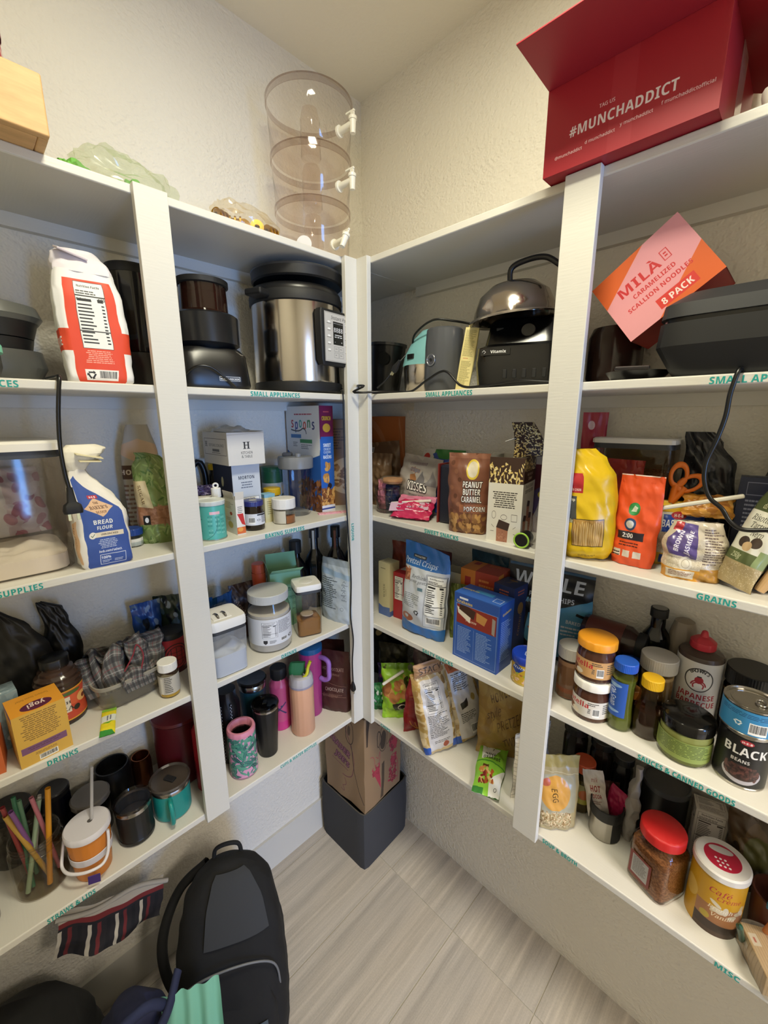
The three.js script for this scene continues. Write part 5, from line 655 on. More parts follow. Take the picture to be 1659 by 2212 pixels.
// ---------- cups shelf, left wall ----------
{ // inner bay
  let t = thing('slim_tumbler', 'slim can cooler with green palm leaf print and pink rim', 'cup', [0.22, Y[1], 0.72], 50);
  const leafs = (g, w, h) => { for (let i = 0; i < 260; i++) { g.save(); g.translate(rnd() * w, rnd() * h); g.rotate(rnd() * 6.3); g.fillStyle = ['#2f6f66', '#3f8a74', '#1f4f52', '#5a9c84'][i % 4]; const l = rr(40, 90); g.beginPath(); g.moveTo(0, 0); g.quadraticCurveTo(l * 0.5, -l * 0.28, l, 0); g.quadraticCurveTo(l * 0.5, l * 0.28, 0, 0); g.fill(); g.strokeStyle = '#7fb8a0'; g.lineWidth = 1.5; g.beginPath(); g.moveTo(0, 0); g.lineTo(l, 0); g.stroke(); g.restore(); } };
  const Rl = art(520, 300, '#d79ab8', [leafs, SC(0, 0, 1, 1, 14, ['#d79ab8', '#e0a6c0'], 0.05, 0.01)]);
  const r = 0.041, h = 0.152;
  part(t, 'body', mapUV(cylS(r, h - 0.016), Rl).translate(0, 0.008, 0), inkM(Rl, 0.4)); part(t, 'base', lathe([[0, 0.001], [r - 0.006, 0], [r - 0.001, 0.004], [r, 0.009]]), mk(0xb07a8c, 0.4)); part(t, 'rim', lathe([[r, h - 0.01], [r + 0.0005, h], [r - 0.002, h + 0.006], [r - 0.008, h + 0.006], [r - 0.011, h], [r - 0.011, h - 0.02]]), mk(0xd98ca0, 0.4)); part(t, 'steel_liner', lathe([[r - 0.011, h - 0.015], [r - 0.011, 0.02], [0, 0.018]]), metal(0x8e8579, 0.3));
  t = thing('tumbler', 'black tumbler with clear slider lid at the shelf front', 'cup', [0.207, Y[1], 0.63], 50);
  part(t, 'body', lathe([[0, 0.001], [0.027, 0], [0.029, 0.003], [0.039, 0.15], [0.0395, 0.166]], 44), mk(0x101011, 0.45)); part(t, 'steel_rim', lathe([[0.0395, 0.165], [0.0402, 0.17], [0.0395, 0.174]]), metal(0xb5b3af, 0.25)); part(t, 'lid', lathe([[0.036, 0.168], [0.041, 0.172], [0.0425, 0.178], [0.041, 0.182], [0.036, 0.18], [0.012, 0.178], [0, 0.178]], 44), clear(0x9c9894, 0.08)); part(t, 'slider', rbox(0.012, 0.004, 0.018, 0.001), clear(0xb0aca8, 0.1), [0, 0.182, 0]);
  t = thing('tumbler', 'dark teal tumbler with steel band and black lid at the back', 'cup', [0.113, Y[1], 0.622], 50);
  part(t, 'body', lathe([[0, 0.001], [0.03, 0], [0.033, 0.003], [0.043, 0.19]], 44), mk(0x163c4a, 0.35)); part(t, 'steel_rim', lathe([[0.043, 0.19], [0.0436, 0.193], [0.0436, 0.208], [0.0425, 0.21]]), metal(0xbcbab6, 0.22)); part(t, 'lid', lathe([[0.041, 0.208], [0.046, 0.211], [0.0465, 0.219], [0.043, 0.222], [0.02, 0.219], [0, 0.219]]), mk(0x0d0d0e, 0.2));
  t = thing('shaker_bottle', 'black bottle with dotted white cord beside the left post', 'bottle', [0.135, Y[1], 0.722], 45); part(t, 'body', lathe([[0, 0.001], [0.036, 0], [0.039, 0.004], [0.039, 0.19], [0.03, 0.215], [0.03, 0.24], [0, 0.241]], 40), mk(0x0c0c0d, 0.4));
  { const dot = art(24, 400, '#101012', Array.from({ length: 34 }, (_, i) => C(i % 2 ? 0.3 : 0.7, 0.01 + i * 0.029, 0.2, 0.009, '#d4d8de'))); for (const a of [-3, 40]) part(t, 'cord_strap', mapUV(cylS(0.0396, 0.2, 9, a, 3).translate(0, 0.006, 0), dot), inkM(dot, 0.6)); }
  t = thing('water_bottle', 'pink metal water bottle with black cap and dark stick figure', 'bottle', [0.13, Y[1], 0.534], 50);
  const Rp = art(300, 300, '#c9537f', [PG([[0.42, 0.62], [0.62, 0.35]], '#3a3560', 7), PG([[0.44, 0.4], [0.62, 0.62]], '#3a3560', 7), C(0.55, 0.42, 0.02, 0.02, '#3a3560'), B(0, 0.8, 1, 0.2, '#cc3a80')]);
  part(t, 'body', mapUV(cylS(0.0345, 0.16), Rp).translate(0, 0.003, 0), inkM(Rp, 0.35)); part(t, 'shoulder', lathe([[0.0345, 0.163], [0.033, 0.17], [0.024, 0.183], [0.022, 0.188]]), mk(0xc65580, 0.35)); part(t, 'neck_ring', lathe([[0.0225, 0.187], [0.025, 0.188], [0.025, 0.191], [0.0225, 0.192]]), STEEL); part(t, 'cap', lathe([[0.026, 0.191], [0.0275, 0.193], [0.0275, 0.225], [0.025, 0.228], [0, 0.228]]), BLKM); part(t, 'base', lathe([[0, 0], [0.033, 0], [0.0345, 0.003]]), mk(0xc23a76, 0.4));
  t = thing('water_bottle', 'peach water bottle with grey flip cap at the shelf front', 'bottle', [0.205, Y[1], 0.493], 50);
  part(t, 'body', lathe([[0, 0.001], [0.037, 0], [0.04, 0.004], [0.0405, 0.165], [0.0395, 0.178]], 44), mk(0xdfa987, 0.45)); part(t, 'collar', lathe([[0.0395, 0.178], [0.041, 0.179], [0.041, 0.186], [0.04, 0.187]]), mk(0x9a96a8, 0.45)); part(t, 'cap', lathe([[0.04, 0.187], [0.04, 0.2], [0.037, 0.213], [0.028, 0.218], [0.024, 0.214], [0, 0.214]]), mk(0xbcb9be, 0.45)); part(t, 'spout', lathe([[0.009, 0.205], [0.01, 0.224], [0.007, 0.226]]), mk(0x8f8c92, 0.4), [0.018, 0, 0.012]);
  part(t, 'green_wrap', loft([{ y: 0.212, w: 0.055, d: 0.03, n: 3, ox: -0.012, oz: -0.008 }, { y: 0.235, w: 0.058, d: 0.024, n: 3, ox: -0.014, oz: -0.01 }, { y: 0.252, w: 0.05, d: 0.012, n: 3, ox: -0.01, oz: -0.012 }], { wr: 0.004 }), mk(0x2a7a4a, 0.5)); part(t, 'yellow_straw_tab', tube([[0.012, 0.214, 0.018], [0.022, 0.226, 0.018], [0.026, 0.246, 0.012], [0.034, 0.266, 0.008]], 0.0055, 20), mk(0xd6cf2e, 0.45));
  t = thing('insulated_mug', 'magenta bottle with lavender side handle by the corner', 'bottle', [0.152, Y[1], 0.417], 62); part(t, 'body', lathe([[0, 0.001], [0.033, 0], [0.036, 0.004], [0.037, 0.115], [0.039, 0.121], [0.041, 0.24], [0.04, 0.25]], 44), mk(0xb03a7e, 0.35)); part(t, 'blue_lid', lathe([[0.041, 0.25], [0.043, 0.252], [0.043, 0.27], [0.035, 0.276], [0, 0.276]]), mk(0x1f5d94, 0.35)); part(t, 'handle', tube([[0.03, 0.232, 0.026], [0.046, 0.232, 0.044], [0.056, 0.222, 0.053], [0.057, 0.19, 0.054], [0.056, 0.16, 0.053], [0.044, 0.148, 0.042], [0.03, 0.15, 0.028]], 0.0085, 40), mk(0x9a6cc0, 0.45));
  const Rc = art(260, 420, '#43211f', [T('HOT CHOCOLATE', 0.5, 0.3, 0.065, '#a58a7c', 'r', { sx: 0.8 }), T('PEPPERMINT', 0.5, 0.38, 0.045, '#94786a', 'r'), PG([[0.1, 0.5], [0.9, 0.56]], '#93705f', 2), T('CHOCOLATE', 0.55, 0.62, 0.08, '#c9b3a4', 'r', { sx: 0.8 }), LN(0.2, 0.7, 0.6, 0.06, 3, '#7a5a4e'), PG([[0.1, 0.72], [0.9, 0.74]], '#93705f', 2)]);
  for (const [x, z, a, sd, l] of [[0.2, 0.35, 30, 3, 'dark maroon hot chocolate pouch standing by the corner post'], [0.125, 0.315, 40, 8, 'dark maroon hot chocolate pouch behind another in the corner']]) { t = thing('cocoa_pouch', l, 'pouch', [x, Y[1], z], a); bag(t, 'pouch', 0.125, 0.24, 0.04, STAND, Rc, Rc, { wr: 0.004, sd, r: 0.42 }); }
}
{ // outer bay
  const t = thing('straw_jar', 'big clear glass jar holding drinking straws at lower left', 'jar', [0.178, Y[1], 1.2], 60);
  part(t, 'glass', lathe([[0, 0.003], [0.044, 0], [0.05, 0.005], [0.051, 0.1], [0.05, 0.108], [0.0455, 0.117], [0.0455, 0.12], [0.047, 0.122], [0.0455, 0.124], [0.047, 0.13], [0.0455, 0.135]], 48), clear(0xdedad2, 0.05));
  part(t, 'glass_base', lathe([[0, 0.004], [0.046, 0.004], [0.048, 0.008], [0, 0.009]]), clear(0xf2efe9, 0.05));
  for (const [y, r] of [[0.108, 0.0502], [0.122, 0.0462], [0.13, 0.0468], [0.136, 0.0458]]) part(t.children[0], 'glass_ring', new THREE.TorusGeometry(r, 0.0011, 8, 48).rotateX(1.5708), clear(0xf4f1ec, 0.05), [0, y, 0]);
  // each straw runs from a point on the jar floor to a point at the mouth
  const straws = [['sage green', 0.02, 0.03, -0.012, -0.018, 0.005, 0x9fb79a], ['tan', 0.012, -0.012, 0.012, 0.03, 0.005, 0xc9a24a], ['thick orange', 0.03, -0.008, 0.018, -0.032, 0.0055, 0xd9951f], ['green', -0.02, 0.01, -0.03, 0.012, 0.0045, 0x6f9a7a], ['dusty pink', 0.0, -0.03, 0.0, -0.012, 0.0045, 0xc77a86], ['dark red', -0.01, 0.02, 0.004, 0.034, 0.0045, 0x9a4040], ['pale grey', -0.03, -0.015, -0.01, -0.035, 0.0045, 0xc8c3ba], ['dark green', 0.012, 0.02, -0.03, 0.02, 0.0045, 0x3f7a5a], ['purple', -0.012, -0.005, 0.02, 0.02, 0.0045, 0x8a5a9a], ['white', -0.03, 0.015, -0.02, -0.02, 0.004, 0xd4d0c6]];
  straws.forEach(([cn, x0, z0, x1, z1, r, c], i) => { const s = thing('drinking_straw', cn + ' straw standing in the big glass straw jar', 'straw', [0.178 + x0, Y[1] + 0.011, 1.2 + z0], 0, { group: 'straws in the big glass jar' }), L = 0.2 + (i % 3) * 0.016, dir = new THREE.Vector3((x1 - x0) * 0.65, 0.118, (z1 - z0) * 0.65).normalize(); s.quaternion.setFromUnitVectors(new THREE.Vector3(0, 1, 0), dir); part(s, 'tube', new THREE.CylinderGeometry(r, r, L, 14, 1, true).translate(0, L / 2, 0), mk(c, 0.4)); });
  let u = thing('plastic_container', 'clear plastic container cut off at the left edge of the frame', 'container', [0.2, Y[1], 1.313], 70); part(u, 'body', lathe([[0, 0.001], [0.034, 0], [0.036, 0.004], [0.038, 0.15], [0.042, 0.16], [0.042, 0.17]], 40), film(0xd8d6d2, 0.2, 0.75)); part(u, 'lid', lidGeo(0.043, 0.012).translate(0, 0.17, 0), film(0xdedcd8, 0.25, 0.5));
  // orange cup with bail handle, white lid and straw
  u = thing('kids_cup', 'orange cup with white lid, white bail handle and clear straw', 'cup', [0.228, Y[1], 1.11], 50);
  part(u, 'body', lathe([[0, 0.001], [0.034, 0], [0.036, 0.003], [0.041, 0.06], [0.0445, 0.118]], 44), mk(0xd9832b, 0.4)); part(u, 'band', lathe([[0.0405, 0.05], [0.0425, 0.051], [0.0435, 0.068], [0.0425, 0.069]]), mk(0xd8d4da, 0.45)); part(u, 'lid', lathe([[0.045, 0.112], [0.0468, 0.114], [0.0465, 0.126], [0.044, 0.129], [0, 0.129]]), mk(0xd9d5da, 0.45)); part(u, 'straw_hole', lathe([[0, 0.1294], [0.0055, 0.1294]]), mk(0x55504e, 0.7), [0.004, 0, -0.006]);
  part(u, 'straw', new THREE.CylinderGeometry(0.0035, 0.0035, 0.16, 14, 1, true).translate(0, 0.08, 0), film(0xe6e4e2, 0.2, 0.55), [0.004, 0.1, -0.006], [-8, 0, -4]); part(u, 'handle', tube([[-0.048, 0.105, 0.006], [-0.05, 0.09, 0.012], [-0.05, 0.062, 0.024], [-0.044, 0.05, 0.036], [-0.02, 0.05, 0.052], [0.02, 0.05, 0.052], [0.044, 0.05, 0.036], [0.05, 0.062, 0.024], [0.05, 0.09, 0.012], [0.048, 0.112, 0.006]], 0.0034, 60), mk(0xe3e0e4, 0.4));
  part(u, 'purple_tag', rbox(0.024, 0.028, 0.002, 0.001), film(0x5b3f9a, 0.2, 0.35), [0.03, 0.026, 0.05], [10, 20, -6]);
  u = thing('camp_mug', 'black insulated mug with clear lid behind the orange cup', 'mug', [0.208, Y[1], 1.012], 50); part(u, 'body', lathe([[0, 0.001], [0.037, 0], [0.041, 0.004], [0.0415, 0.012], [0.04, 0.014], [0.041, 0.09]], 44), mk(0x131314, 0.4)); part(u, 'steel_rim', lathe([[0.041, 0.088], [0.0416, 0.092], [0.0405, 0.098]]), metal(0xb8b6b2, 0.22)); part(u, 'lid', lathe([[0.037, 0.096], [0.042, 0.099], [0.0435, 0.105], [0.041, 0.108], [0.038, 0.102], [0, 0.1]]), clear(0xd9d4d2, 0.06)); part(u, 'inner', disc(0.0385, 0.06), metal(0x8a8480, 0.35));
  u = thing('camp_mug', 'teal insulated mug with steel rim and dark slider lid', 'mug', [0.2, Y[1], 0.92], 84); const tm = mk(0x1c8d86, 0.35);
  part(u, 'body', lathe([[0, 0.001], [0.04, 0], [0.046, 0.005], [0.0475, 0.08]], 48), tm); part(u, 'steel_rim', lathe([[0.0475, 0.08], [0.0485, 0.082], [0.0485, 0.09], [0.047, 0.093]]), metal(0xa8a29a, 0.25)); part(u, 'lid', lathe([[0.045, 0.091], [0.05, 0.094], [0.0515, 0.1], [0.049, 0.104], [0.045, 0.099], [0, 0.097]]), mk(0x6a6058, 0.15, { transmission: 0.55, thickness: 0 })); part(u, 'slider', rbox(0.016, 0.005, 0.03, 0.001), mk(0x1f2022, 0.4), [0, 0.1005, 0.004], [0, 35, 0]); part(u, 'handle', tube([[-0.012, 0.072, 0.046], [-0.014, 0.074, 0.062], [-0.014, 0.066, 0.07], [-0.014, 0.025, 0.07], [-0.014, 0.016, 0.062], [-0.012, 0.018, 0.046]], 0.0062, 40), tm);
  const dj = (n, l, cat, x, z, r, h, m, lidM, o = {}) => { const q = thing(n, l, cat, [x, Y[1], z], 50); part(q, 'body', lathe([[0, 0.001], [r * 0.92, 0], [r, 0.005], [r, h - 0.02], [r * 0.9, h - 0.008], [r * 0.9, h], ...(o.cup ? [[r * 0.82, h], [r * 0.8, h - 0.04], [0, h - 0.05]] : [])], 40), m); if (lidM) part(q, 'lid', lathe([[r * 0.9, h - 0.008], [r * 1.03, h - 0.006], [r * 1.03, h + 0.006], [r * 0.95, h + 0.009], [r * 0.6, h + 0.006], [0, h + 0.006]]), lidM); return q; };
  dj('dark_jar', 'black lidded jar behind the straw jar', 'jar', 0.06, 1.15, 0.032, 0.125, mk(0x111, 0.35), mk(0x141416, 0.3));
  dj('tumbler', 'smoky clear tumbler with flat lid behind the orange cup', 'cup', 0.115, 1.085, 0.042, 0.1, clear(0x8c8a86, 0.08), film(0x8f8c88, 0.25, 0.4));
  dj('tumbler', 'black wide-mouth cup deep behind the black mug', 'cup', 0.055, 1.022, 0.045, 0.115, mk(0x121213, 0.35), null, { cup: 1 });
  dj('copper_mug', 'small copper coloured cup behind the teal mug', 'cup', 0.045, 0.95, 0.026, 0.09, metal(0x9c6242, 0.35), null, { cup: 1 });
  dj('clear_jar', 'wide clear jar with dark lid at the back left', 'jar', 0.055, 1.238, 0.045, 0.13, clear(0xb9b6b2, 0.1), mk(0x232325, 0.4));
  u = thing('stock_pot', 'dark red enamel pot at the back behind the mugs', 'pot', [0.088, Y[1], 0.85], 60); u.scale.set(0.86, 1, 0.86); const rm = mk(0x561319, 0.35); part(u, 'body', lathe([[0, 0.001], [0.07, 0], [0.078, 0.006], [0.08, 0.2], [0.083, 0.203]], 48), rm); part(u, 'lid', lathe([[0.083, 0.204], [0.08, 0.212], [0.04, 0.224], [0, 0.226]]), mk(0x5f161b, 0.35)); part(u, 'knob', lathe([[0.008, 0.226], [0.014, 0.236], [0.012, 0.244], [0, 0.245]]), STEEL);
  u = thing('water_bottle', 'slim red bottle with steel cap behind the left post', 'bottle', [0.19, Y[1], 0.818], 50); part(u, 'body', lathe([[0, 0.001], [0.028, 0], [0.03, 0.004], [0.03, 0.19], [0.022, 0.205], [0.022, 0.215]], 36), mk(0x9c1f2b, 0.35)); part(u, 'cap', lidGeo(0.022, 0.03).translate(0, 0.215, 0), metal(0x55504c, 0.35));
}
// ---------- on the floor ----------
{
  const t = thing('fabric_bin', 'dark grey square fabric bin on the floor in the corner', 'bin', [0.15, 0, 0.165], 2);
  const w = 0.27, h = 0.272, k = 0.005, fm = mk(0x3a3b3f, 0.9); fm.bumpMap = brushTex; fm.bumpScale = 0.0004;
  part(t, 'shell', loft([{ y: 0, w: w * 0.99, d: w * 0.99, n: 16 }, { y: h / 2, w: w * 1.02, d: w * 1.02, n: 14 }, { y: h, w, d: w, n: 14 }], { openTop: true, seg: 64, vs: 8 }), fm);
  part(t, 'inner_lining', loft([{ y: k, w: w - 2 * k, d: w - 2 * k, n: 14 }, { y: h, w: w - 2 * k, d: w - 2 * k, n: 14 }], { openTop: true, seg: 64 }), mk(0x1f1c1a, 0.9));
  part(t, 'hem', loft([{ y: h, w: w - 2 * k, d: w - 2 * k, n: 14 }, { y: h + 0.0015, w: w - k, d: w - k, n: 14 }, { y: h, w: w + 0.001, d: w + 0.001, n: 14 }], { open: true, seg: 64 }), mk(0x4a463f, 0.9));
  // paper grocery bag, standing upside down in the bin
  const kr = '#8f7456', bk = '#33261d', pr = '#6d3a48', rd = '#a53645';
  const L = art(300, 520, kr, [CV([[0.02, 0.02], [0.6, 0.1], [0.75, 0.5], [0.75, 0.75], [0.45, 0.72]], pr, 4), T('TRADER', 0.38, 0.42, 0.085, '#8f5a6a', 'b', { rot: 14, st: '#55303c' }), T("JOE'S", 0.46, 0.55, 0.085, '#8f5a6a', 'b', { rot: 14, st: '#55303c' }), PG([[0.15, 0.32], [0.6, 0.44]], pr, 4), PG([[0.2, 0.6], [0.6, 0.64]], pr, 3), C(0.64, 0.22, 0.1, 0.11, bk, 4), C(0.62, 0.2, 0.04, 0.05, '#5a4634'), CV([[0.68, 0.33], [0.75, 0.7], [0.98, 0.9]], bk, 4), CV([[0.5, 0.75], [0.6, 0.82], [0.45, 0.85], [0.52, 0.95], [0.4, 0.9]], pr, 3)]);
  const Rr = art(360, 520, kr, [PG([[0.06, 0.02], [0.18, 0.02], [0.12, 0.16], [0.09, 0.28], [0.06, 0.28]], bk), C(0.45, 0.1, 0.1, 0.07, bk, 3), C(0.38, 0.3, 0.05, 0.08, bk, 5), C(0.5, 0.34, 0.08, 0.1, '#4a3b2c'), C(0.5, 0.33, 0.11, 0.13, bk, 3), CV([[0.6, 0.42], [0.75, 0.4], [0.68, 0.25], [0.78, 0.15], [0.9, 0.3]], bk, 3), SC(0.68, 0.38, 0.2, 0.16, 60, [rd, '#7e2935'], 0.035), PG([[0.3, 0.46], [0.36, 0.5], [0.42, 0.44], [0.4, 0.56], [0.32, 0.55]], rd, 3), CV([[0.15, 0.42], [0.28, 0.42], [0.26, 0.55]], rd, 3), PG([[0.2, 0.62], [0.4, 0.58], [0.42, 0.86], [0.28, 0.68]], rd), SC(0.2, 0.56, 0.2, 0.1, 24, [rd, '#8f2c3a'], 0.03, 0.012), PG([[0.46, 0.6], [0.52, 0.58], [0.5, 0.98], [0.42, 0.98]], '#4e3f2f'), PG([[0.46, 0.6], [0.52, 0.58], [0.5, 0.98], [0.42, 0.98]], bk, 3), SC(0.66, 0.6, 0.2, 0.3, 90, [rd, '#8f2c3a', '#7a2530'], 0.04, 0.014), CV([[0.7, 0.6], [0.8, 0.56], [0.88, 0.66], [0.95, 0.8], [0.9, 0.95]], rd, 5)]);
  const b = thing('paper_bag', 'printed brown paper grocery bag standing upside down on the grey bin', 'bag', [0.17, 0.2765, 0.185], 3, { tx: 0, tz: 0 });
  const bw = 0.222, bd = 0.212, bh = 0.42, pm = 0.75;
  const pg = new THREE.BoxGeometry(1, 1, 1, 8, 10, 8), pp = pg.attributes.position; for (let i = 0; i < pp.count; i++) { const x = pp.getX(i), y = pp.getY(i), z = pp.getZ(i), s = 1 + 0.03 * Math.sin((y + 0.5) * 3), e = y > 0.2 ? (y - 0.2) * 0.28 : 0; pp.setXYZ(i, x * bw * s * (1 - e) + 0.006 * noise(y * 5, z * 4, 1), (y + 0.5) * bh, z * bd * s * (1 - e) + 0.006 * noise(y * 5, x * 4, 7)); } pg.computeVertexNormals();
  const ps = [Rr, flat(kr), flat(kr), flat(kr), L, flat(kr)].map((R) => R);
  { const uv = pg.attributes.uv, order = [[0, flat(kr)], [1, flat(kr)], [2, flat(kr)], [3, flat(kr)], [4, L], [5, flat(kr)]]; order[0][1] = Rr; const ix = pg.index, seen = new Uint8Array(uv.count); for (const grp of pg.groups) { const R = order[grp.materialIndex][1]; for (let q = grp.start; q < grp.start + grp.count; q++) { const v = ix.getX(q); if (!seen[v]) { seen[v] = 1; uv.setXY(v, R.u0 + (R.u1 - R.u0) * uv.getX(v), R.v0 + (R.v1 - R.v0) * uv.getY(v)); } } } const mats = order.map(([, R]) => inkM(R, pm)); part(b, 'paper', pg, mats); }
}
{ // backpack leaning under the left shelves
  const t = thing('backpack', 'black backpack with grey panels leaning on the floor under the shelves', 'backpack', [0.35, 0, 0.862], 62, { tx: -9 });
  const rg = [{ y: 0.0, w: 0.24, d: 0.14, n: 5, oz: 0.02 }, { y: 0.02, w: 0.28, d: 0.19, n: 4, oz: 0.02 }, { y: 0.12, w: 0.3, d: 0.23, n: 3.4, oz: 0.03 }, { y: 0.24, w: 0.3, d: 0.22, n: 3.2, oz: 0.025 }, { y: 0.36, w: 0.28, d: 0.18, n: 3, oz: 0.01 }, { y: 0.45, w: 0.24, d: 0.14, n: 2.8, oz: -0.01 }, { y: 0.5, w: 0.17, d: 0.1, n: 2.6, oz: -0.02 }, { y: 0.525, w: 0.08, d: 0.05, n: 2.4, oz: -0.025 }];
  const bk = mk(0x0d0d0f, 0.85), gy = mk(0x303236, 0.85), lg = mk(0x4a545c, 0.85);
  part(t, 'body', loft(rg, { vs: 40, seg: 64, wr: 0.006, wf: 22, crease: 1.2 }), bk);
  part(t, 'top_panel', loftPatch(rg, 0.43, 0.62, 0.6, 0.93, 0.008), gy); 
  const fp = [{ y: 0.02, w: 0.22, d: 0.06, n: 4 }, { y: 0.1, w: 0.24, d: 0.08, n: 3.4 }, { y: 0.2, w: 0.23, d: 0.06, n: 3 }, { y: 0.25, w: 0.2, d: 0.02, n: 3 }]; part(t, 'front_pocket', loft(fp, { vs: 20 }), bk, [0, 0, 0.12]);
  part(t, 'pocket_patch', loftPatch(fp, 0.45, 0.62, 0.2, 0.62, 0.004), lg, [0, 0, 0.12]);
  part(t, 'zipper', tube([[-0.13, 0.2, 0.1], [-0.11, 0.31, 0.118], [0, 0.345, 0.128], [0.11, 0.31, 0.118], [0.13, 0.2, 0.1]], 0.003, 40), mk(0x6a6c70, 0.5)); part(t, 'zip_pull', rbox(0.008, 0.045, 0.003, 0.001), mk(0x5d5f63, 0.5), [-0.07, 0.285, 0.132], [0, 0, 8]);
  part(t, 'shoulder_strap', tube([[-0.06, 0.5, -0.06], [-0.14, 0.44, -0.06], [-0.19, 0.33, -0.03], [-0.18, 0.2, -0.02], [-0.13, 0.1, -0.02]], 0.014, 40), bk); part(t, 'grab_loop', tube([[-0.04, 0.51, -0.04], [-0.03, 0.55, -0.04], [0.03, 0.55, -0.04], [0.04, 0.51, -0.04]], 0.006, 24), bk);
  // black tote with clothes, striped towel, navy straps, teal cloth
  const u = thing('tote_bag', 'large black cloth tote bag on the floor at lower left', 'bag', [0.22, 0, 1.37], 80);
  const tg = [{ y: 0, w: 0.4, d: 0.36, n: 5 }, { y: 0.1, w: 0.44, d: 0.38, n: 4 }, { y: 0.3, w: 0.4, d: 0.32, n: 3.4 }, { y: 0.4, w: 0.34, d: 0.26, n: 3 }, { y: 0.45, w: 0.25, d: 0.16, n: 2.6 }]; part(u, 'body', loft(tg, { vs: 24, wr: 0.018, wf: 11, crease: 1.2 }), mk(0x141413, 0.9)); part(u, 'side_panel', loftPatch(tg, 0.56, 0.7, 0.1, 0.7, 0.014), mk(0x2c2a29, 0.9)); part(u, 'handle', tube([[-0.05, 0.42, 0.08], [-0.03, 0.48, 0.1], [0.06, 0.48, 0.1], [0.08, 0.42, 0.08]], 0.008, 30), mk(0x0f0f10, 0.9));
  const drape = (w, h, sd, amp, R, m, o = {}) => { const n = 26, k = 26, pos = [], uv = [], idx = []; for (let j = 0; j <= k; j++) for (let i = 0; i <= n; i++) { const a = i / n, v = j / k; pos.push((a - 0.5) * w * (o.taper ? 1 - o.taper * v : 1) + 0.2 * amp * noise(v * 5, sd), -v * h + amp * 0.5 * noise(a * 4, sd, 3), amp * Math.sin(a * (o.fr || 14) + sd + 2 * noise(a * 2, v * 2, sd)) * (0.3 + v) + (o.bulge || 0) * Math.sin(v * 2.6)); uv.push(a, 1 - v); } for (let j = 0; j < k; j++) for (let i = 0; i < n; i++) { const a = j * (n + 1) + i; idx.push(a, a + n + 1, a + 1, a + 1, a + n + 1, a + n + 2); } const g = new THREE.BufferGeometry(); g.setAttribute('position', new THREE.Float32BufferAttribute(pos, 3)); g.setAttribute('uv', new THREE.Float32BufferAttribute(uv, 2)); g.setIndex(idx); g.computeVertexNormals(); if (R) mapUV(g, R); return g; };
  const Rs = art(400, 120, '#23222a', [B(0, 0.0, 1, 0.22, '#b9b2a8'), B(0, 0.2, 1, 0.1, '#7a2c30'), ...Array.from({ length: 12 }, (_, i) => B(i / 12, 0.35, 0.035, 0.65, ['#c4beb4', '#6e2930', '#1b1b24'][i % 3]))]);
  let c = thing('striped_towel', 'navy, white and dark red striped towel behind the tote bag', 'towel', [0.15, 0.545, 1.075], 84, { tz: -16 }); part(c, 'cloth', drape(0.24, 0.1, 5, 0.02, Rs, 0, { fr: 7, bulge: 0.02 }).rotateX(-0.35), inkM(Rs, 0.9)); part(c, 'border', tube([[-0.13, 0.002, 0.01], [-0.05, -0.006, 0.016], [0.05, 0.004, 0.006], [0.13, -0.01, 0.012]], 0.006, 40), mk(0xb4aea4, 0.9));
  c = thing('navy_tote', 'navy blue bag with patterned straps slumped before the black tote', 'bag', [0.375, 0, 1.105], 66, { tx: 0 }); c.scale.set(0.8, 1.2, 0.9);
  const Rn = art(300, 300, '#1c1f38', [SC(0, 0.3, 1, 0.7, 36, ['#c9c3a8', '#3f8f7a', '#4a3a66', '#262b52'], 0.03, 0.012), SC(0, 0, 1, 1, 60, ['#23284a', '#15172a'], 0.08)]);
  part(c, 'body', mapUV(loft([{ y: 0, w: 0.22, d: 0.16, n: 4 }, { y: 0.1, w: 0.25, d: 0.19, n: 3.4 }, { y: 0.25, w: 0.22, d: 0.16, n: 3 }, { y: 0.36, w: 0.16, d: 0.1, n: 2.6 }, { y: 0.4, w: 0.08, d: 0.05, n: 2.4 }], { vs: 24, wr: 0.02, wf: 14, crease: 1.2 }), Rn), inkM(Rn, 0.9));
  part(c, 'strap', tube([[-0.09, 0.34, 0.05], [-0.03, 0.42, 0.08], [0.06, 0.44, 0.06], [0.11, 0.38, 0.03]], 0.011, 40), mk(0x222a4c, 0.85)); part(c, 'strap', tube([[-0.05, 0.3, 0.09], [0.02, 0.36, 0.11], [0.1, 0.4, 0.06], [0.13, 0.43, 0.0]], 0.011, 40), mk(0x1f2646, 0.85));
  c = thing('teal_cloth', 'light teal cloth hanging between the navy bag and the backpack', 'cloth', [0.46, 0.5, 1.0], 64); part(c, 'cloth', drape(0.125, 0.42, 11, 0.013, null, 0, { fr: 20, taper: -0.25, bulge: 0.045 }), mk(0x79b8a1, 0.8));
}
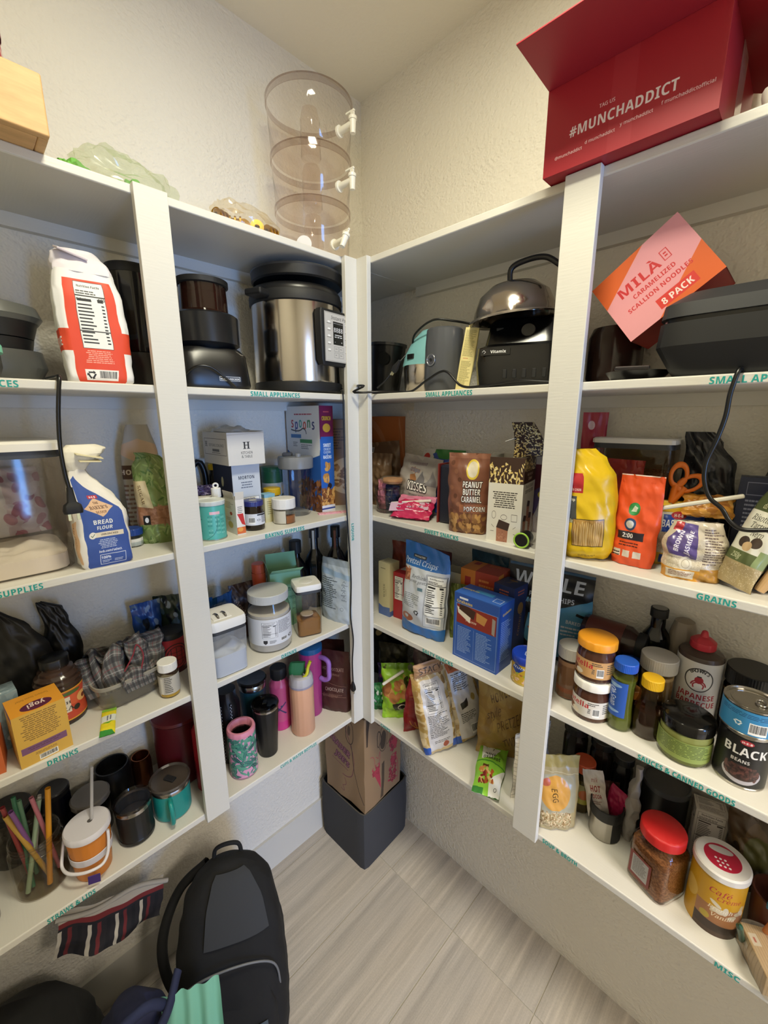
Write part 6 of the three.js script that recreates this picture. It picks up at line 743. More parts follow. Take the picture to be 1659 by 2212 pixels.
// ---------- sweet snacks shelf (right wall, inner bay) ----------
{
  const S = Y[3];
  let t = thing('snack_box', 'orange snack box in the dark corner behind the brown bags', 'box', [0.165, S, 0.035], 10); const Ro = art(200, 300, '#b5672f', [CV([[0, 0.05], [0.4, 0.15], [0.6, 0.4], [0.9, 0.45], [1, 0.8]], '#c07a4a', 26)]); carton(t, 'body', 0.13, 0.31, 0.045, { d: Ro }, 0.5);
  const Rb = art(220, 240, '#6d5138', [BC(0.05, 0.08, 0.2, 0.1), T('Rosa', 0.7, 0.3, 0.1, '#cdbb9f', 'is', { rot: 40 }), ...[0.3, 0.36, 0.42].map((y) => PG([[0.2, y], [0.8, y + 0.3]], '#3f2d1f', 8)), SC(0, 0.6, 1, 0.4, 20, ['#8a6a48', '#5a4230'], 0.1)]);
  t = thing('cookie_bag', 'brown printed cookie bag leaning in the corner above the clear basket', 'bag', [0.225, S, 0.095], 12, { tz: 6 }); bag(t, 'bag', 0.14, 0.215, 0.05, PILLOW, Rb, Rb, { wr: 0.007, sd: 70 });
  t = thing('cookie_bag', 'plain dark brown bag beside the corner post', 'bag', [0.245, S, 0.15], 20); bag(t, 'bag', 0.09, 0.185, 0.05, PILLOW, flat('#70563c'), flat('#70563c'), { wr: 0.008, sd: 72 });
  t = thing('wire_basket', 'clear round ribbed plastic basket holding snack packs', 'basket', [0.335, S, 0.198], 0);
  part(t, 'bowl', lathe([[0, 0.002], [0.038, 0], [0.041, 0.004], [0.05, 0.085], [0.052, 0.088]], 44), clear(0xd6d4d2, 0.08)); for (let i = 0; i < 4; i++) part(t, 'ring', new THREE.TorusGeometry(0.0425 + i * 0.0026, 0.0012, 6, 44).rotateX(1.5708).translate(0, 0.014 + i * 0.022, 0), clear(0xe6e4e2, 0.1)); for (let i = 0; i < 14; i++) { const a = i / 14 * 6.283; part(t, 'rib', tube([[Math.sin(a) * 0.041, 0.004, Math.cos(a) * 0.041], [Math.sin(a) * 0.0505, 0.086, Math.cos(a) * 0.0505]], 0.001, 4), clear(0xe6e4e2, 0.1)); }
  for (const [n, l, c, x, z, w, h, d] of [['snack_pack', 'navy blue snack pack inside the clear round basket', '#22356c', 0.345, 0.195, 0.05, 0.085, 0.03], ['snack_pack', 'pink scalloped snack cake pack on top of clear basket', '#d98aa2', 0.305, 0.2, 0.034, 0.1, 0.04]]) { t = thing(n, l, 'packet', [x, S + 0.004, z], 15); bag(t, 'packet', w, h, d, PILLOW, flat(c), flat(c), { wr: 0.004, sd: 75 + x * 10 }); }
  t = thing('cookie', 'round tan biscuit in clear wrapper lying on the snack basket', 'cookie', [0.345, S + 0.098, 0.195], 0); part(t, 'biscuit', lathe([[0, 0], [0.03, 0], [0.034, 0.006], [0.032, 0.014], [0.02, 0.016], [0, 0.015]], 32), mk(0xc08a4c, 0.8)); part(t, 'wrapper', loft([{ y: 0, w: 0.075, d: 0.07, n: 3 }, { y: 0.01, w: 0.082, d: 0.076, n: 3 }, { y: 0.02, w: 0.06, d: 0.05, n: 3 }], { wr: 0.003 }), film(0xf2ece2, 0.1, 0.9));
  const Rk = art(360, 300, '#a29c98', [T('cinnamon', 0.48, 0.14, 0.1, '#6e5a6a', 'b', { rot: -4 }), T('crisps', 0.46, 0.26, 0.1, '#5a7a9a', 'b', { rot: 4, st: '#8a5a40' }), PG([[0.36, 0.36], [0.5, 0.33], [0.56, 0.44], [0.42, 0.5]], '#9a6a44'), T('KISSES', 0.6, 0.55, 0.22, '#f1efec', 'b', { st: '#2e2a2c', sx: 0.85 }), T('CINNAMON TOAST', 0.6, 0.7, 0.05, '#3a3434'), PG([[0.55, 0.48], [0.64, 0.26], [0.78, 0.48]], '#6d6a6e'), PG([[0.78, 0.5], [0.88, 0.22], [1, 0.5]], '#7c797d'), PG([[0.05, 0.9], [0.2, 0.78], [0.35, 0.97], [0.1, 1]], '#3a8a6c'), C(0.14, 0.9, 0.04, 0.05, '#d8e2da')]);
  t = thing('candy_bag', 'grey candy bag with bold white letters leaning on the sweet snacks shelf', 'bag', [0.405, S, 0.165], 6, { tz: -6, tx: -12 }); bag(t, 'bag', 0.155, 0.18, 0.06, PILLOW, Rk, Rk, { wr: 0.006, sd: 80 });
  const Rg = art(260, 120, '#4a8f4a', [B(0, 0, 0.3, 1, '#e2ded6'), C(0.12, 0.4, 0.08, 0.2, '#d0453c'), C(0.24, 0.65, 0.07, 0.2, '#d0453c'), CV([[0.3, 0.2], [0.5, 0.9], [0.7, 0.5], [0.8, 0.3], [1, 0.4]], '#4a5fae', 22), T('SHARE', 0.84, 0.75, 0.22, '#e6e9df')]);
  t = thing('candy_bag', 'green and white fruit candy bag behind the grey candy bag', 'bag', [0.425, S, 0.07], 4, { tz: 0, tx: -14 }); bag(t, 'bag', 0.165, 0.205, 0.03, PILLOW, art(260, 320, '#3f7a46', [(g, w, h) => { g.save(); g.drawImage(sheets[Rg.k].cv, Rg.u0 * AS, (1 - Rg.v1) * AS, 260, 120, 0, 0, w, h * 0.36); g.restore(); }]), flat('#3f7a46'), { wr: 0.006, sd: 84 });
  t = thing('wafer_packet', 'narrow blue wafer packet between candy bag and black tin', 'packet', [0.49, S, 0.11], 22, { tz: -4 }); const Rw = art(120, 300, '#2c53a8', [B(0.55, 0.6, 0.45, 0.3, '#d2a05c'), PG([[0.3, 0.1], [0.6, 0.05], [0.5, 0.14]], '#dfe6f2'), LN(0.2, 0.25, 0.6, 0.2, 3, '#c3cfe8')]); bag(t, 'packet', 0.06, 0.175, 0.03, PILLOW, Rw, Rw, { wr: 0.005, sd: 86 });
  const Rp = art(360, 240, '#bf2a57', [...[0.4, 0.52, 0.64, 0.76].flatMap((x, i) => [C(x, 0.62 - i * 0.02, 0.035, 0.07, '#e9c3cf', 2), C(x, 0.62 - i * 0.02, 0.015, 0.03, '#e9c3cf')]), LN(0.35, 0.74, 0.5, 0.06, 1, '#e9c3cf'), B(0, 0, 1, 0.3, '#d77f9d')]);
  t = thing('snack_pouch', 'crimson and pink snack pouch lying flat at the shelf front', 'pouch', [0.452, S + 0.001, 0.205], 20); part(t, 'pouch', bagGeo(0.13, 0.1, 0.03, PILLOW, Rp, Rp, { wr: 0.007, sd: 88 }).rotateX(-1.0).translate(0, 0.006, 0.05), [inkM(Rp, 0.3), inkM(Rp, 0.3)]);
  const Ru = art(240, 100, '#c9a9c0', [T('unos', 0.5, 0.5, 0.6, '#2c2430', 'i', { sx: 1.1 })]); part(t, 'folded_top', mapUV(new THREE.PlaneGeometry(0.125, 0.035, 6, 2), Ru), inkM(Ru, 0.4), [-0.012, 0.038, 0.022], [-52, 0, 8]); part(t, 'bag_clip', rbox(0.135, 0.008, 0.009, 0.003), WHT, [-0.012, 0.048, 0.006], [0, 0, 8]);
  t = thing('cookie_tin', 'upright black square tin with red rim on sweet snacks shelf', 'tin', [0.556, S, 0.125], 4); part(t, 'body', rbox(0.04, 0.172, 0.165, 0.008, 3).translate(0.004, 0.0865, 0), mk(0x17192a, 0.35)); part(t, 'red_rim', rbox(0.005, 0.176, 0.17, 0.0022, 3).translate(-0.0185, 0.088, 0), mk(0x7c2a26, 0.35));
  t = thing('snack_pouch', 'thin pink pouch standing between black tin and popcorn bag', 'pouch', [0.6, S, 0.13], 76); const Ri = art(160, 260, '#d8a3b4', [B(0, 0.75, 1, 0.25, '#cf4636'), C(0.6, 0.85, 0.3, 0.06, '#e3a43c'), SC(0.2, 0.6, 0.5, 0.14, 12, ['#4a3a56', '#e9d3da'], 0.06)]); bag(t, 'pouch', 0.13, 0.19, 0.016, STAND, Ri, Ri, { wr: 0.005, sd: 92 });
  const Rc = art(330, 480, '#7a4c38', [B(0, 0, 1, 0.06, '#8a5a44'), ...Array.from({ length: 9 }, (_, i) => C(0.12 + 0.1 * (i % 3), 0.12 + 0.1 * i, 0.05, 0.03, i % 2 ? '#8d5c42' : '#5f3826')), C(0.62, 0.19, 0.15, 0.12, '#d9bf3a'), C(0.62, 0.19, 0.12, 0.095, '#d6cdb4'), T('PEANUT', 0.62, 0.37, 0.1, '#f0ece6', 'b', { st: '#241812', sx: 0.8 }), T('BUTTER', 0.62, 0.46, 0.1, '#f0ece6', 'b', { st: '#241812', sx: 0.8 }), T('CARAMEL', 0.62, 0.55, 0.1, '#f0ece6', 'b', { st: '#241812', sx: 0.72 }), B(0.34, 0.62, 0.66, 0.1, '#a5694a'), T('POPCORN', 0.7, 0.67, 0.09, '#f3f0ea', 'b', { sx: 0.8, st: '#5a3424' }), SC(0.05, 0.76, 0.9, 0.22, 120, ['#8a6038', '#a57844', '#6a4526', '#c09358'], 0.06, 0.04)]);
  t = thing('popcorn_bag', 'brown peanut butter caramel popcorn bag overhanging the shelf front', 'bag', [0.668, S, 0.238], 20, { tx: 2 }); bag(t, 'bag', 0.11, 0.215, 0.055, [[0, 0.5, 0.9], [0.06, 0.8, 0.96], [0.4, 1, 0.98], [0.8, 0.6, 1], [0.94, 0.12, 1], [1, 0.02, 1]], Rc, flat('#7a4c38'), { wr: 0.006, sd: 95 });
  // crispy rice bites carton
  const grains = (g, w, h) => { for (let i = 0; i < 260; i++) { g.save(); g.translate(rnd() * w, rnd() * h); g.rotate(rnd() * 6.3); g.beginPath(); g.ellipse(0, 0, w * 0.045, w * 0.016, 0, 0, 7); g.fillStyle = ['#e6d08a', '#d9bf72', '#efe0a8'][i % 3]; g.fill(); g.restore(); } };
  const Gp = art(220, 300, '#3a2418', [grains]);
  const drawG = (x, y, w0, h0) => (g, w, h) => g.drawImage(sheets[Gp.k].cv, Gp.u0 * AS, (1 - Gp.v1) * AS, 220, 300 * Math.min(1, h0 * h / (w0 * w) * 0.73), x * w, y * h, w0 * w, h0 * h);
  const ink = '#2c2622', brick = (x, y, s) => [PG([[x, y], [x + s * 0.55, y + s * 0.04], [x + s * 0.52, y + s * 0.5], [x + 0.01, y + s * 0.42]], '#a5705a'), SC(x + 0.02, y + s * 0.08, s * 0.45, s * 0.3, 30, ['#b98a72', '#8a5a48'], 0.02), PG([[x - 0.01, y], [x + s * 0.1, y - s * 0.16], [x + s * 0.62, y - s * 0.1], [x + s * 0.55, y + s * 0.05]], '#3a2822')];
  const Ff = art(300, 460, '#dedbd2', [B(0, 0, 1, 0.3, '#3a2418'), drawG(0, 0.06, 1, 0.24), (g, w, h) => { g.fillStyle = '#dedbd2'; g.beginPath(); g.moveTo(0, h * 0.3); g.quadraticCurveTo(w / 2, h * 0.4, w, h * 0.3); g.lineTo(w, h * 0.36); g.lineTo(0, h * 0.36); g.fill(); }, LN(0.08, 0.4, 0.84, 0.2, 8, ink, 'c'), C(0.2, 0.68, 0.06, 0.045, ink, 2), C(0.5, 0.7, 0.09, 0.03, ink, 2), BO(0.72, 0.66, 0.16, 0.08, ink, 2), ...brick(0.3, 0.83, 0.62), ...[[0.14, 0.8, 0.22, 0.83], [0.12, 0.88, 0.22, 0.88], [0.78, 0.83, 0.86, 0.8], [0.8, 0.89, 0.9, 0.9]].map(([a, b, c, d]) => PG([[a, b], [c, d]], ink, 2))]);
  const Fs = art(260, 460, '#d4d0c6', [B(0, 0, 1, 0.3, '#3a2418'), drawG(0, 0.0, 1, 0.16), T('MILK CHOCOLATE', 0.5, 0.2, 0.04, '#d9cfc0', 'r', { sx: 0.8 }), T('Coated', 0.5, 0.25, 0.05, '#e6dccc', 'i'), T('Peanut Butter', 0.5, 0.34, 0.055, ink, 'is'), T('CRISPY RICE BITES', 0.5, 0.4, 0.055, ink, 'b', { sx: 0.8 }), ...brick(0.38, 0.58, 0.42), ...brick(0.14, 0.74, 0.42), ...brick(0.58, 0.74, 0.42), LN(0.1, 0.93, 0.35, 0.04, 2, ink)]);
  t = thing('rice_bites_box', 'white carton of crispy rice bites with grain-print torn-open top', 'box', [0.772, S, 0.2], 12); carton(t, 'body', 0.085, 0.212, 0.112, { f: Ff, r: Fs, d: flat('#d4d0c6'), t: null }, 0.5, 0.0008);
  part(t, 'torn_lid', mapUV(new THREE.PlaneGeometry(0.105, 0.085, 6, 10), Gp), inkM(Gp, 0.5), [0.036, 0.21 + 0.0415, -0.02], [0, 52, 0]).geometry; { const g = t.children[1].geometry, p = g.attributes.position; for (let i = 0; i < p.count; i++) { const v = (p.getY(i) + 0.0425) / 0.085; p.setXYZ(i, p.getX(i) * (1 - 0.35 * v) - 0.004 * v, p.getY(i), -0.035 * v * v); } g.computeVertexNormals(); } part(t, 'tuck_flap', rbox(0.02, 0.0012, 0.03, 0.0004, 1), mk(0xd9d6cc, 0.6), [-0.005, 0.252, 0.02], [0, 0, 20]);
  t = thing('flashlight', 'short black flashlight with green ring lying by the right post', 'flashlight', [0.842, S + 0.0195, 0.272], 8); part(t, 'barrel', new THREE.CylinderGeometry(0.017, 0.0165, 0.04, 28, 1, false).rotateX(1.5708).translate(0, 0, -0.02), BLK); part(t, 'green_ring', new THREE.TorusGeometry(0.0172, 0.0022, 10, 32), mk(0x9ccb4a, 0.4)); part(t, 'lens', new THREE.CircleGeometry(0.0155, 28), mk(0x07080a, 0.1), [0, 0, 0.0005]);
  t = thing('plastic_wrap', 'loose clear plastic wrap beside the flashlight and right post', 'wrapper', [0.868, S, 0.205], 10); part(t, 'film', loft([{ y: 0, w: 0.05, d: 0.1, n: 3 }, { y: 0.05, w: 0.055, d: 0.1, n: 3 }, { y: 0.1, w: 0.04, d: 0.06, n: 3 }, { y: 0.14, w: 0.02, d: 0.02, n: 3 }], { wr: 0.012, wf: 30, vs: 14, crease: 0.4 }), film(0xe6e4e2, 0.1, 0.9));
  t = thing('snack_box', 'dark red box at the back behind the rice bites carton', 'box', [0.81, S, 0.07], 6); const Rr = art(200, 240, '#5a1f2a', [B(0, 0, 1, 0.12, '#b5ab9c'), C(0.5, 0.6, 0.25, 0.2, '#4a3f66'), C(0.5, 0.5, 0.1, 0.05, '#cfc24a')]); carton(t, 'body', 0.13, 0.21, 0.08, { d: Rr }, 0.5);
}
// ---------- salty snacks shelf ----------
{
  const S = Y[2];
  let t; const Rw = art(140, 420, '#d2c9a0', [T('WATER', 0.52, 0.52, 0.07, '#5a5848', 'rs', { rot: -90 }), T('CRACKERS', 0.68, 0.55, 0.03, '#7a745a', 'r', { rot: -90 }), LN(0.2, 0.1, 0.5, 0.03, 1, '#7a745a'), PG([[0, 0.8], [0.4, 0.84], [1, 0.82], [1, 1], [0, 1]], '#5a74b0')]), Rw2 = art(90, 420, '#cdc49a', [B(0, 0.9, 1, 0.1, '#5a74b0'), LN(0.4, 0.3, 0.3, 0.55, 22, '#b07a4a')]);
  t = thing('cracker_box', 'tall cream and blue water cracker box by the corner post', 'box', [0.322, S, 0.188], 2); carton(t, 'body', 0.052, 0.196, 0.05, { f: Rw, r: Rw2, d: flat('#d2c9a0') }, 0.5);
  t = thing('cracker_box', 'red cracker box tucked behind the pretzel crisps bag', 'box', [0.385, S, 0.158], 6); const Rr = art(180, 320, '#a8262c', [NF(0.08, 0.08, 0.5, 0.5)]); carton(t, 'body', 0.07, 0.168, 0.075, { d: Rr }, 0.45);
  const Rp = art(340, 620, '#c9cdd2', [(g, w, h) => { const gr = '#2c6cb4'; g.fillStyle = gr; g.fillRect(0, 0, w, h * 0.25); for (let i = 0; i < w; i += 5) { g.fillStyle = i % 10 ? '#2f70b9' : '#2866ab'; g.fillRect(i, 0, 3, h * 0.25); g.fillRect(i, h * 0.88, 3, h * 0.12); } g.fillStyle = gr; g.beginPath(); g.moveTo(0, h * 0.82); g.quadraticCurveTo(w * 0.4, h * 0.93, w, h * 0.86); g.lineTo(w, h); g.lineTo(0, h); g.fill(); }, B(0.22, 0.12, 0.3, 0.035, '#23303c'), T('SNACK FACTORY', 0.37, 0.138, 0.022, '#e9e3d2', 'b', { sx: 0.8 }), T('Pretzel Crisps', 0.4, 0.195, 0.075, '#e8eef5', 'is', { sx: 0.85 }), PG([[0, 0.26], [0.2, 0.3], [0.22, 0.4], [0.06, 0.42], [0, 0.36]], '#b06a44'), SC(0, 0.27, 0.2, 0.13, 24, ['#c98a62', '#8e4e30'], 0.03), T('Rethink', 0.42, 0.345, 0.05, '#33363b', 'is'), T('your pretzel', 0.44, 0.395, 0.045, '#33363b', 'is'), B(0.42, 0.45, 0.12, 0.035, '#5d7d8a'), LN(0.12, 0.54, 0.42, 0.15, 8, '#7d8288'), NF(0.62, 0.3, 0.35, 0.42), BC(0.66, 0.735, 0.28, 0.085), BO(0.6, 0.29, 0.38, 0.57, '#3a3d42', 2), RC(0.46, 0.72, 0.055, '#222'), C(0.22, 0.81, 0.14, 0.05, '#a55f3e'), C(0.2, 0.8, 0.05, 0.02, '#c9cdd2')]);
  t = thing('pretzel_bag', 'blue and silver pretzel crisps bag standing at the shelf front', 'bag', [0.505, S, 0.222], 8, { tx: -3, tz: -2 }); bag(t, 'bag', 0.165, 0.298, 0.075, [[0, 0.35, 0.95], [0.06, 0.6, 0.98], [0.3, 1, 1], [0.7, 0.75, 0.98], [0.9, 0.15, 0.96, -0.004], [1, 0.02, 0.96, -0.008]], Rp, flat('#2c6cb4'), { wr: 0.007, sd: 101, r: 0.3, top: (u) => -0.02 * u * u });
  const bl = '#2c57ab', Rg = art(380, 500, bl, [B(0.02, 0.015, 0.96, 0.13, '#2950a2'), T('Grahams', 0.24, 0.12, 0.06, '#e7c552', 'bs'), B(0.12, 0.05, 0.2, 0.03, '#dfe4ef'), B(0.12, 0.165, 0.22, 0.025, '#7ab0d8'), B(0.07, 0.16, 0.88, 0.29, '#8a2e22'), PG([[0.07, 0.2], [0.4, 0.3], [0.38, 0.4], [0.1, 0.3]], '#e6dccb'), PG([[0.3, 0.16], [0.5, 0.2], [0.46, 0.33], [0.12, 0.24], [0.14, 0.16]], '#3f2618'), PG([[0.52, 0.2], [0.76, 0.24], [0.7, 0.36], [0.52, 0.33]], '#c08a4a'), T('S’mores', 0.4, 0.37, 0.05, '#f2ead8', 'is'), PG([[0.86, 0.2], [0.93, 0.22], [0.92, 0.45], [0.86, 0.43]], '#9a928c'), BO(0.05, 0.16, 0.92, 0.81, '#a8bcdf', 2), PG([[0.48, 0.48], [0.48, 0.95]], '#a8bcdf', 1.5), LN(0.1, 0.5, 0.34, 0.4, 17, '#8fa9d8'), LN(0.53, 0.5, 0.36, 0.42, 18, '#8fa9d8')]), Rg2 = art(200, 500, '#274d9c', [T('Grahams', 0.5, 0.14, 0.05, '#e7c552', 'bs', { rot: -8 }), LN(0.15, 0.25, 0.7, 0.6, 22, '#7f9acb')]), Rgt = art(380, 200, '#3767bd', [B(0.3, 0.3, 0.4, 0.25, '#4aa0d8'), T('Grahams', 0.2, 0.5, 0.16, '#e7c552', 'bs', { rot: 180 }), BO(0.78, 0.5, 0.16, 0.3, '#e6ecf7', 3)]);
  t = thing('cracker_box', 'bright blue graham cracker box with s’mores picture', 'box', [0.716, S, 0.212], -1); carton(t, 'body', 0.145, 0.2, 0.076, { f: Rg, r: Rg2, t: Rgt, d: flat(bl) }, 0.45);
  t = thing('cracker_box', 'dark navy snack box behind the blue graham cracker box', 'box', [0.752, S, 0.128], -4); const Rn = art(160, 400, '#232c50', [LN(0.2, 0.06, 0.6, 0.08, 2, '#b05a40', 'c'), T('COOKIES', 0.5, 0.5, 0.08, '#8a6a4a', 'bs', { rot: -80 }), C(0.5, 0.3, 0.2, 0.08, '#8a6a3a')]); carton(t, 'body', 0.066, 0.222, 0.07, { d: Rn }, 0.45);
  t = thing('snack_box', 'red and orange snack box behind the graham cracker box', 'box', [0.652, S, 0.1], 4); const Rs = art(260, 260, '#a83c24', [B(0, 0, 0.4, 1, '#cf7a2a'), B(0.12, 0.1, 0.16, 0.3, '#a02a26'), LN(0.5, 0.1, 0.4, 0.2, 3, '#d98a4a')]); carton(t, 'body', 0.125, 0.232, 0.085, { d: Rs }, 0.45);
  t = thing('snack_box', 'open cream carton standing behind the pretzel crisps bag', 'box', [0.558, S, 0.11], 6); carton(t, 'body', 0.078, 0.205, 0.06, { d: flat('#cfc7a8'), t: null }, 0.55); part(t, 'top_flap', rbox(0.076, 0.001, 0.03, 0.0004, 1), mk(0xa39c82, 0.6), [0, 0.2, -0.01], [30, 0, 0]);
  for (const [x, z, w, h, a, c, l] of [[0.6, 0.165, 0.05, 0.185, 24, '#6f7a2e', 'olive green snack bag between pretzel bag and graham box'], [0.44, 0.075, 0.13, 0.24, 4, '#5a2420', 'dark red chip bag at the back behind pretzel bag'], [0.62, 0.025, 0.14, 0.255, -2, '#28475a', 'dark blue chip bag at the back of salty snacks shelf'], [0.3, 0.075, 0.12, 0.235, 12, '#8a3c22', 'rust orange bag at the back corner above cracker boxes']]) { t = thing('chip_bag', l, 'bag', [x, S, z], a); const R = art(120, 180, c, [SC(0, 0, 1, 1, 26, ['rgba(255,255,255,.10)', 'rgba(0,0,0,.16)'], 0.12)]); bag(t, 'bag', w, h, z < 0.03 ? 0.026 : 0.036, PILLOW, R, R, { wr: 0.006, sd: x * 100 }); }
  const Rh = art(520, 560, '#14171c', [PG([[0.3, 0.5], [1, 0.25], [1, 0.9], [0.4, 1], [0.25, 0.8]], '#4f8fb0'), PG([[0.3, 0.66], [0.5, 0.58], [0.62, 0.8], [0.46, 0.92]], '#8a4638'), B(0, 0, 1, 0.03, '#3a5a72'), T('WHALE', 0.5, 0.14, 0.17, '#c3c8cc', 'b', { sx: 1.35 }), T('PROTEIN CHIPS', 0.55, 0.29, 0.07, '#c3c8cc', 'b', { sx: 0.95 }), T('SMOKY', 0.32, 0.36, 0.07, '#6fb0d0'), C(0.18, 0.42, 0.07, 0.07, '#c9cdd0', 3), PG([[0.85, 0.4], [1, 0.44]], '#111', 14), T('BAKED', 0.83, 0.5, 0.05, '#d0d4d6'), LN(0.7, 0.55, 0.25, 0.12, 3, '#c9cdd0')]);
  t = thing('protein_chip_bag', 'large black and blue protein chip bag behind the right post', 'bag', [0.838, S, 0.07], 8); bag(t, 'bag', 0.235, 0.272, 0.055, PILLOW, Rh, Rh, { wr: 0.006, sd: 110 });
  t = thing('nut_can', 'yellow nut can with blue plastic lid beside the right post', 'can', [0.853, S, 0.212], 10); const Rc = art(420, 180, '#c9a227', [PG([[0.42, 0], [0.52, 0.25], [0.44, 0.5], [0.36, 0.3]], '#1f3f95'), T('Nuts', 0.45, 0.2, 0.16, '#eee', 'is'), SC(0.36, 0.45, 0.3, 0.5, 40, ['#b8793a', '#8fae3c', '#e0b8a0', '#a5602c', '#d8b24a'], 0.02, 0.014), B(0.3, 0.93, 0.6, 0.07, '#cdb46a')]);
  part(t, 'body', mapUV(cylS(0.037, 0.062), Rc), inkM(Rc, 0.35)); part(t, 'lid', lathe([[0.037, 0.058], [0.0385, 0.06], [0.0385, 0.077], [0.036, 0.08], [0.034, 0.078], [0, 0.078]]), mk(0x1d3fae, 0.35)); part(t, 'base', lathe([[0, 0.001], [0.036, 0], [0.0378, 0.002]]), STEEL); const Rq = art(60, 60, '#1d3fae', [PG([[0.25, 0.25], [0.7, 0.2], [0.75, 0.6], [0.5, 0.8], [0.3, 0.65], [0.25, 0.25]], '#c9d2ee', 3)]); part(t, 'lid_print', mapUV(new THREE.CircleGeometry(0.02, 24).rotateX(-1.5708), Rq), inkM(Rq, 0.35), [0.006, 0.0786, 0.006]);
}
// ---------- chips shelf ----------
{
  const S = Y[1]; let t;
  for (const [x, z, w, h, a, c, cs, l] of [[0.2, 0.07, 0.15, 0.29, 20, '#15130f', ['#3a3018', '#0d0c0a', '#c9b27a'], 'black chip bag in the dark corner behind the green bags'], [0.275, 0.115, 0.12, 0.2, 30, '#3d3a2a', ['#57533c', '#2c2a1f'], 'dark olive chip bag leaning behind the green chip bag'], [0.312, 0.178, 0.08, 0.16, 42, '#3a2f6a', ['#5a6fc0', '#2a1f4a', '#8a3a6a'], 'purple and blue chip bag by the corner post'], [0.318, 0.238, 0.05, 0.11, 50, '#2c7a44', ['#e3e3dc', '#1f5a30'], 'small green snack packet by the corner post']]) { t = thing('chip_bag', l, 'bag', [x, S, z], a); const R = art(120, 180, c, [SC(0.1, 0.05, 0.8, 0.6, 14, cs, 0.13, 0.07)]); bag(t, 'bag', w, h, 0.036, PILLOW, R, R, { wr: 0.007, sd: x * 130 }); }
  const Rg = art(240, 300, '#8fbf2e', [SC(0.1, 0.3, 0.6, 0.35, 16, ['#b87a48', '#a5683c', '#c99a5a'], 0.12, 0.1), B(0, 0, 1, 0.1, '#6a9a24'), PG([[0.3, 0.72], [0.9, 0.62], [0.95, 0.74], [0.4, 0.86]], '#26221c'), C(0.6, 0.76, 0.12, 0.05, '#d8d0bc', 5), PG([[0.1, 0.8], [0.5, 0.9], [0.4, 1], [0.1, 1]], '#a8d83c'), SC(0.6, 0.05, 0.35, 0.35, 12, ['#d3c25a', '#3f4a1c'], 0.08)]);
  t = thing('chip_bag', 'lime green chip bag clipped shut at front of chips shelf', 'bag', [0.402, S, 0.22], 44, { tx: -10 }); bag(t, 'bag', 0.12, 0.2, 0.05, PILLOW, Rg, Rg, { wr: 0.01, sd: 120, r: 0.28 }); part(t, 'bag_clip', rbox(0.09, 0.009, 0.01, 0.003), WHT, [-0.02, 0.16, 0.03], [0, 0, 34]);
  const Rr = art(180, 280, '#8a1f22', [CV([[0.1, 0.3], [0.8, 0.3], [0.4, 0.55], [0.2, 0.7], [0.8, 0.68]], '#b06a3a', 5), ...[0.2, 0.35, 0.5, 0.65].map((x, i) => CV([[0.45, 0.98], [x, 0.9], [x - 0.05, 0.76 + 0.03 * i]], '#c9903f', 4))]);
  t = thing('chip_bag', 'deep red chip bag with gold leaf print on chips shelf', 'bag', [0.49, S, 0.21], 60, { tx: -6 }); bag(t, 'bag', 0.11, 0.19, 0.05, [[0, 0.1, 1], [0.2, 0.8, 1], [0.6, 0.9, 0.9], [1, 0.4, 0.6]], Rr, Rr, { wr: 0.006, sd: 124, r: 0.3 });
  const Rf = art(180, 340, '#3a2226', [B(0, 0.3, 1, 0.28, '#6a1f26'), ...Array.from({ length: 9 }, (_, i) => C(0.15 + 0.3 * (i % 3), 0.34 + 0.09 * ((i / 3) | 0), 0.07, 0.03, i % 2 ? '#c9c0bc' : '#a8323a')), SC(0, 0, 1, 0.3, 20, ['#2a1c20', '#5a4448'], 0.07), B(0, 0.58, 1, 0.42, '#5a2228')]);
  t = thing('chip_bag', 'dark floral patterned chip bag behind the tortilla style bags', 'bag', [0.475, S, 0.13], 40, { tx: -4 }); bag(t, 'bag', 0.13, 0.275, 0.06, PILLOW, Rf, Rf, { wr: 0.007, sd: 128, r: 0.3 });
  const sb = (head, foot) => art(300, 520, '#c2ab7e', [SC(0, 0, 0.2, 1, 40, ['#d8c092', '#b0904f', '#a5824a'], 0.08), SC(0.8, 0, 0.2, 1, 40, ['#d8c092', '#b0904f', '#8a6a3a'], 0.08), PG([[0.2, 0.1], [0.76, 0.1], [0.84, 0.2], [0.84, 0.96], [0.16, 0.96], [0.16, 0.2]], '#c6c2c0'), B(0, 0.9, 0.16, 0.1, '#2c55a8'), B(0.84, 0.9, 0.16, 0.1, '#2c55a8'), ...head, ...foot]);
  const R1 = sb([NF(0.26, 0.14, 0.42, 0.34, '#333', '#c9c6c4'), LN(0.22, 0.5, 0.56, 0.3, 16, '#4a4846')], [LN(0.3, 0.84, 0.5, 0.04, 2, '#5a5856'), C(0.62, 0.915, 0.09, 0.04, '#9c4a34')]), R2 = sb([B(0.2, 0.06, 0.5, 0.1, '#b8623a'), T('Simply', 0.42, 0.11, 0.06, '#2c2622', 'i'), LN(0.24, 0.18, 0.5, 0.2, 9, '#4a4846'), PG([[0.3, 0.52], [0.5, 0.48], [0.48, 0.57], [0.32, 0.6]], '#2a2420'), C(0.68, 0.5, 0.07, 0.035, '#b09a5a')], [LN(0.24, 0.64, 0.5, 0.12, 6, '#4a4846'), BC(0.48, 0.82, 0.3, 0.11)]), Rt = art(180, 100, '#a8825c', [T('STACY', 0.55, 0.5, 0.6, '#2a1f1a', 'r', { sx: 0.9 })]);
  const sp = [[0, 0.2, 0.9], [0.06, 0.5, 0.95], [0.4, 1, 1], [0.8, 0.8, 0.94], [0.95, 0.2, 0.9], [1, 0.05, 0.9]];
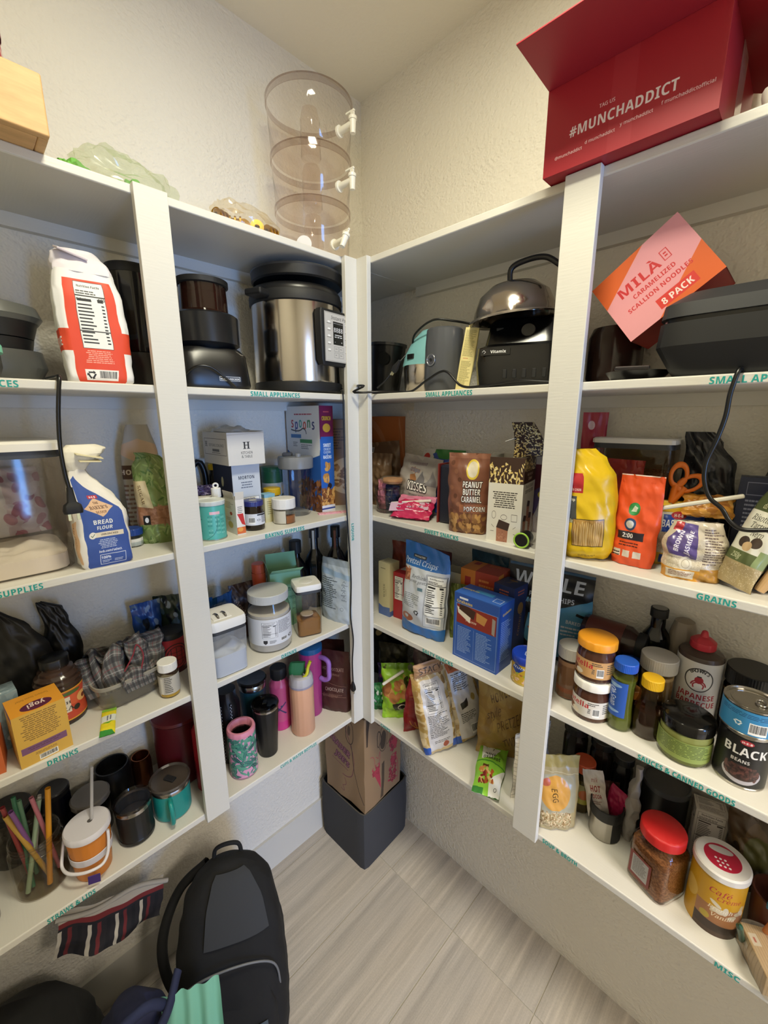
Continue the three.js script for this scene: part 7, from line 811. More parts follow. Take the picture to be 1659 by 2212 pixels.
  t = thing('pita_chip_bag', 'tan pita chip bag with nutrition panel leaning toward the front', 'bag', [0.605, S, 0.235], 62, { tx: -14, tz: 7 }); bag(t, 'bag', 0.125, 0.265, 0.07, sp, R1, R1, { wr: 0.007, sd: 131, r: 0.28 }); part(t, 'folded_top', mapUV(bagGeo(0.1, 0.05, 0.02, PILLOW, null, null, { wr: 0.003 }), Rt), [inkM(Rt, 0.5), inkM(Rt, 0.5)], [0, 0.25, 0.01], [14, 0, 0]);
  t = thing('pita_chip_bag', 'tan pita chip bag with barcode and orange flag behind its twin', 'bag', [0.645, S, 0.122], 68, { tx: -16, tz: 9 }); bag(t, 'bag', 0.135, 0.285, 0.075, sp, R2, R2, { wr: 0.007, sd: 137, r: 0.28 });
  const Rz = art(420, 360, '#9a7a3c', [T('HONEY', 0.35, 0.2, 0.14, '#4a2f18', 'b', { rot: -20, sx: 0.8 }), T('style', 0.25, 0.42, 0.14, '#4a2f18', 'i', { rot: -20 }), T('PRETZEL', 0.52, 0.5, 0.17, '#4a2f18', 'r', { rot: -20, sx: 0.8 }), T('TWISTS', 0.62, 0.72, 0.17, '#4a2f18', 'r', { rot: -20, sx: 0.8 }), SC(0, 0, 1, 1, 30, ['rgba(120,90,40,.4)', 'rgba(190,160,90,.3)'], 0.1), C(0.9, 0.9, 0.06, 0.05, '#7a8a3a')]);
  t = thing('pretzel_bag', 'mustard tan pretzel twists bag leaning behind the pita chips', 'bag', [0.765, S, 0.11], 30, { tx: -8 }); bag(t, 'bag', 0.19, 0.26, 0.07, PILLOW, Rz, Rz, { wr: 0.008, sd: 141, r: 0.35 });
  const Ra = art(180, 330, '#86bf3e', [PG([[0.1, 0.08], [0.75, 0.08], [0.55, 0.3], [0.15, 0.38]], '#e2e4de'), PG([[0.55, 0.76], [1, 0.5], [1, 1], [0.6, 1]], '#dcdcd8'), T('7', 0.5, 0.13, 0.07, '#1f221c'), T('anti-', 0.45, 0.24, 0.1, '#1f221c', 'bs'), T('oxidant', 0.5, 0.32, 0.1, '#1f221c', 'bs', { sx: 0.85 }), CV([[0, 0.44], [0.5, 0.36], [1, 0.5]], '#4a8a30', 8), B(0.25, 0.48, 0.2, 0.08, '#5a3a24'), SC(0.15, 0.56, 0.55, 0.24, 34, ['#a5562c', '#c98a4a', '#7a2a24', '#d0b070'], 0.08), B(0, 0.9, 0.4, 0.1, '#3a7a34'), C(0.82, 0.88, 0.05, 0.03, '#444', 3)]);
  t = thing('snack_packet', 'green antioxidant trail mix packet lying over the chips shelf edge', 'packet', [0.725, S + 0.001, 0.107], 22); part(t, 'packet', bagGeo(0.082, 0.19, 0.024, [[0, 0, 0.94], [0.08, 0.3, 0.94], [0.4, 1, 1], [0.72, 0.7, 1], [0.85, 0.1, 1.02], [1, 0.02, 1.04]], Ra, Ra, { wr: 0.004, sd: 150 }).rotateX(-1.5708 + 0.05).translate(0, 0.013, 0.2), [inkM(Ra, 0.25), inkM(Ra, 0.25)]); part(t, 'clear_header', mapUV(new THREE.PlaneGeometry(0.085, 0.028), flat('#ccc')), film(0xdddad2, 0.2, 0.7), [0, 0.012, 0.004], [-78, 0, 0]);
  t = thing('plastic_bag', 'white striped clear bag standing against the right post', 'bag', [0.872, S, 0.175], 70); const Rv = art(80, 240, '#cfc9ba', [...Array.from({ length: 16 }, (_, i) => PG([[0, i / 16], [1, i / 16 + 0.03]], '#9a948a', 2))]); bag(t, 'bag', 0.13, 0.21, 0.035, PILLOW, Rv, Rv, { wr: 0.008, sd: 154 });
}
// ---------- grains shelf (right wall, outer bay) ----------
{
  const S = Y[3]; let t;
  const ye = '#dcb417', Ry = art(300, 520, ye, [B(0.0, 0.2, 0.36, 0.17, '#b3262a'), T('龍', 0.2, 0.28, 0.1, '#f0d8c8'), T('KOON CHUN', 0.2, 0.345, 0.03, '#f0d8c8', 'b', { sx: 0.8 }), B(0, 0.4, 0.26, 0.24, '#4a4a44'), T('麵', 0.13, 0.53, 0.13, '#f0ead8'), T('Shrimp', 0.13, 0.43, 0.035, '#e6dfc8'), T('(Thin)', 0.13, 0.62, 0.045, '#f0e6a8', 'bs'), B(0.2, 0.6, 0.56, 0.26, '#b98c44'), ...Array.from({ length: 46 }, (_, i) => CV([[0.2 + i * 0.012, 0.6 + rr(0, 0.05)], [0.2 + i * 0.012 + rr(-0.03, 0.03), 0.74], [0.2 + i * 0.012 + rr(-0.02, 0.02), 0.86]], ['#d3ab62', '#9a6f30', '#e0bf80'][i % 3], 3)), BO(0.2, 0.6, 0.56, 0.26, '#3a2f14', 3), T('油 炸', 0.25, 0.9, 0.06, '#2b2410'), LN(0.3, 0.945, 0.4, 0.03, 2, '#6a560c')]);
  t = thing('noodle_bag', 'bright yellow noodle bag overhanging the grains shelf by the post', 'bag', [0.978, S, 0.23], 22, { tz: 3, tx: 2 }); bag(t, 'bag', 0.108, 0.24, 0.09, [[0, 0.3, 0.8], [0.08, 0.7, 0.95], [0.4, 1, 1], [0.75, 0.8, 0.95], [0.9, 0.35, 0.8, -0.012], [1, 0.1, 0.62, -0.025]], Ry, flat(ye), { wr: 0.006, sd: 161, r: 0.3 });
  const og = '#e0552a', Ro = art(230, 420, og, [B(0, 0, 1, 0.012, '#eadfd6'), C(0.45, 0.37, 0.13, 0.07, '#2f8a4a'), C(0.45, 0.37, 0.1, 0.055, '#3f9c58'), PG([[0.38, 0.4], [0.45, 0.33], [0.53, 0.35], [0.5, 0.4]], '#dbe8d8'), C(0.42, 0.54, 0.13, 0.07, '#28426e'), C(0.42, 0.54, 0.09, 0.045, '#d3d8e0'), B(0.15, 0.62, 0.6, 0.09, '#2a2430'), T('2:00', 0.4, 0.665, 0.07, '#e6e2e0'), LN(0.2, 0.74, 0.5, 0.06, 2, '#5a231a', 'c'), ...[0.12, 0.34, 0.58].map((x) => B(x, 0.83, 0.17, 0.075, '#d8d0ca')), LN(0.03, 0.86, 0.3, 0.06, 2, '#2a1814')]);
  t = thing('rice_pouch', 'orange red microwave rice pouch next to the yellow noodle bag', 'pouch', [1.062, S, 0.212], -6, { tx: -2 }); bag(t, 'pouch', 0.085, 0.19, 0.035, STAND, Ro, flat(og), { wr: 0.005, sd: 165, r: 0.35 });
  t = thing('rice_pouch', 'dark red pouch edge behind the orange rice pouch', 'pouch', [1.01, S, 0.15], -10); bag(t, 'pouch', 0.085, 0.215, 0.018, STAND, flat('#8a2420'), flat('#8a2420'), { wr: 0.005, sd: 166, r: 0.35 });
  const grain = (bx, by, bw, bh, n, cs) => SC(bx, by, bw, bh, n, cs, 0.012, 0.004), Rb = art(360, 300, '#cfc6b4', [B(0, 0, 1, 0.16, '#dfb52a'), B(0, 0.16, 1, 0.28, '#e0dccf'), B(0, 0.24, 0.14, 0.3, '#25439a'), B(0.34, 0.2, 0.66, 0.26, '#2448a8'), T('BASMATI', 0.56, 0.33, 0.16, '#eef0f4', 'b', { sx: 0.85 }), C(0.58, 0.2, 0.12, 0.06, '#b8343c'), T('H-E-B', 0.58, 0.2, 0.07, '#f2eeea'), C(0.08, 0.5, 0.06, 0.1, '#b8343c'), grain(0, 0.46, 1, 0.34, 700, ['#d9d0bc', '#c3b79e', '#e6dfce', '#b3a78e']), B(0, 0.8, 1, 0.2, '#d9b240'), B(0.36, 0.82, 0.3, 0.14, '#2a4a9c'), LN(0.4, 0.85, 0.22, 0.08, 2, '#c9d2ea', 'c')]);
  t = thing('rice_bag', 'white and yellow basmati rice bag folded over at the top', 'bag', [1.112, S, 0.142], 14); bag(t, 'bag', 0.115, 0.135, 0.06, [[0, 0.7, 0.95], [0.1, 0.95, 1], [0.55, 1, 1], [0.85, 0.6, 0.95], [1, 0.15, 0.9]], Rb, flat('#d9b240'), { wr: 0.007, sd: 170, r: 0.3 });
  const Rj = art(360, 300, '#c8bda8', [grain(0, 0.3, 1, 0.5, 700, ['#d3c8b2', '#b8aa90', '#e2d9c6']), PG([[0.05, 0.3], [0.2, 0.02], [0.5, 0.05], [0.52, 0.62], [0.08, 0.56]], '#5a4a84'), B(0.06, 0.02, 0.16, 0.14, '#b8343c'), T('BROWN', 0.22, 0.33, 0.12, '#e6e2ee', 'b', { rot: -80, sx: 0.8 }), T('JASMINE', 0.38, 0.34, 0.12, '#e6e2ee', 'b', { rot: -80, sx: 0.8 }), C(0.36, 0.7, 0.1, 0.12, '#ddd6c8'), C(0.36, 0.7, 0.06, 0.07, '#8a7f6c', 2), B(0, 0.8, 0.6, 0.2, '#c98f2e'), B(0.06, 0.82, 0.46, 0.15, '#dcd4c4'), LN(0.1, 0.84, 0.38, 0.1, 4, '#7a4a3a'), LN(0.62, 0.1, 0.36, 0.6, 14, '#6a5a56'), B(0.6, 0.76, 0.4, 0.24, '#b98a3c')]);
  t = thing('rice_bag', 'purple and tan jasmine rice bag slumped before the risotto', 'bag', [1.165, S, 0.212], 16); bag(t, 'bag', 0.1, 0.112, 0.06, [[0, 0.8, 0.95], [0.1, 1, 1], [0.6, 0.9, 1], [0.9, 0.4, 0.85], [1, 0.15, 0.8]], Rj, Rj, { wr: 0.007, sd: 174, r: 0.28 });
  const Rk = art(160, 120, '#c98a2e', [PG([[0, 0.5], [0.6, 0], [1, 0.4], [0.5, 1]], '#b3742a'), SC(0, 0, 1, 1, 10, ['#d9a04a'], 0.1)]);
  t = thing('tortilla_packet', 'orange brown folded packet clipped above the jasmine rice', 'packet', [1.172, S + 0.115, 0.175], 10); part(t, 'packet', bagGeo(0.085, 0.06, 0.02, PILLOW, Rk, Rk, { wr: 0.006, sd: 176 }).rotateX(-0.9), [inkM(Rk, 0.35), inkM(Rk, 0.35)]); part(t, 'bag_clip', rbox(0.135, 0.008, 0.01, 0.003), mk(0xd9d4c4, 0.45), [-0.016, 0.03, 0.014], [0, 0, 17], 'long white plastic clip');
  // scissors stuck in the basmati bag
  t = thing('scissors', 'orange-handled scissors stuck upright in the basmati rice bag', 'scissors', [1.098, S + 0.098, 0.15], 12, { tz: -14 }); const om = mk(0xd9701c, 0.4);
  for (const [s, x, a] of [[-1, -0.008, 10], [1, 0.016, -42]]) { const l = part(t, 'handle_loop', new THREE.TorusGeometry(0.016, 0.0052, 12, 32).scale(0.82, 1.35, 1), om, [x, 0.092 - (s > 0 ? 0.01 : 0), 0], [0, 0, a]); part(l, 'inner_grip', new THREE.TorusGeometry(0.0118, 0.002, 8, 28).scale(0.82, 1.4, 1.6), BLKM); part(t, 'handle_arm', tube([[x * 0.7, 0.072, 0], [x * 0.3, 0.05, 0], [0, 0.035, 0]], 0.0065, 16), om); part(t, 'blade', rbox(0.009, 0.06, 0.0015, 0.0006), STEEL, [s * 0.003, 0.008, s * 0.001], [0, 0, s * 3]); } part(t, 'pivot_screw', new THREE.CylinderGeometry(0.004, 0.004, 0.008, 16).rotateX(1.5708), STEEL, [0, 0.03, 0]);
  t = thing('storage_tub', 'clear tub of brown grain with white lid at the back', 'container', [1.005, S, 0.058], 0); tub(t, 0.17, 0.092, 0.235, clear(0xd8d0c4, 0.08), 0.012, WHT, { lh: 0.012 }); part(t, 'grain', heap(0.152, 0.08, 0.185, 0.15, 3, 7, 0.01), (() => { const m = new THREE.MeshPhysicalMaterial({ roughness: 0.8, map: noiseTex(128, (x, y) => { const v = noise(x * 40, y * 40, 3) * 40 + noise(x * 80, y * 80, 5) * 25; return [140 + v, 104 + v, 76 + v * 0.8]; }, true) }); m.name = 'grain'; return m; })()); { const g = t.children[t.children.length - 1].geometry; g.computeVertexNormals(); uvMetres(g, 8); }
  t = thing('pasta_bag', 'narrow red bag with white hearts behind the right post', 'bag', [0.905, S, 0.045], 30); const Rh = art(80, 300, '#a8243c', [...[0.1, 0.3, 0.5, 0.72, 0.9].map((y, i) => C(0.35 + (i % 2) * 0.3, y, 0.14, 0.035, '#e2c3c8'))]); bag(t, 'bag', 0.06, 0.318, 0.025, PILLOW, Rh, Rh, { wr: 0.004, sd: 180 });
  const dk = art(160, 240, '#2c2d30', [SC(0, 0, 1, 1, 30, ['#3d3e42', '#1f2023'], 0.12, 0.04)]);
  t = thing('coffee_bag', 'crumpled dark grey bag behind the jasmine rice', 'bag', [1.148, S, 0.055], 4); bag(t, 'bag', 0.1, 0.275, 0.045, [[0, 0.9, 1], [0.4, 1, 1], [0.75, 0.8, 0.9], [0.92, 0.4, 0.7, -0.015], [1, 0.2, 0.5, -0.025]], dk, dk, { wr: 0.012, sd: 184, r: 0.25 });
  t = thing('coffee_bag', 'tall black plastic bag at the right edge behind the risotto', 'bag', [1.275, S, 0.055], 2, { tz: -6 }); bag(t, 'bag', 0.13, 0.31, 0.07, [[0, 0.9, 1], [0.5, 1, 0.95], [0.8, 0.6, 0.75], [1, 0.15, 0.5, 0.02]], dk, dk, { wr: 0.014, sd: 187, r: 0.22 });
  t = thing('pasta_box', 'navy box with text panel behind the risotto bag', 'box', [1.238, S, 0.118], 4); const Rn = art(140, 260, '#262d44', [BO(0.2, 0.05, 0.6, 0.12, '#8a8fa0', 2), LN(0.2, 0.22, 0.6, 0.5, 12, '#8a8fa0')]); carton(t, 'body', 0.06, 0.195, 0.035, { d: Rn }, 0.5);
  const Rr = art(260, 560, '#b3a077', [grain(0, 0, 1, 0.3, 260, ['#c9b98e', '#9a885e', '#d8caa4']), B(0, 0.28, 1, 0.16, '#4a5334'), T('I risotti', 0.5, 0.32, 0.055, '#c9c6a4', 'is'), T('di Corte', 0.5, 0.4, 0.055, '#c9c6a4', 'is'), B(0, 0.44, 1, 0.3, '#d8d6c8'), T('Risotto al', 0.5, 0.49, 0.06, '#2f2d28', 'is'), T('Tartufo', 0.5, 0.545, 0.06, '#2f2d28', 'is'), T('Nero', 0.52, 0.6, 0.06, '#2f2d28', 'is'), C(0.35, 0.675, 0.13, 0.04, '#3a2f2a'), C(0.62, 0.66, 0.13, 0.04, '#453830'), C(0.48, 0.7, 0.11, 0.035, '#c3a47c'), B(0, 0.74, 1, 0.08, '#56603a'), T('250g', 0.35, 0.78, 0.05, '#cfd0b0', 'is'), B(0.8, 0.7, 0.2, 0.12, '#8a9a6a'), grain(0, 0.82, 1, 0.16, 300, ['#d9cba8', '#b3a078', '#e6dcc0'])]);
  t = thing('risotto_bag', 'slim green and cream truffle risotto bag leaning back', 'bag', [1.228, S, 0.226], -20, { tx: -16, tz: -12 }); bag(t, 'bag', 0.062, 0.25, 0.045, [[0, 0.05, 1.1], [0.06, 0.3, 1], [0.2, 1, 1], [0.6, 0.95, 1], [0.85, 0.6, 0.8], [1, 0.2, 0.5]], Rr, Rr, { wr: 0.004, sd: 190, r: 0.28 });
  t = thing('wooden_spoon', 'pale wooden spoon tied to the risotto bag', 'spoon', [1.268, S + 0.004, 0.222], -22, { tx: -18, tz: -14 }); part(t, 'handle', lathe([[0, 0], [0.0075, 0.001], [0.009, 0.008], [0.0085, 0.16], [0, 0.16]], 16), mk(0xc9a577, 0.6)); part(t, 'bowl', new THREE.SphereGeometry(0.02, 20, 14).scale(0.85, 1.5, 0.4), mk(0xc39c6c, 0.6), [0, 0.185, 0]);
  t = thing('grain_bag', 'shiny black bag bottom at the right edge of grains shelf', 'bag', [1.3, S, 0.17], -10); bag(t, 'bag', 0.1, 0.13, 0.09, STAND, dk, dk, { wr: 0.012, sd: 194, r: 0.22 });
}
// ---------- sauces and canned goods ----------
{
  const S = Y[2]; let t;
  const nut = (lidM, l, y, R, z, x) => { const q = thing('spread_jar', l, 'jar', [x, y, z], -4, { group: 'stacked spread jars' }); jar(q, { r: 0.04, h: 0.098, rn: 0.036, hs: 0.074, sh: 0.02, body: mk(0x4a2a1c, 0.15), lid: { r: 0.0415, h: 0.02, m: lidM, ridge: 0, bev: 0.003 }, lab: { R, y: 0.012, h: 0.042 } }); };
  const nl = (bg) => art(640, 130, bg, [T('nutella', 0.42, 0.3, 0.42, '#b8262a', 'b', { sx: 0.85 }), C(0.36, 0.72, 0.05, 0.2, '#7a4a2a'), C(0.42, 0.8, 0.04, 0.14, '#e6d8c0'), LN(0.53, 0.1, 0.1, 0.2, 2, '#333'), T('PAX', 0.545, 0.6, 0.16, '#444', 'b', { rot: 90 }), BC(0.575, 0.4, 0.06, 0.5), LN(0.66, 0.15, 0.1, 0.6, 5, '#444')]);
  nut(WHT, 'brown spread jar with white lid, lower one of the stacked pair', S, nl('#d8d2c8'), 0.225, 1.022);
  nut(mk(0xe0951f, 0.45), 'brown spread jar with orange lid stacked on the white-lidded jar', S + 0.0985, nl('#c99a62'), 0.222, 1.02);
  t = thing('peanut_jar', 'clear jar with white lid and two-tone spread behind the right post', 'jar', [0.958, S, 0.19], 20); jar(t, { r: 0.032, h: 0.137, body: clear(0xe9e2d8, 0.05), lid: { r: 0.033, h: 0.03, m: mk(0xc9c6c0, 0.45), ridge: 50 }, fill: 0.1, fillM: mk(0x8a6548, 0.8) }); part(t, 'cinnamon_layer', lathe([[0, 0.0035], [0.0305, 0.004], [0.0312, 0.03], [0, 0.03]]), mk(0xa25a2c, 0.85));
  t = thing('pickle_jar', 'slim pickle jar with bright blue lid', 'jar', [1.083, S, 0.222], 30); const Rp = art(120, 300, '#2c58b0', [T('Oh Snap', 0.5, 0.45, 0.14, '#dfe8f4', 'i', { rot: 86 }), C(0.5, 0.12, 0.3, 0.05, '#8fb0d8'), C(0.5, 0.85, 0.3, 0.04, '#8fb0d8')]);
  part(t, 'glass', lathe([[0, 0.002], [0.024, 0], [0.0265, 0.004], [0.026, 0.03], [0.0225, 0.06], [0.0225, 0.1], [0.025, 0.125], [0.024, 0.138], [0.02, 0.142], [0.02, 0.15]], 40), clear(0xe3e8d4, 0.04)); part(t, 'pickles', lathe([[0, 0.004], [0.0235, 0.004], [0.0245, 0.03], [0.021, 0.06], [0.021, 0.1], [0.023, 0.122], [0, 0.124]], 30), mk(0x6a6f2c, 0.45)); part(t, 'lid', ridged(0.0235, 0.02, 44).translate(0, 0.143, 0), mk(0x1f57bd, 0.4)); part(t, 'paper_label', mapUV(cylS(0.0256, 0.085, 130, -62), Rp).translate(0, 0.035, 0), inkM(Rp, 0.4));
  t = thing('honey_bottle', 'clear syrup bottle with yellow cap and dark liquid', 'bottle', [1.133, S, 0.205], 20); const hp = [[0, 0.002], [0.027, 0], [0.03, 0.004], [0.031, 0.035], [0.029, 0.06], [0.022, 0.085], [0.0215, 0.1], [0.0185, 0.112], [0.0185, 0.118]]; part(t, 'body', lathe(hp, 44), clear(0xe6dccb, 0.05)); part(t, 'syrup', lathe(hp.slice(0, 5).map(([a, b]) => [Math.max(0, a - 0.0015), b + 0.002]).concat([[0, 0.062]]), 36), mk(0x2a120c, 0.1)); part(t, 'cap', ridged(0.021, 0.022, 44).translate(0, 0.115, 0), mk(0xe0b01c, 0.45));
  t = thing('sauce_jar', 'clear jar with grey white lid behind the yellow-capped bottle', 'jar', [1.128, S, 0.135], 10); jar(t, { r: 0.033, h: 0.158, body: clear(0xd8d0c2, 0.06), lid: { r: 0.037, h: 0.032, m: mk(0xb9b6ae, 0.45), ridge: 50 }, fill: 0.115, fillM: mk(0x8a744e, 0.7) });
  for (const [x, z, h, c] of [[1.07, 0.125, 0.118, 0x1d3f8c], [1.092, 0.173, 0.075, 0x8a5a24]]) { t = thing('small_jar', c === 0x1d3f8c ? 'small jar with navy blue gold-printed lid behind pickles' : 'tiny jar with amber lid behind the syrup bottle', 'jar', [x, S, z], 20); const r = h > 0.1 ? 0.022 : 0.017; jar(t, { r, h, body: mk(0x3a2a1e, 0.2), lid: { r: r + 0.0005, h: 0.02, m: mk(c, 0.4), ridge: 36 } }); }
  const Rb = art(620, 330, '#dedbd6', [C(0.5, 0.3, 0.095, 0.2, '#2f2d2c', 5), C(0.5, 0.3, 0.085, 0.18, '#e6e3de'), (g, w, h) => { const s = 'BACHAN’S'; g.font = 'bold ' + h * 0.08 + 'px sans-serif'; g.fillStyle = '#2a2827'; g.textAlign = 'center'; [...s].forEach((c, i) => { const a = -2.3 + i * 0.21; g.save(); g.translate(w * 0.5 + Math.cos(a) * h * 0.14, h * 0.3 + Math.sin(a) * h * 0.14); g.rotate(a + 1.57); g.fillText(c, 0, 0); g.restore(); }); }, C(0.5, 0.3, 0.03, 0.06, '#a8333c'), B(0.485, 0.23, 0.03, 0.02, '#2f2d2c'), ...[-1, 1].flatMap((s) => [CV([[0.5, 0.33], [0.5 + s * 0.04, 0.3], [0.5 + s * 0.05, 0.4]], '#a8333c', 6), CV([[0.5, 0.34], [0.5 + s * 0.05, 0.36], [0.5 + s * 0.03, 0.44]], '#a8333c', 6)]), T('JAPANESE', 0.5, 0.6, 0.13, '#b03038', 'b', { sx: 0.85 }), T('BARBECUE', 0.5, 0.73, 0.13, '#b03038', 'b', { sx: 0.85 }), T('SAUCE', 0.5, 0.86, 0.13, '#b03038', 'b', { sx: 0.9 })]);
  t = thing('sauce_bottle', 'Japanese barbecue sauce bottle with red nozzle cap', 'bottle', [1.195, S, 0.086], 10); part(t, 'body', lathe([[0, 0.001], [0.039, 0], [0.042, 0.004], [0.042, 0.17], [0.04, 0.174], [0.026, 0.18], [0.02, 0.184], [0, 0.184]], 44), mk(0x4a3c34, 0.35)); part(t, 'paper_label', mapUV(cylS(0.0426, 0.135), Rb).translate(0, 0.03, 0), inkM(Rb, 0.45)); part(t, 'nozzle_cap', lathe([[0.023, 0.184], [0.0245, 0.187], [0.024, 0.2], [0.016, 0.207], [0.008, 0.211], [0.0055, 0.222], [0.0035, 0.224], [0, 0.224]]), mk(0xc03440, 0.45));
  t = thing('sauce_bottle', 'translucent squeeze bottle behind the barbecue sauce', 'bottle', [1.15, S, 0.029], 0); part(t, 'body', lathe([[0, 0.001], [0.025, 0], [0.027, 0.004], [0.027, 0.18], [0.02, 0.21], [0.012, 0.215], [0, 0.216]], 36), mk(0x8a7f70, 0.4));
  const Rg = art(520, 150, '#8a9a4e', [LN(0.28, 0.1, 0.44, 0.7, 9, '#4a5a28'), B(0.27, 0.05, 0.46, 0.02, '#5a6a34')]);
  t = thing('pesto_jar', 'squat green pesto jar with glossy black lid at shelf front', 'jar', [1.203, S, 0.215], 12); jar(t, { r: 0.046, h: 0.093, rn: 0.042, body: clear(0xd3d8b0, 0.05), fill: 0.066, fillM: mk(0x8a8f4a, 0.6), lid: { r: 0.0465, h: 0.024, m: mk(0x0e0d0c, 0.12), ridge: 0, bev: 0.004 }, lab: { R: Rg, y: 0.012, h: 0.042 } });
  const Rc = art(620, 250, '#191818', [C(0.5, 0.08, 0.04, 0.05, '#b0343e'), T('H-E-B', 0.5, 0.08, 0.06, '#f0e8e2'), T('BLACK', 0.5, 0.28, 0.24, '#e8e6e2', 'b', { sx: 0.9 }), T('BEANS', 0.48, 0.48, 0.09, '#d8d4ce', 'b'), C(0.5, 0.76, 0.12, 0.2, '#b3aeb4'), C(0.5, 0.72, 0.11, 0.16, '#3a2622'), SC(0.4, 0.58, 0.2, 0.26, 120, ['#4a2c28', '#5f3a34', '#2c1a18'], 0.012, 0.008)]);
  t = thing('bean_can', 'black beans can with white lettering, lower of the stacked cans', 'can', [1.292, S, 0.207], 6); part(t, 'can', canGeo(0.0405, 0.112), metal(0xb8b4ac, 0.3)); part(t, 'paper_label', mapUV(cylS(0.0406, 0.1), Rc).translate(0, 0.006, 0), inkM(Rc, 0.35));
  const Rl = art(620, 130, '#3a86b8', [LN(0.3, 0.12, 0.35, 0.2, 3, '#1f4f7a'), RC(0.42, 0.62, 0.22, '#e6eef2'), BC(0.48, 0.45, 0.1, 0.5), C(0.62, 0.6, 0.02, 0.08, '#1f4f7a')]);
  t = thing('tuna_can', 'short blue can with pull-ring lid on top of black beans', 'can', [1.291, S + 0.1125, 0.208], 10); part(t, 'can', canGeo(0.043, 0.056), metal(0xbab6ae, 0.25)); part(t, 'paper_label', mapUV(cylS(0.0431, 0.046), Rl).translate(0, 0.005, 0), inkM(Rl, 0.35)); part(t, 'pull_ring', new THREE.TorusGeometry(0.008, 0.0014, 8, 24).rotateX(1.5708).scale(1, 1, 1.3), STEEL, [0.012, 0.0545, 0.004]);
  const Ra = art(560, 220, '#1d1714', [B(0.3, 0.12, 0.42, 0.5, '#2a2018'), T('AROMATIC', 0.5, 0.26, 0.17, '#b8892e', 'b', { sx: 0.9 }), T('SEASONING', 0.48, 0.48, 0.12, '#d8d0c0'), B(0.28, 0.02, 0.46, 0.05, '#a5702a'), B(0.28, 0.64, 0.46, 0.04, '#a5702a'), LN(0.36, 0.75, 0.28, 0.12, 2, '#8a7a60')]);
  t = thing('seasoning_jar', 'dark seasoning jar with black lid behind the stacked cans', 'jar', [1.285, S, 0.075], 6); jar(t, { r: 0.044, h: 0.165, body: mk(0x221a14, 0.25), lid: { r: 0.0455, h: 0.034, m: mk(0x17171a, 0.35), ridge: 60 }, lab: { R: Ra, y: 0.03, h: 0.085 } });
  t = thing('soy_bottle', 'dark glass bottle with black cap at back of sauces shelf', 'bottle', [1.1, S, 0.048], 0); part(t, 'body', lathe([[0, 0.002], [0.029, 0], [0.031, 0.004], [0.031, 0.15], [0.028, 0.165], [0.016, 0.185], [0.0155, 0.215]], 36), mk(0x0d0b0a, 0.1)); part(t, 'cap', lidGeo(0.019, 0.022).translate(0, 0.212, 0), BLKM); part(t, 'cap_top', disc(0.0155, 0.2345), mk(0x8a8884, 0.5));
  t = thing('soy_bottle', 'jar of sauce lying on its side with white text label', 'jar', [1.003, S + 0.135, 0.08], 0); const Rx = art(300, 160, '#5a2a20', [B(0.42, 0.1, 0.2, 0.8, '#a8a29a'), LN(0.44, 0.14, 0.16, 0.7, 10, '#4a4440'), C(0.36, 0.4, 0.05, 0.1, '#a82a2a'), T('NOODLE', 0.72, 0.5, 0.14, '#c9bca8')]); part(t, 'body', lathe([[0, 0], [0.036, 0.002], [0.04, 0.008], [0.04, 0.11], [0.03, 0.125], [0.03, 0.14], [0, 0.14]], 36).rotateZ(-1.5708).translate(-0.06, 0, 0), mk(0x2c1612, 0.2)); part(t, 'paper_label', mapUV(cylS(0.0405, 0.085), Rx).translate(0, 0.014, 0).rotateY(0.6).rotateZ(-1.5708).translate(-0.06, 0, 0), inkM(Rx, 0.4)); part(t, 'lid', lidGeo(0.033, 0.02).rotateZ(-1.5708).translate(0.068, 0, 0), BLKM);
  for (const [x, z] of [[0.958, 0.085], [1.032, 0.08]]) { t = thing('canned_goods', x < 1 ? 'dark can at the back holding up the lying sauce jar' : 'dark can at the back beside the soy bottle', 'can', [x, S, z], 0); part(t, 'can', canGeo(0.036, 0.094), mk(0x1a1413, 0.4)); }
}
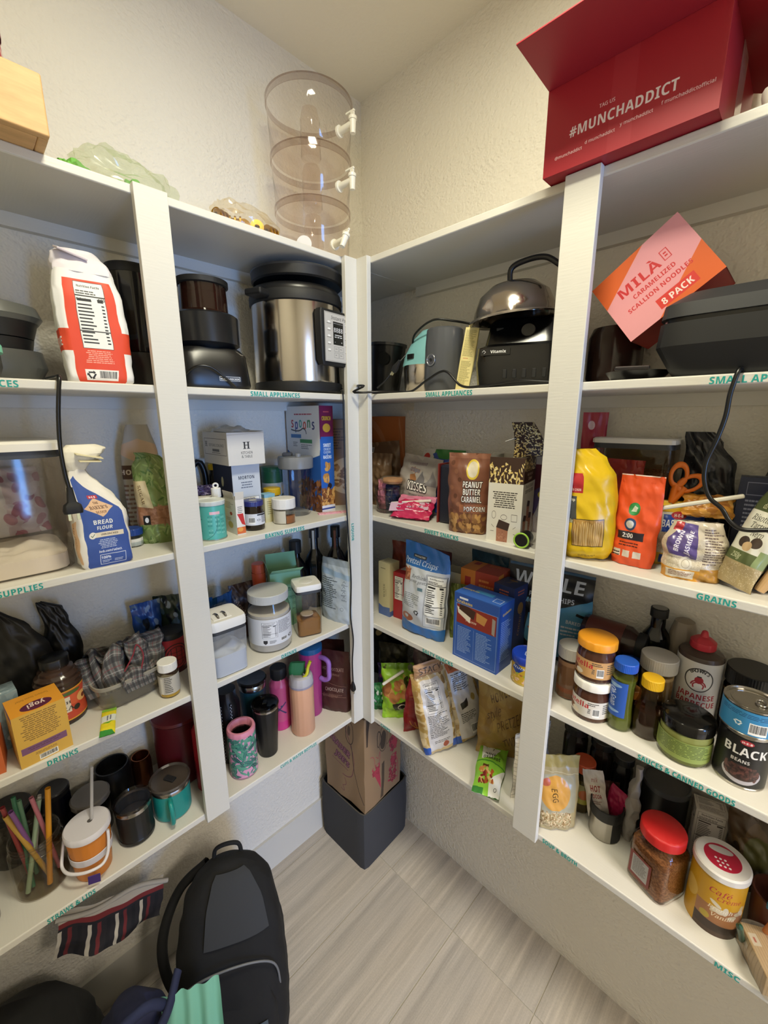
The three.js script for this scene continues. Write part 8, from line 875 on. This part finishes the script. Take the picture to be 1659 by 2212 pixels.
// ---------- soup and broth, misc ----------
{
  const S = Y[1]; let t;
  const Rd = art(240, 420, '#b0a27c', [B(0, 0, 1, 0.16, '#a8995f'), PG([[0, 0.2], [1, 0.26]], '#d3c9a8', 3), B(0.1, 0.26, 0.8, 0.5, '#a8a490'), C(0.42, 0.5, 0.34, 0.22, '#d09a48'), T('EGG', 0.4, 0.52, 0.1, '#3a2a18', 'r', { rot: 82 }), C(0.2, 0.36, 0.1, 0.05, '#b8604a'), SC(0.05, 0.74, 0.75, 0.22, 260, ['#c9b08a', '#a5875c', '#8a6d48', '#dcc8a4'], 0.025, 0.014)]);
  t = thing('dried_bean_bag', 'clear zip bag of dried beans with orange sticker by right post', 'bag', [0.972, S, 0.226], 42, { tx: -4 }); bag(t, 'bag', 0.105, 0.205, 0.045, [[0, 0.7, 0.95], [0.1, 1, 1], [0.4, 0.8, 1], [0.8, 0.2, 1], [1, 0.02, 1]], Rd, Rd, { wr: 0.005, sd: 201, r: 0.25 });
  t = thing('spice_jar', 'glass spice jar with orange red lid behind the bean bag', 'jar', [0.998, S, 0.122], 30); const Ro = art(260, 140, '#8a8450', [C(0.5, 0.5, 0.08, 0.25, '#b8602c'), B(0.35, 0.75, 0.3, 0.25, '#a8a03c')]); jar(t, { r: 0.026, h: 0.15, body: clear(0xcfcaa8, 0.05), fill: 0.1, fillM: mk(0x6a5a34, 0.7), lid: { r: 0.0275, h: 0.026, m: mk(0xc0502a, 0.5), ridge: 40 }, lab: { R: Ro, y: 0.03, h: 0.06 } });
  t = thing('steel_mug', 'steel and black cup holding cocoa packets', 'cup', [1.07, S, 0.153], 30); part(t, 'body', lathe([[0, 0.001], [0.034, 0], [0.037, 0.003], [0.037, 0.064]], 44), metal(0xa8a49c, 0.3)); part(t, 'black_band', lathe([[0.0375, 0.06], [0.039, 0.064], [0.039, 0.09], [0.036, 0.09], [0.036, 0.03], [0, 0.028]], 44), BLKM); part(t, 'dark_panel', cylS(0.0376, 0.058, 120, 70).translate(0, 0.003, 0), BLKM);
  const Rh = art(160, 220, '#c9c0b4', [T('milk', 0.5, 0.2, 0.12, '#8a3a34', 'i'), T('HOT', 0.5, 0.38, 0.18, '#8a2c2a', 'b'), T('COCOA', 0.5, 0.54, 0.12, '#8a2c2a', 'b'), LN(0.25, 0.64, 0.5, 0.1, 2, '#9a7a6c', 'c')]);
  for (const [x, z, a, R, l] of [[1.055, 0.152, 20, Rh, 'white hot cocoa packet standing in the steel cup'], [1.075, 0.138, -14, flat('#a0204a'), 'magenta packet standing in the steel cup'], [1.062, 0.135, 40, flat('#3a2018'), 'brown packet standing in the steel cup']]) { t = thing('cocoa_packet', l, 'packet', [x, S + 0.029, z], a, { tx: -10, tz: x < 1.06 ? 12 : -8 }); bag(t, 'packet', 0.05, R === Rh ? 0.125 : 0.095, 0.008, PILLOW, R, R, { wr: 0.003, sd: 210 + a, r: 0.35 }); }
  const Rl = art(240, 240, '#7a2a22', [B(0.12, 0.1, 0.76, 0.8, '#a8a6a6'), LN(0.18, 0.14, 0.64, 0.7, 14, '#55504e')]);
  t = thing('nut_jar', 'square clear jar of nuts with red screw lid', 'jar', [1.195, S, 0.2], -24); const sq = (k, y0, y1, n = 5) => [{ y: y0, w: 0.086 * k, d: 0.086 * k, n }, { y: y0 + 0.004, w: 0.092 * k, d: 0.092 * k, n }, { y: (y0 + y1) / 2, w: 0.09 * k, d: 0.09 * k, n }, { y: y1, w: 0.092 * k, d: 0.092 * k, n }]; part(t, 'body', loft([...sq(1, 0, 0.105), { y: 0.125, w: 0.08, d: 0.08, n: 2.6 }, { y: 0.14, w: 0.076, d: 0.076, n: 2 }], { seg: 56, vs: 24, openTop: true }), clear(0xe0d3c8, 0.05));
  { const m = new THREE.MeshPhysicalMaterial({ roughness: 0.8, map: noiseTex(128, (x, y) => { const v = noise(x * 26, y * 26, 8) * 55 + noise(x * 60, y * 60, 3) * 25; return [150 + v, 108 + v * 0.9, 70 + v * 0.7]; }, true) }); m.name = 'nuts'; const g = loft(sq(0.95, 0.004, 0.105), { seg: 40, vs: 14, wr: 0.0025, wf: 130 }); part(t, 'nuts', uvMetres(g, 9), m); }
  part(t, 'paper_label', mapUV(new THREE.PlaneGeometry(0.05, 0.062), Rl), inkM(Rl, 0.4), [-0.008, 0.05, 0.0475]); part(t, 'lid', lidGeo(0.0445, 0.024, 0.004).translate(0, 0.133, 0), mk(0xc4201f, 0.45));
  const Rz = art(620, 300, '#c9971f', [PG([[0.36, 0.5], [0.66, 0.46], [0.68, 0.95], [0.36, 0.95]], '#a5714a'), PG([[0.36, 0.75], [0.68, 0.82], [0.68, 1], [0.36, 1]], '#3a2a24'), SC(0.4, 0.4, 0.24, 0.2, 10, ['#d8ccb4', '#c9b894'], 0.04, 0.02), T('Café', 0.48, 0.2, 0.13, '#a8283c', 'is'), T('Crème', 0.54, 0.3, 0.1, '#a8283c', 'is'), T('French', 0.5, 0.5, 0.09, '#efe2c8', 'is'), T('Vanilla', 0.52, 0.62, 0.09, '#efe2c8', 'is'), C(0.42, 0.7, 0.03, 0.06, '#b8a03c'), B(0.36, 0.92, 0.32, 0.08, '#4a382e'), C(0.3, 0.45, 0.06, 0.16, '#d8b25a')]), Rlid = art(200, 200, '#dedad4', [C(0.5, 0.5, 0.36, 0.36, '#b81f3c'), C(0.5, 0.3, 0.24, 0.1, '#cfc9c4'), ...Array.from({ length: 9 }, (_, i) => C(0.36 + 0.09 * (i % 3) + 0.03 * ((i / 3) | 0), 0.56 + 0.09 * ((i / 3) | 0), 0.028, 0.028, '#efe6e2'))]);
  t = thing('creamer_canister', 'yellow creamer canister with white and red shaker lid', 'canister', [1.298, S, 0.19], 16); part(t, 'body', mapUV(cylS(0.047, 0.138), Rz), inkM(Rz, 0.4)); part(t, 'lid', lathe([[0.047, 0.136], [0.049, 0.138], [0.049, 0.15], [0.046, 0.153], [0, 0.153]]), mk(0xdedad4, 0.45)); part(t, 'lid_print', mapUV(new THREE.CircleGeometry(0.044, 36).rotateX(-1.5708), Rlid), inkM(Rlid, 0.4), [0, 0.1535, 0]); part(t, 'base', disc(0.0465, 0.0006), WHT);
  t = thing('crumb_canister', 'black canister with circled emblem and dark lid at the back', 'canister', [1.172, S, 0.062], 8); const R4 = art(460, 240, '#151413', [C(0.5, 0.62, 0.09, 0.18, '#8a8a86', 4), T('4C', 0.5, 0.62, 0.2, '#a8a8a4', 'b')]); part(t, 'body', mapUV(cylS(0.05, 0.155), R4), inkM(R4, 0.4)); part(t, 'lid', lathe([[0.05, 0.152], [0.052, 0.154], [0.052, 0.166], [0.049, 0.168], [0.046, 0.164], [0, 0.164]]), mk(0x3a3a3a, 0.45)); part(t, 'base', disc(0.0495, 0.0006), BLKM);
  t = thing('broth_box', 'white carton showing a nutrition panel behind the creamer', 'box', [1.262, S, 0.062], 16); const Rn = art(200, 420, '#b9b2a8', [NF(0.08, 0.04, 0.84, 0.56, '#4a423e', '#c3bdb4'), LN(0.1, 0.64, 0.8, 0.3, 9, '#6a605a')]); carton(t, 'body', 0.062, 0.156, 0.045, { d: Rn }, 0.5);
  for (const [x, z, r, h, c] of [[0.95, 0.06, 0.032, 0.2, 0x14100e], [1.02, 0.055, 0.03, 0.19, 0x1a1310], [1.075, 0.06, 0.024, 0.175, 0x0f0f10]]) { t = thing('sauce_jar', x < 1 ? 'dark jar at the back behind the dried bean bag' : x < 1.05 ? 'dark jar at the back behind the orange-lidded jar' : 'narrow black jar at the back behind the cocoa cup', 'jar', [x, S, z], 0); jar(t, { r, h, body: mk(c, 0.25), lid: { r: r * 1.02, h: 0.02, m: mk(0x1c1b1a, 0.4), ridge: 36 } }); }
  t = thing('plastic_wrap', 'crumpled pale plastic sleeve between the cup and black canister', 'wrapper', [1.118, S, 0.125], 20); t.scale.set(0.7, 1, 0.7); part(t, 'sleeve', loft([{ y: 0.0, w: 0.03, d: 0.04, n: 3 }, { y: 0.06, w: 0.045, d: 0.05, n: 3 }, { y: 0.14, w: 0.035, d: 0.04, n: 3 }, { y: 0.21, w: 0.02, d: 0.02, n: 3, ox: 0.01 }], { wr: 0.014, wf: 36, vs: 18, crease: 0.4 }), film(0xb9b3ac, 0.35, 0.3));
  const br = art(160, 200, '#4a3a28', [SC(0, 0, 1, 1, 30, ['#5f4c34', '#35291c'], 0.12), C(0.6, 0.4, 0.3, 0.2, '#5a5a34')]);
  t = thing('soup_bag', 'brown soup mix bag behind the creamer canister', 'bag', [1.345, S, 0.075], 6); bag(t, 'bag', 0.1, 0.2, 0.045, PILLOW, br, br, { wr: 0.01, sd: 221 });
  t = thing('soup_bag', 'dark red foil bag at the right edge of the lowest shelf', 'bag', [1.445, S, 0.06], 0); bag(t, 'bag', 0.12, 0.22, 0.06, PILLOW, flat('#6a2426'), flat('#6a2426'), { wr: 0.01, sd: 223 });
  t = thing('cup', 'brown round cup holding pens at the right frame edge', 'cup', [1.392, S, 0.145], 0); part(t, 'body', lathe([[0, 0.001], [0.034, 0], [0.036, 0.004], [0.042, 0.1], [0.038, 0.1], [0.033, 0.01], [0, 0.008]], 40), mk(0x5a3228, 0.4));
  const pen = (l, x, z, c, tx, tz, L) => { const q = thing('marker_pen', l, 'pen', [x, S + 0.012, z], 0, { tx, tz }); part(q, 'barrel', new THREE.CylinderGeometry(0.0055, 0.0055, L, 14).translate(0, L / 2, 0), mk(c, 0.4)); part(q, 'tip', lathe([[0.0055, 0], [0.003, 0.008], [0, 0.012]], 12).translate(0, L, 0), mk(c, 0.4)); };
  pen('bright blue pen standing among packets at the right edge', 1.37, 0.15, 0x2f86b8, 20, -6, 0.15); pen('orange pen leaning among packets at the right edge', 1.38, 0.175, 0xc9742c, 30, -2, 0.13); pen('dark green pen leaning by the clear cracker pack', 1.352, 0.215, 0x1f4a34, 34, 6, 0.12);
  t = thing('cracker_pack', 'clear wrapped cracker pack lying at right edge of lowest shelf', 'packet', [1.385, S, 0.235], 30, { tx: 0 }); const Rk = art(200, 120, '#c2a880', [...Array.from({ length: 10 }, (_, i) => B(i / 10, 0, 0.02, 1, '#a58a60')), B(0.1, 0.2, 0.3, 0.25, '#d8d0c4'), B(0.2, 0.28, 0.08, 0.1, '#b0482c')]); carton(t, 'crackers', 0.045, 0.045, 0.09, { d: Rk }, 0.6, 0.003); part(t, 'wrapper', loft([{ y: 0, w: 0.05, d: 0.11, n: 5 }, { y: 0.025, w: 0.056, d: 0.12, n: 5 }, { y: 0.05, w: 0.046, d: 0.1, n: 5 }], { wr: 0.004, wf: 50, vs: 8 }), film(0xf0ece4, 0.1, 0.9));
}
// tilted things stand on their lowest point
for (const g of tilted) { const y = g.position.y; g.updateMatrixWorld(true); const b = new THREE.Box3().setFromObject(g, true); if (b.min.y < y) g.position.y += y - b.min.y; }
renderer.render(scene, camera);
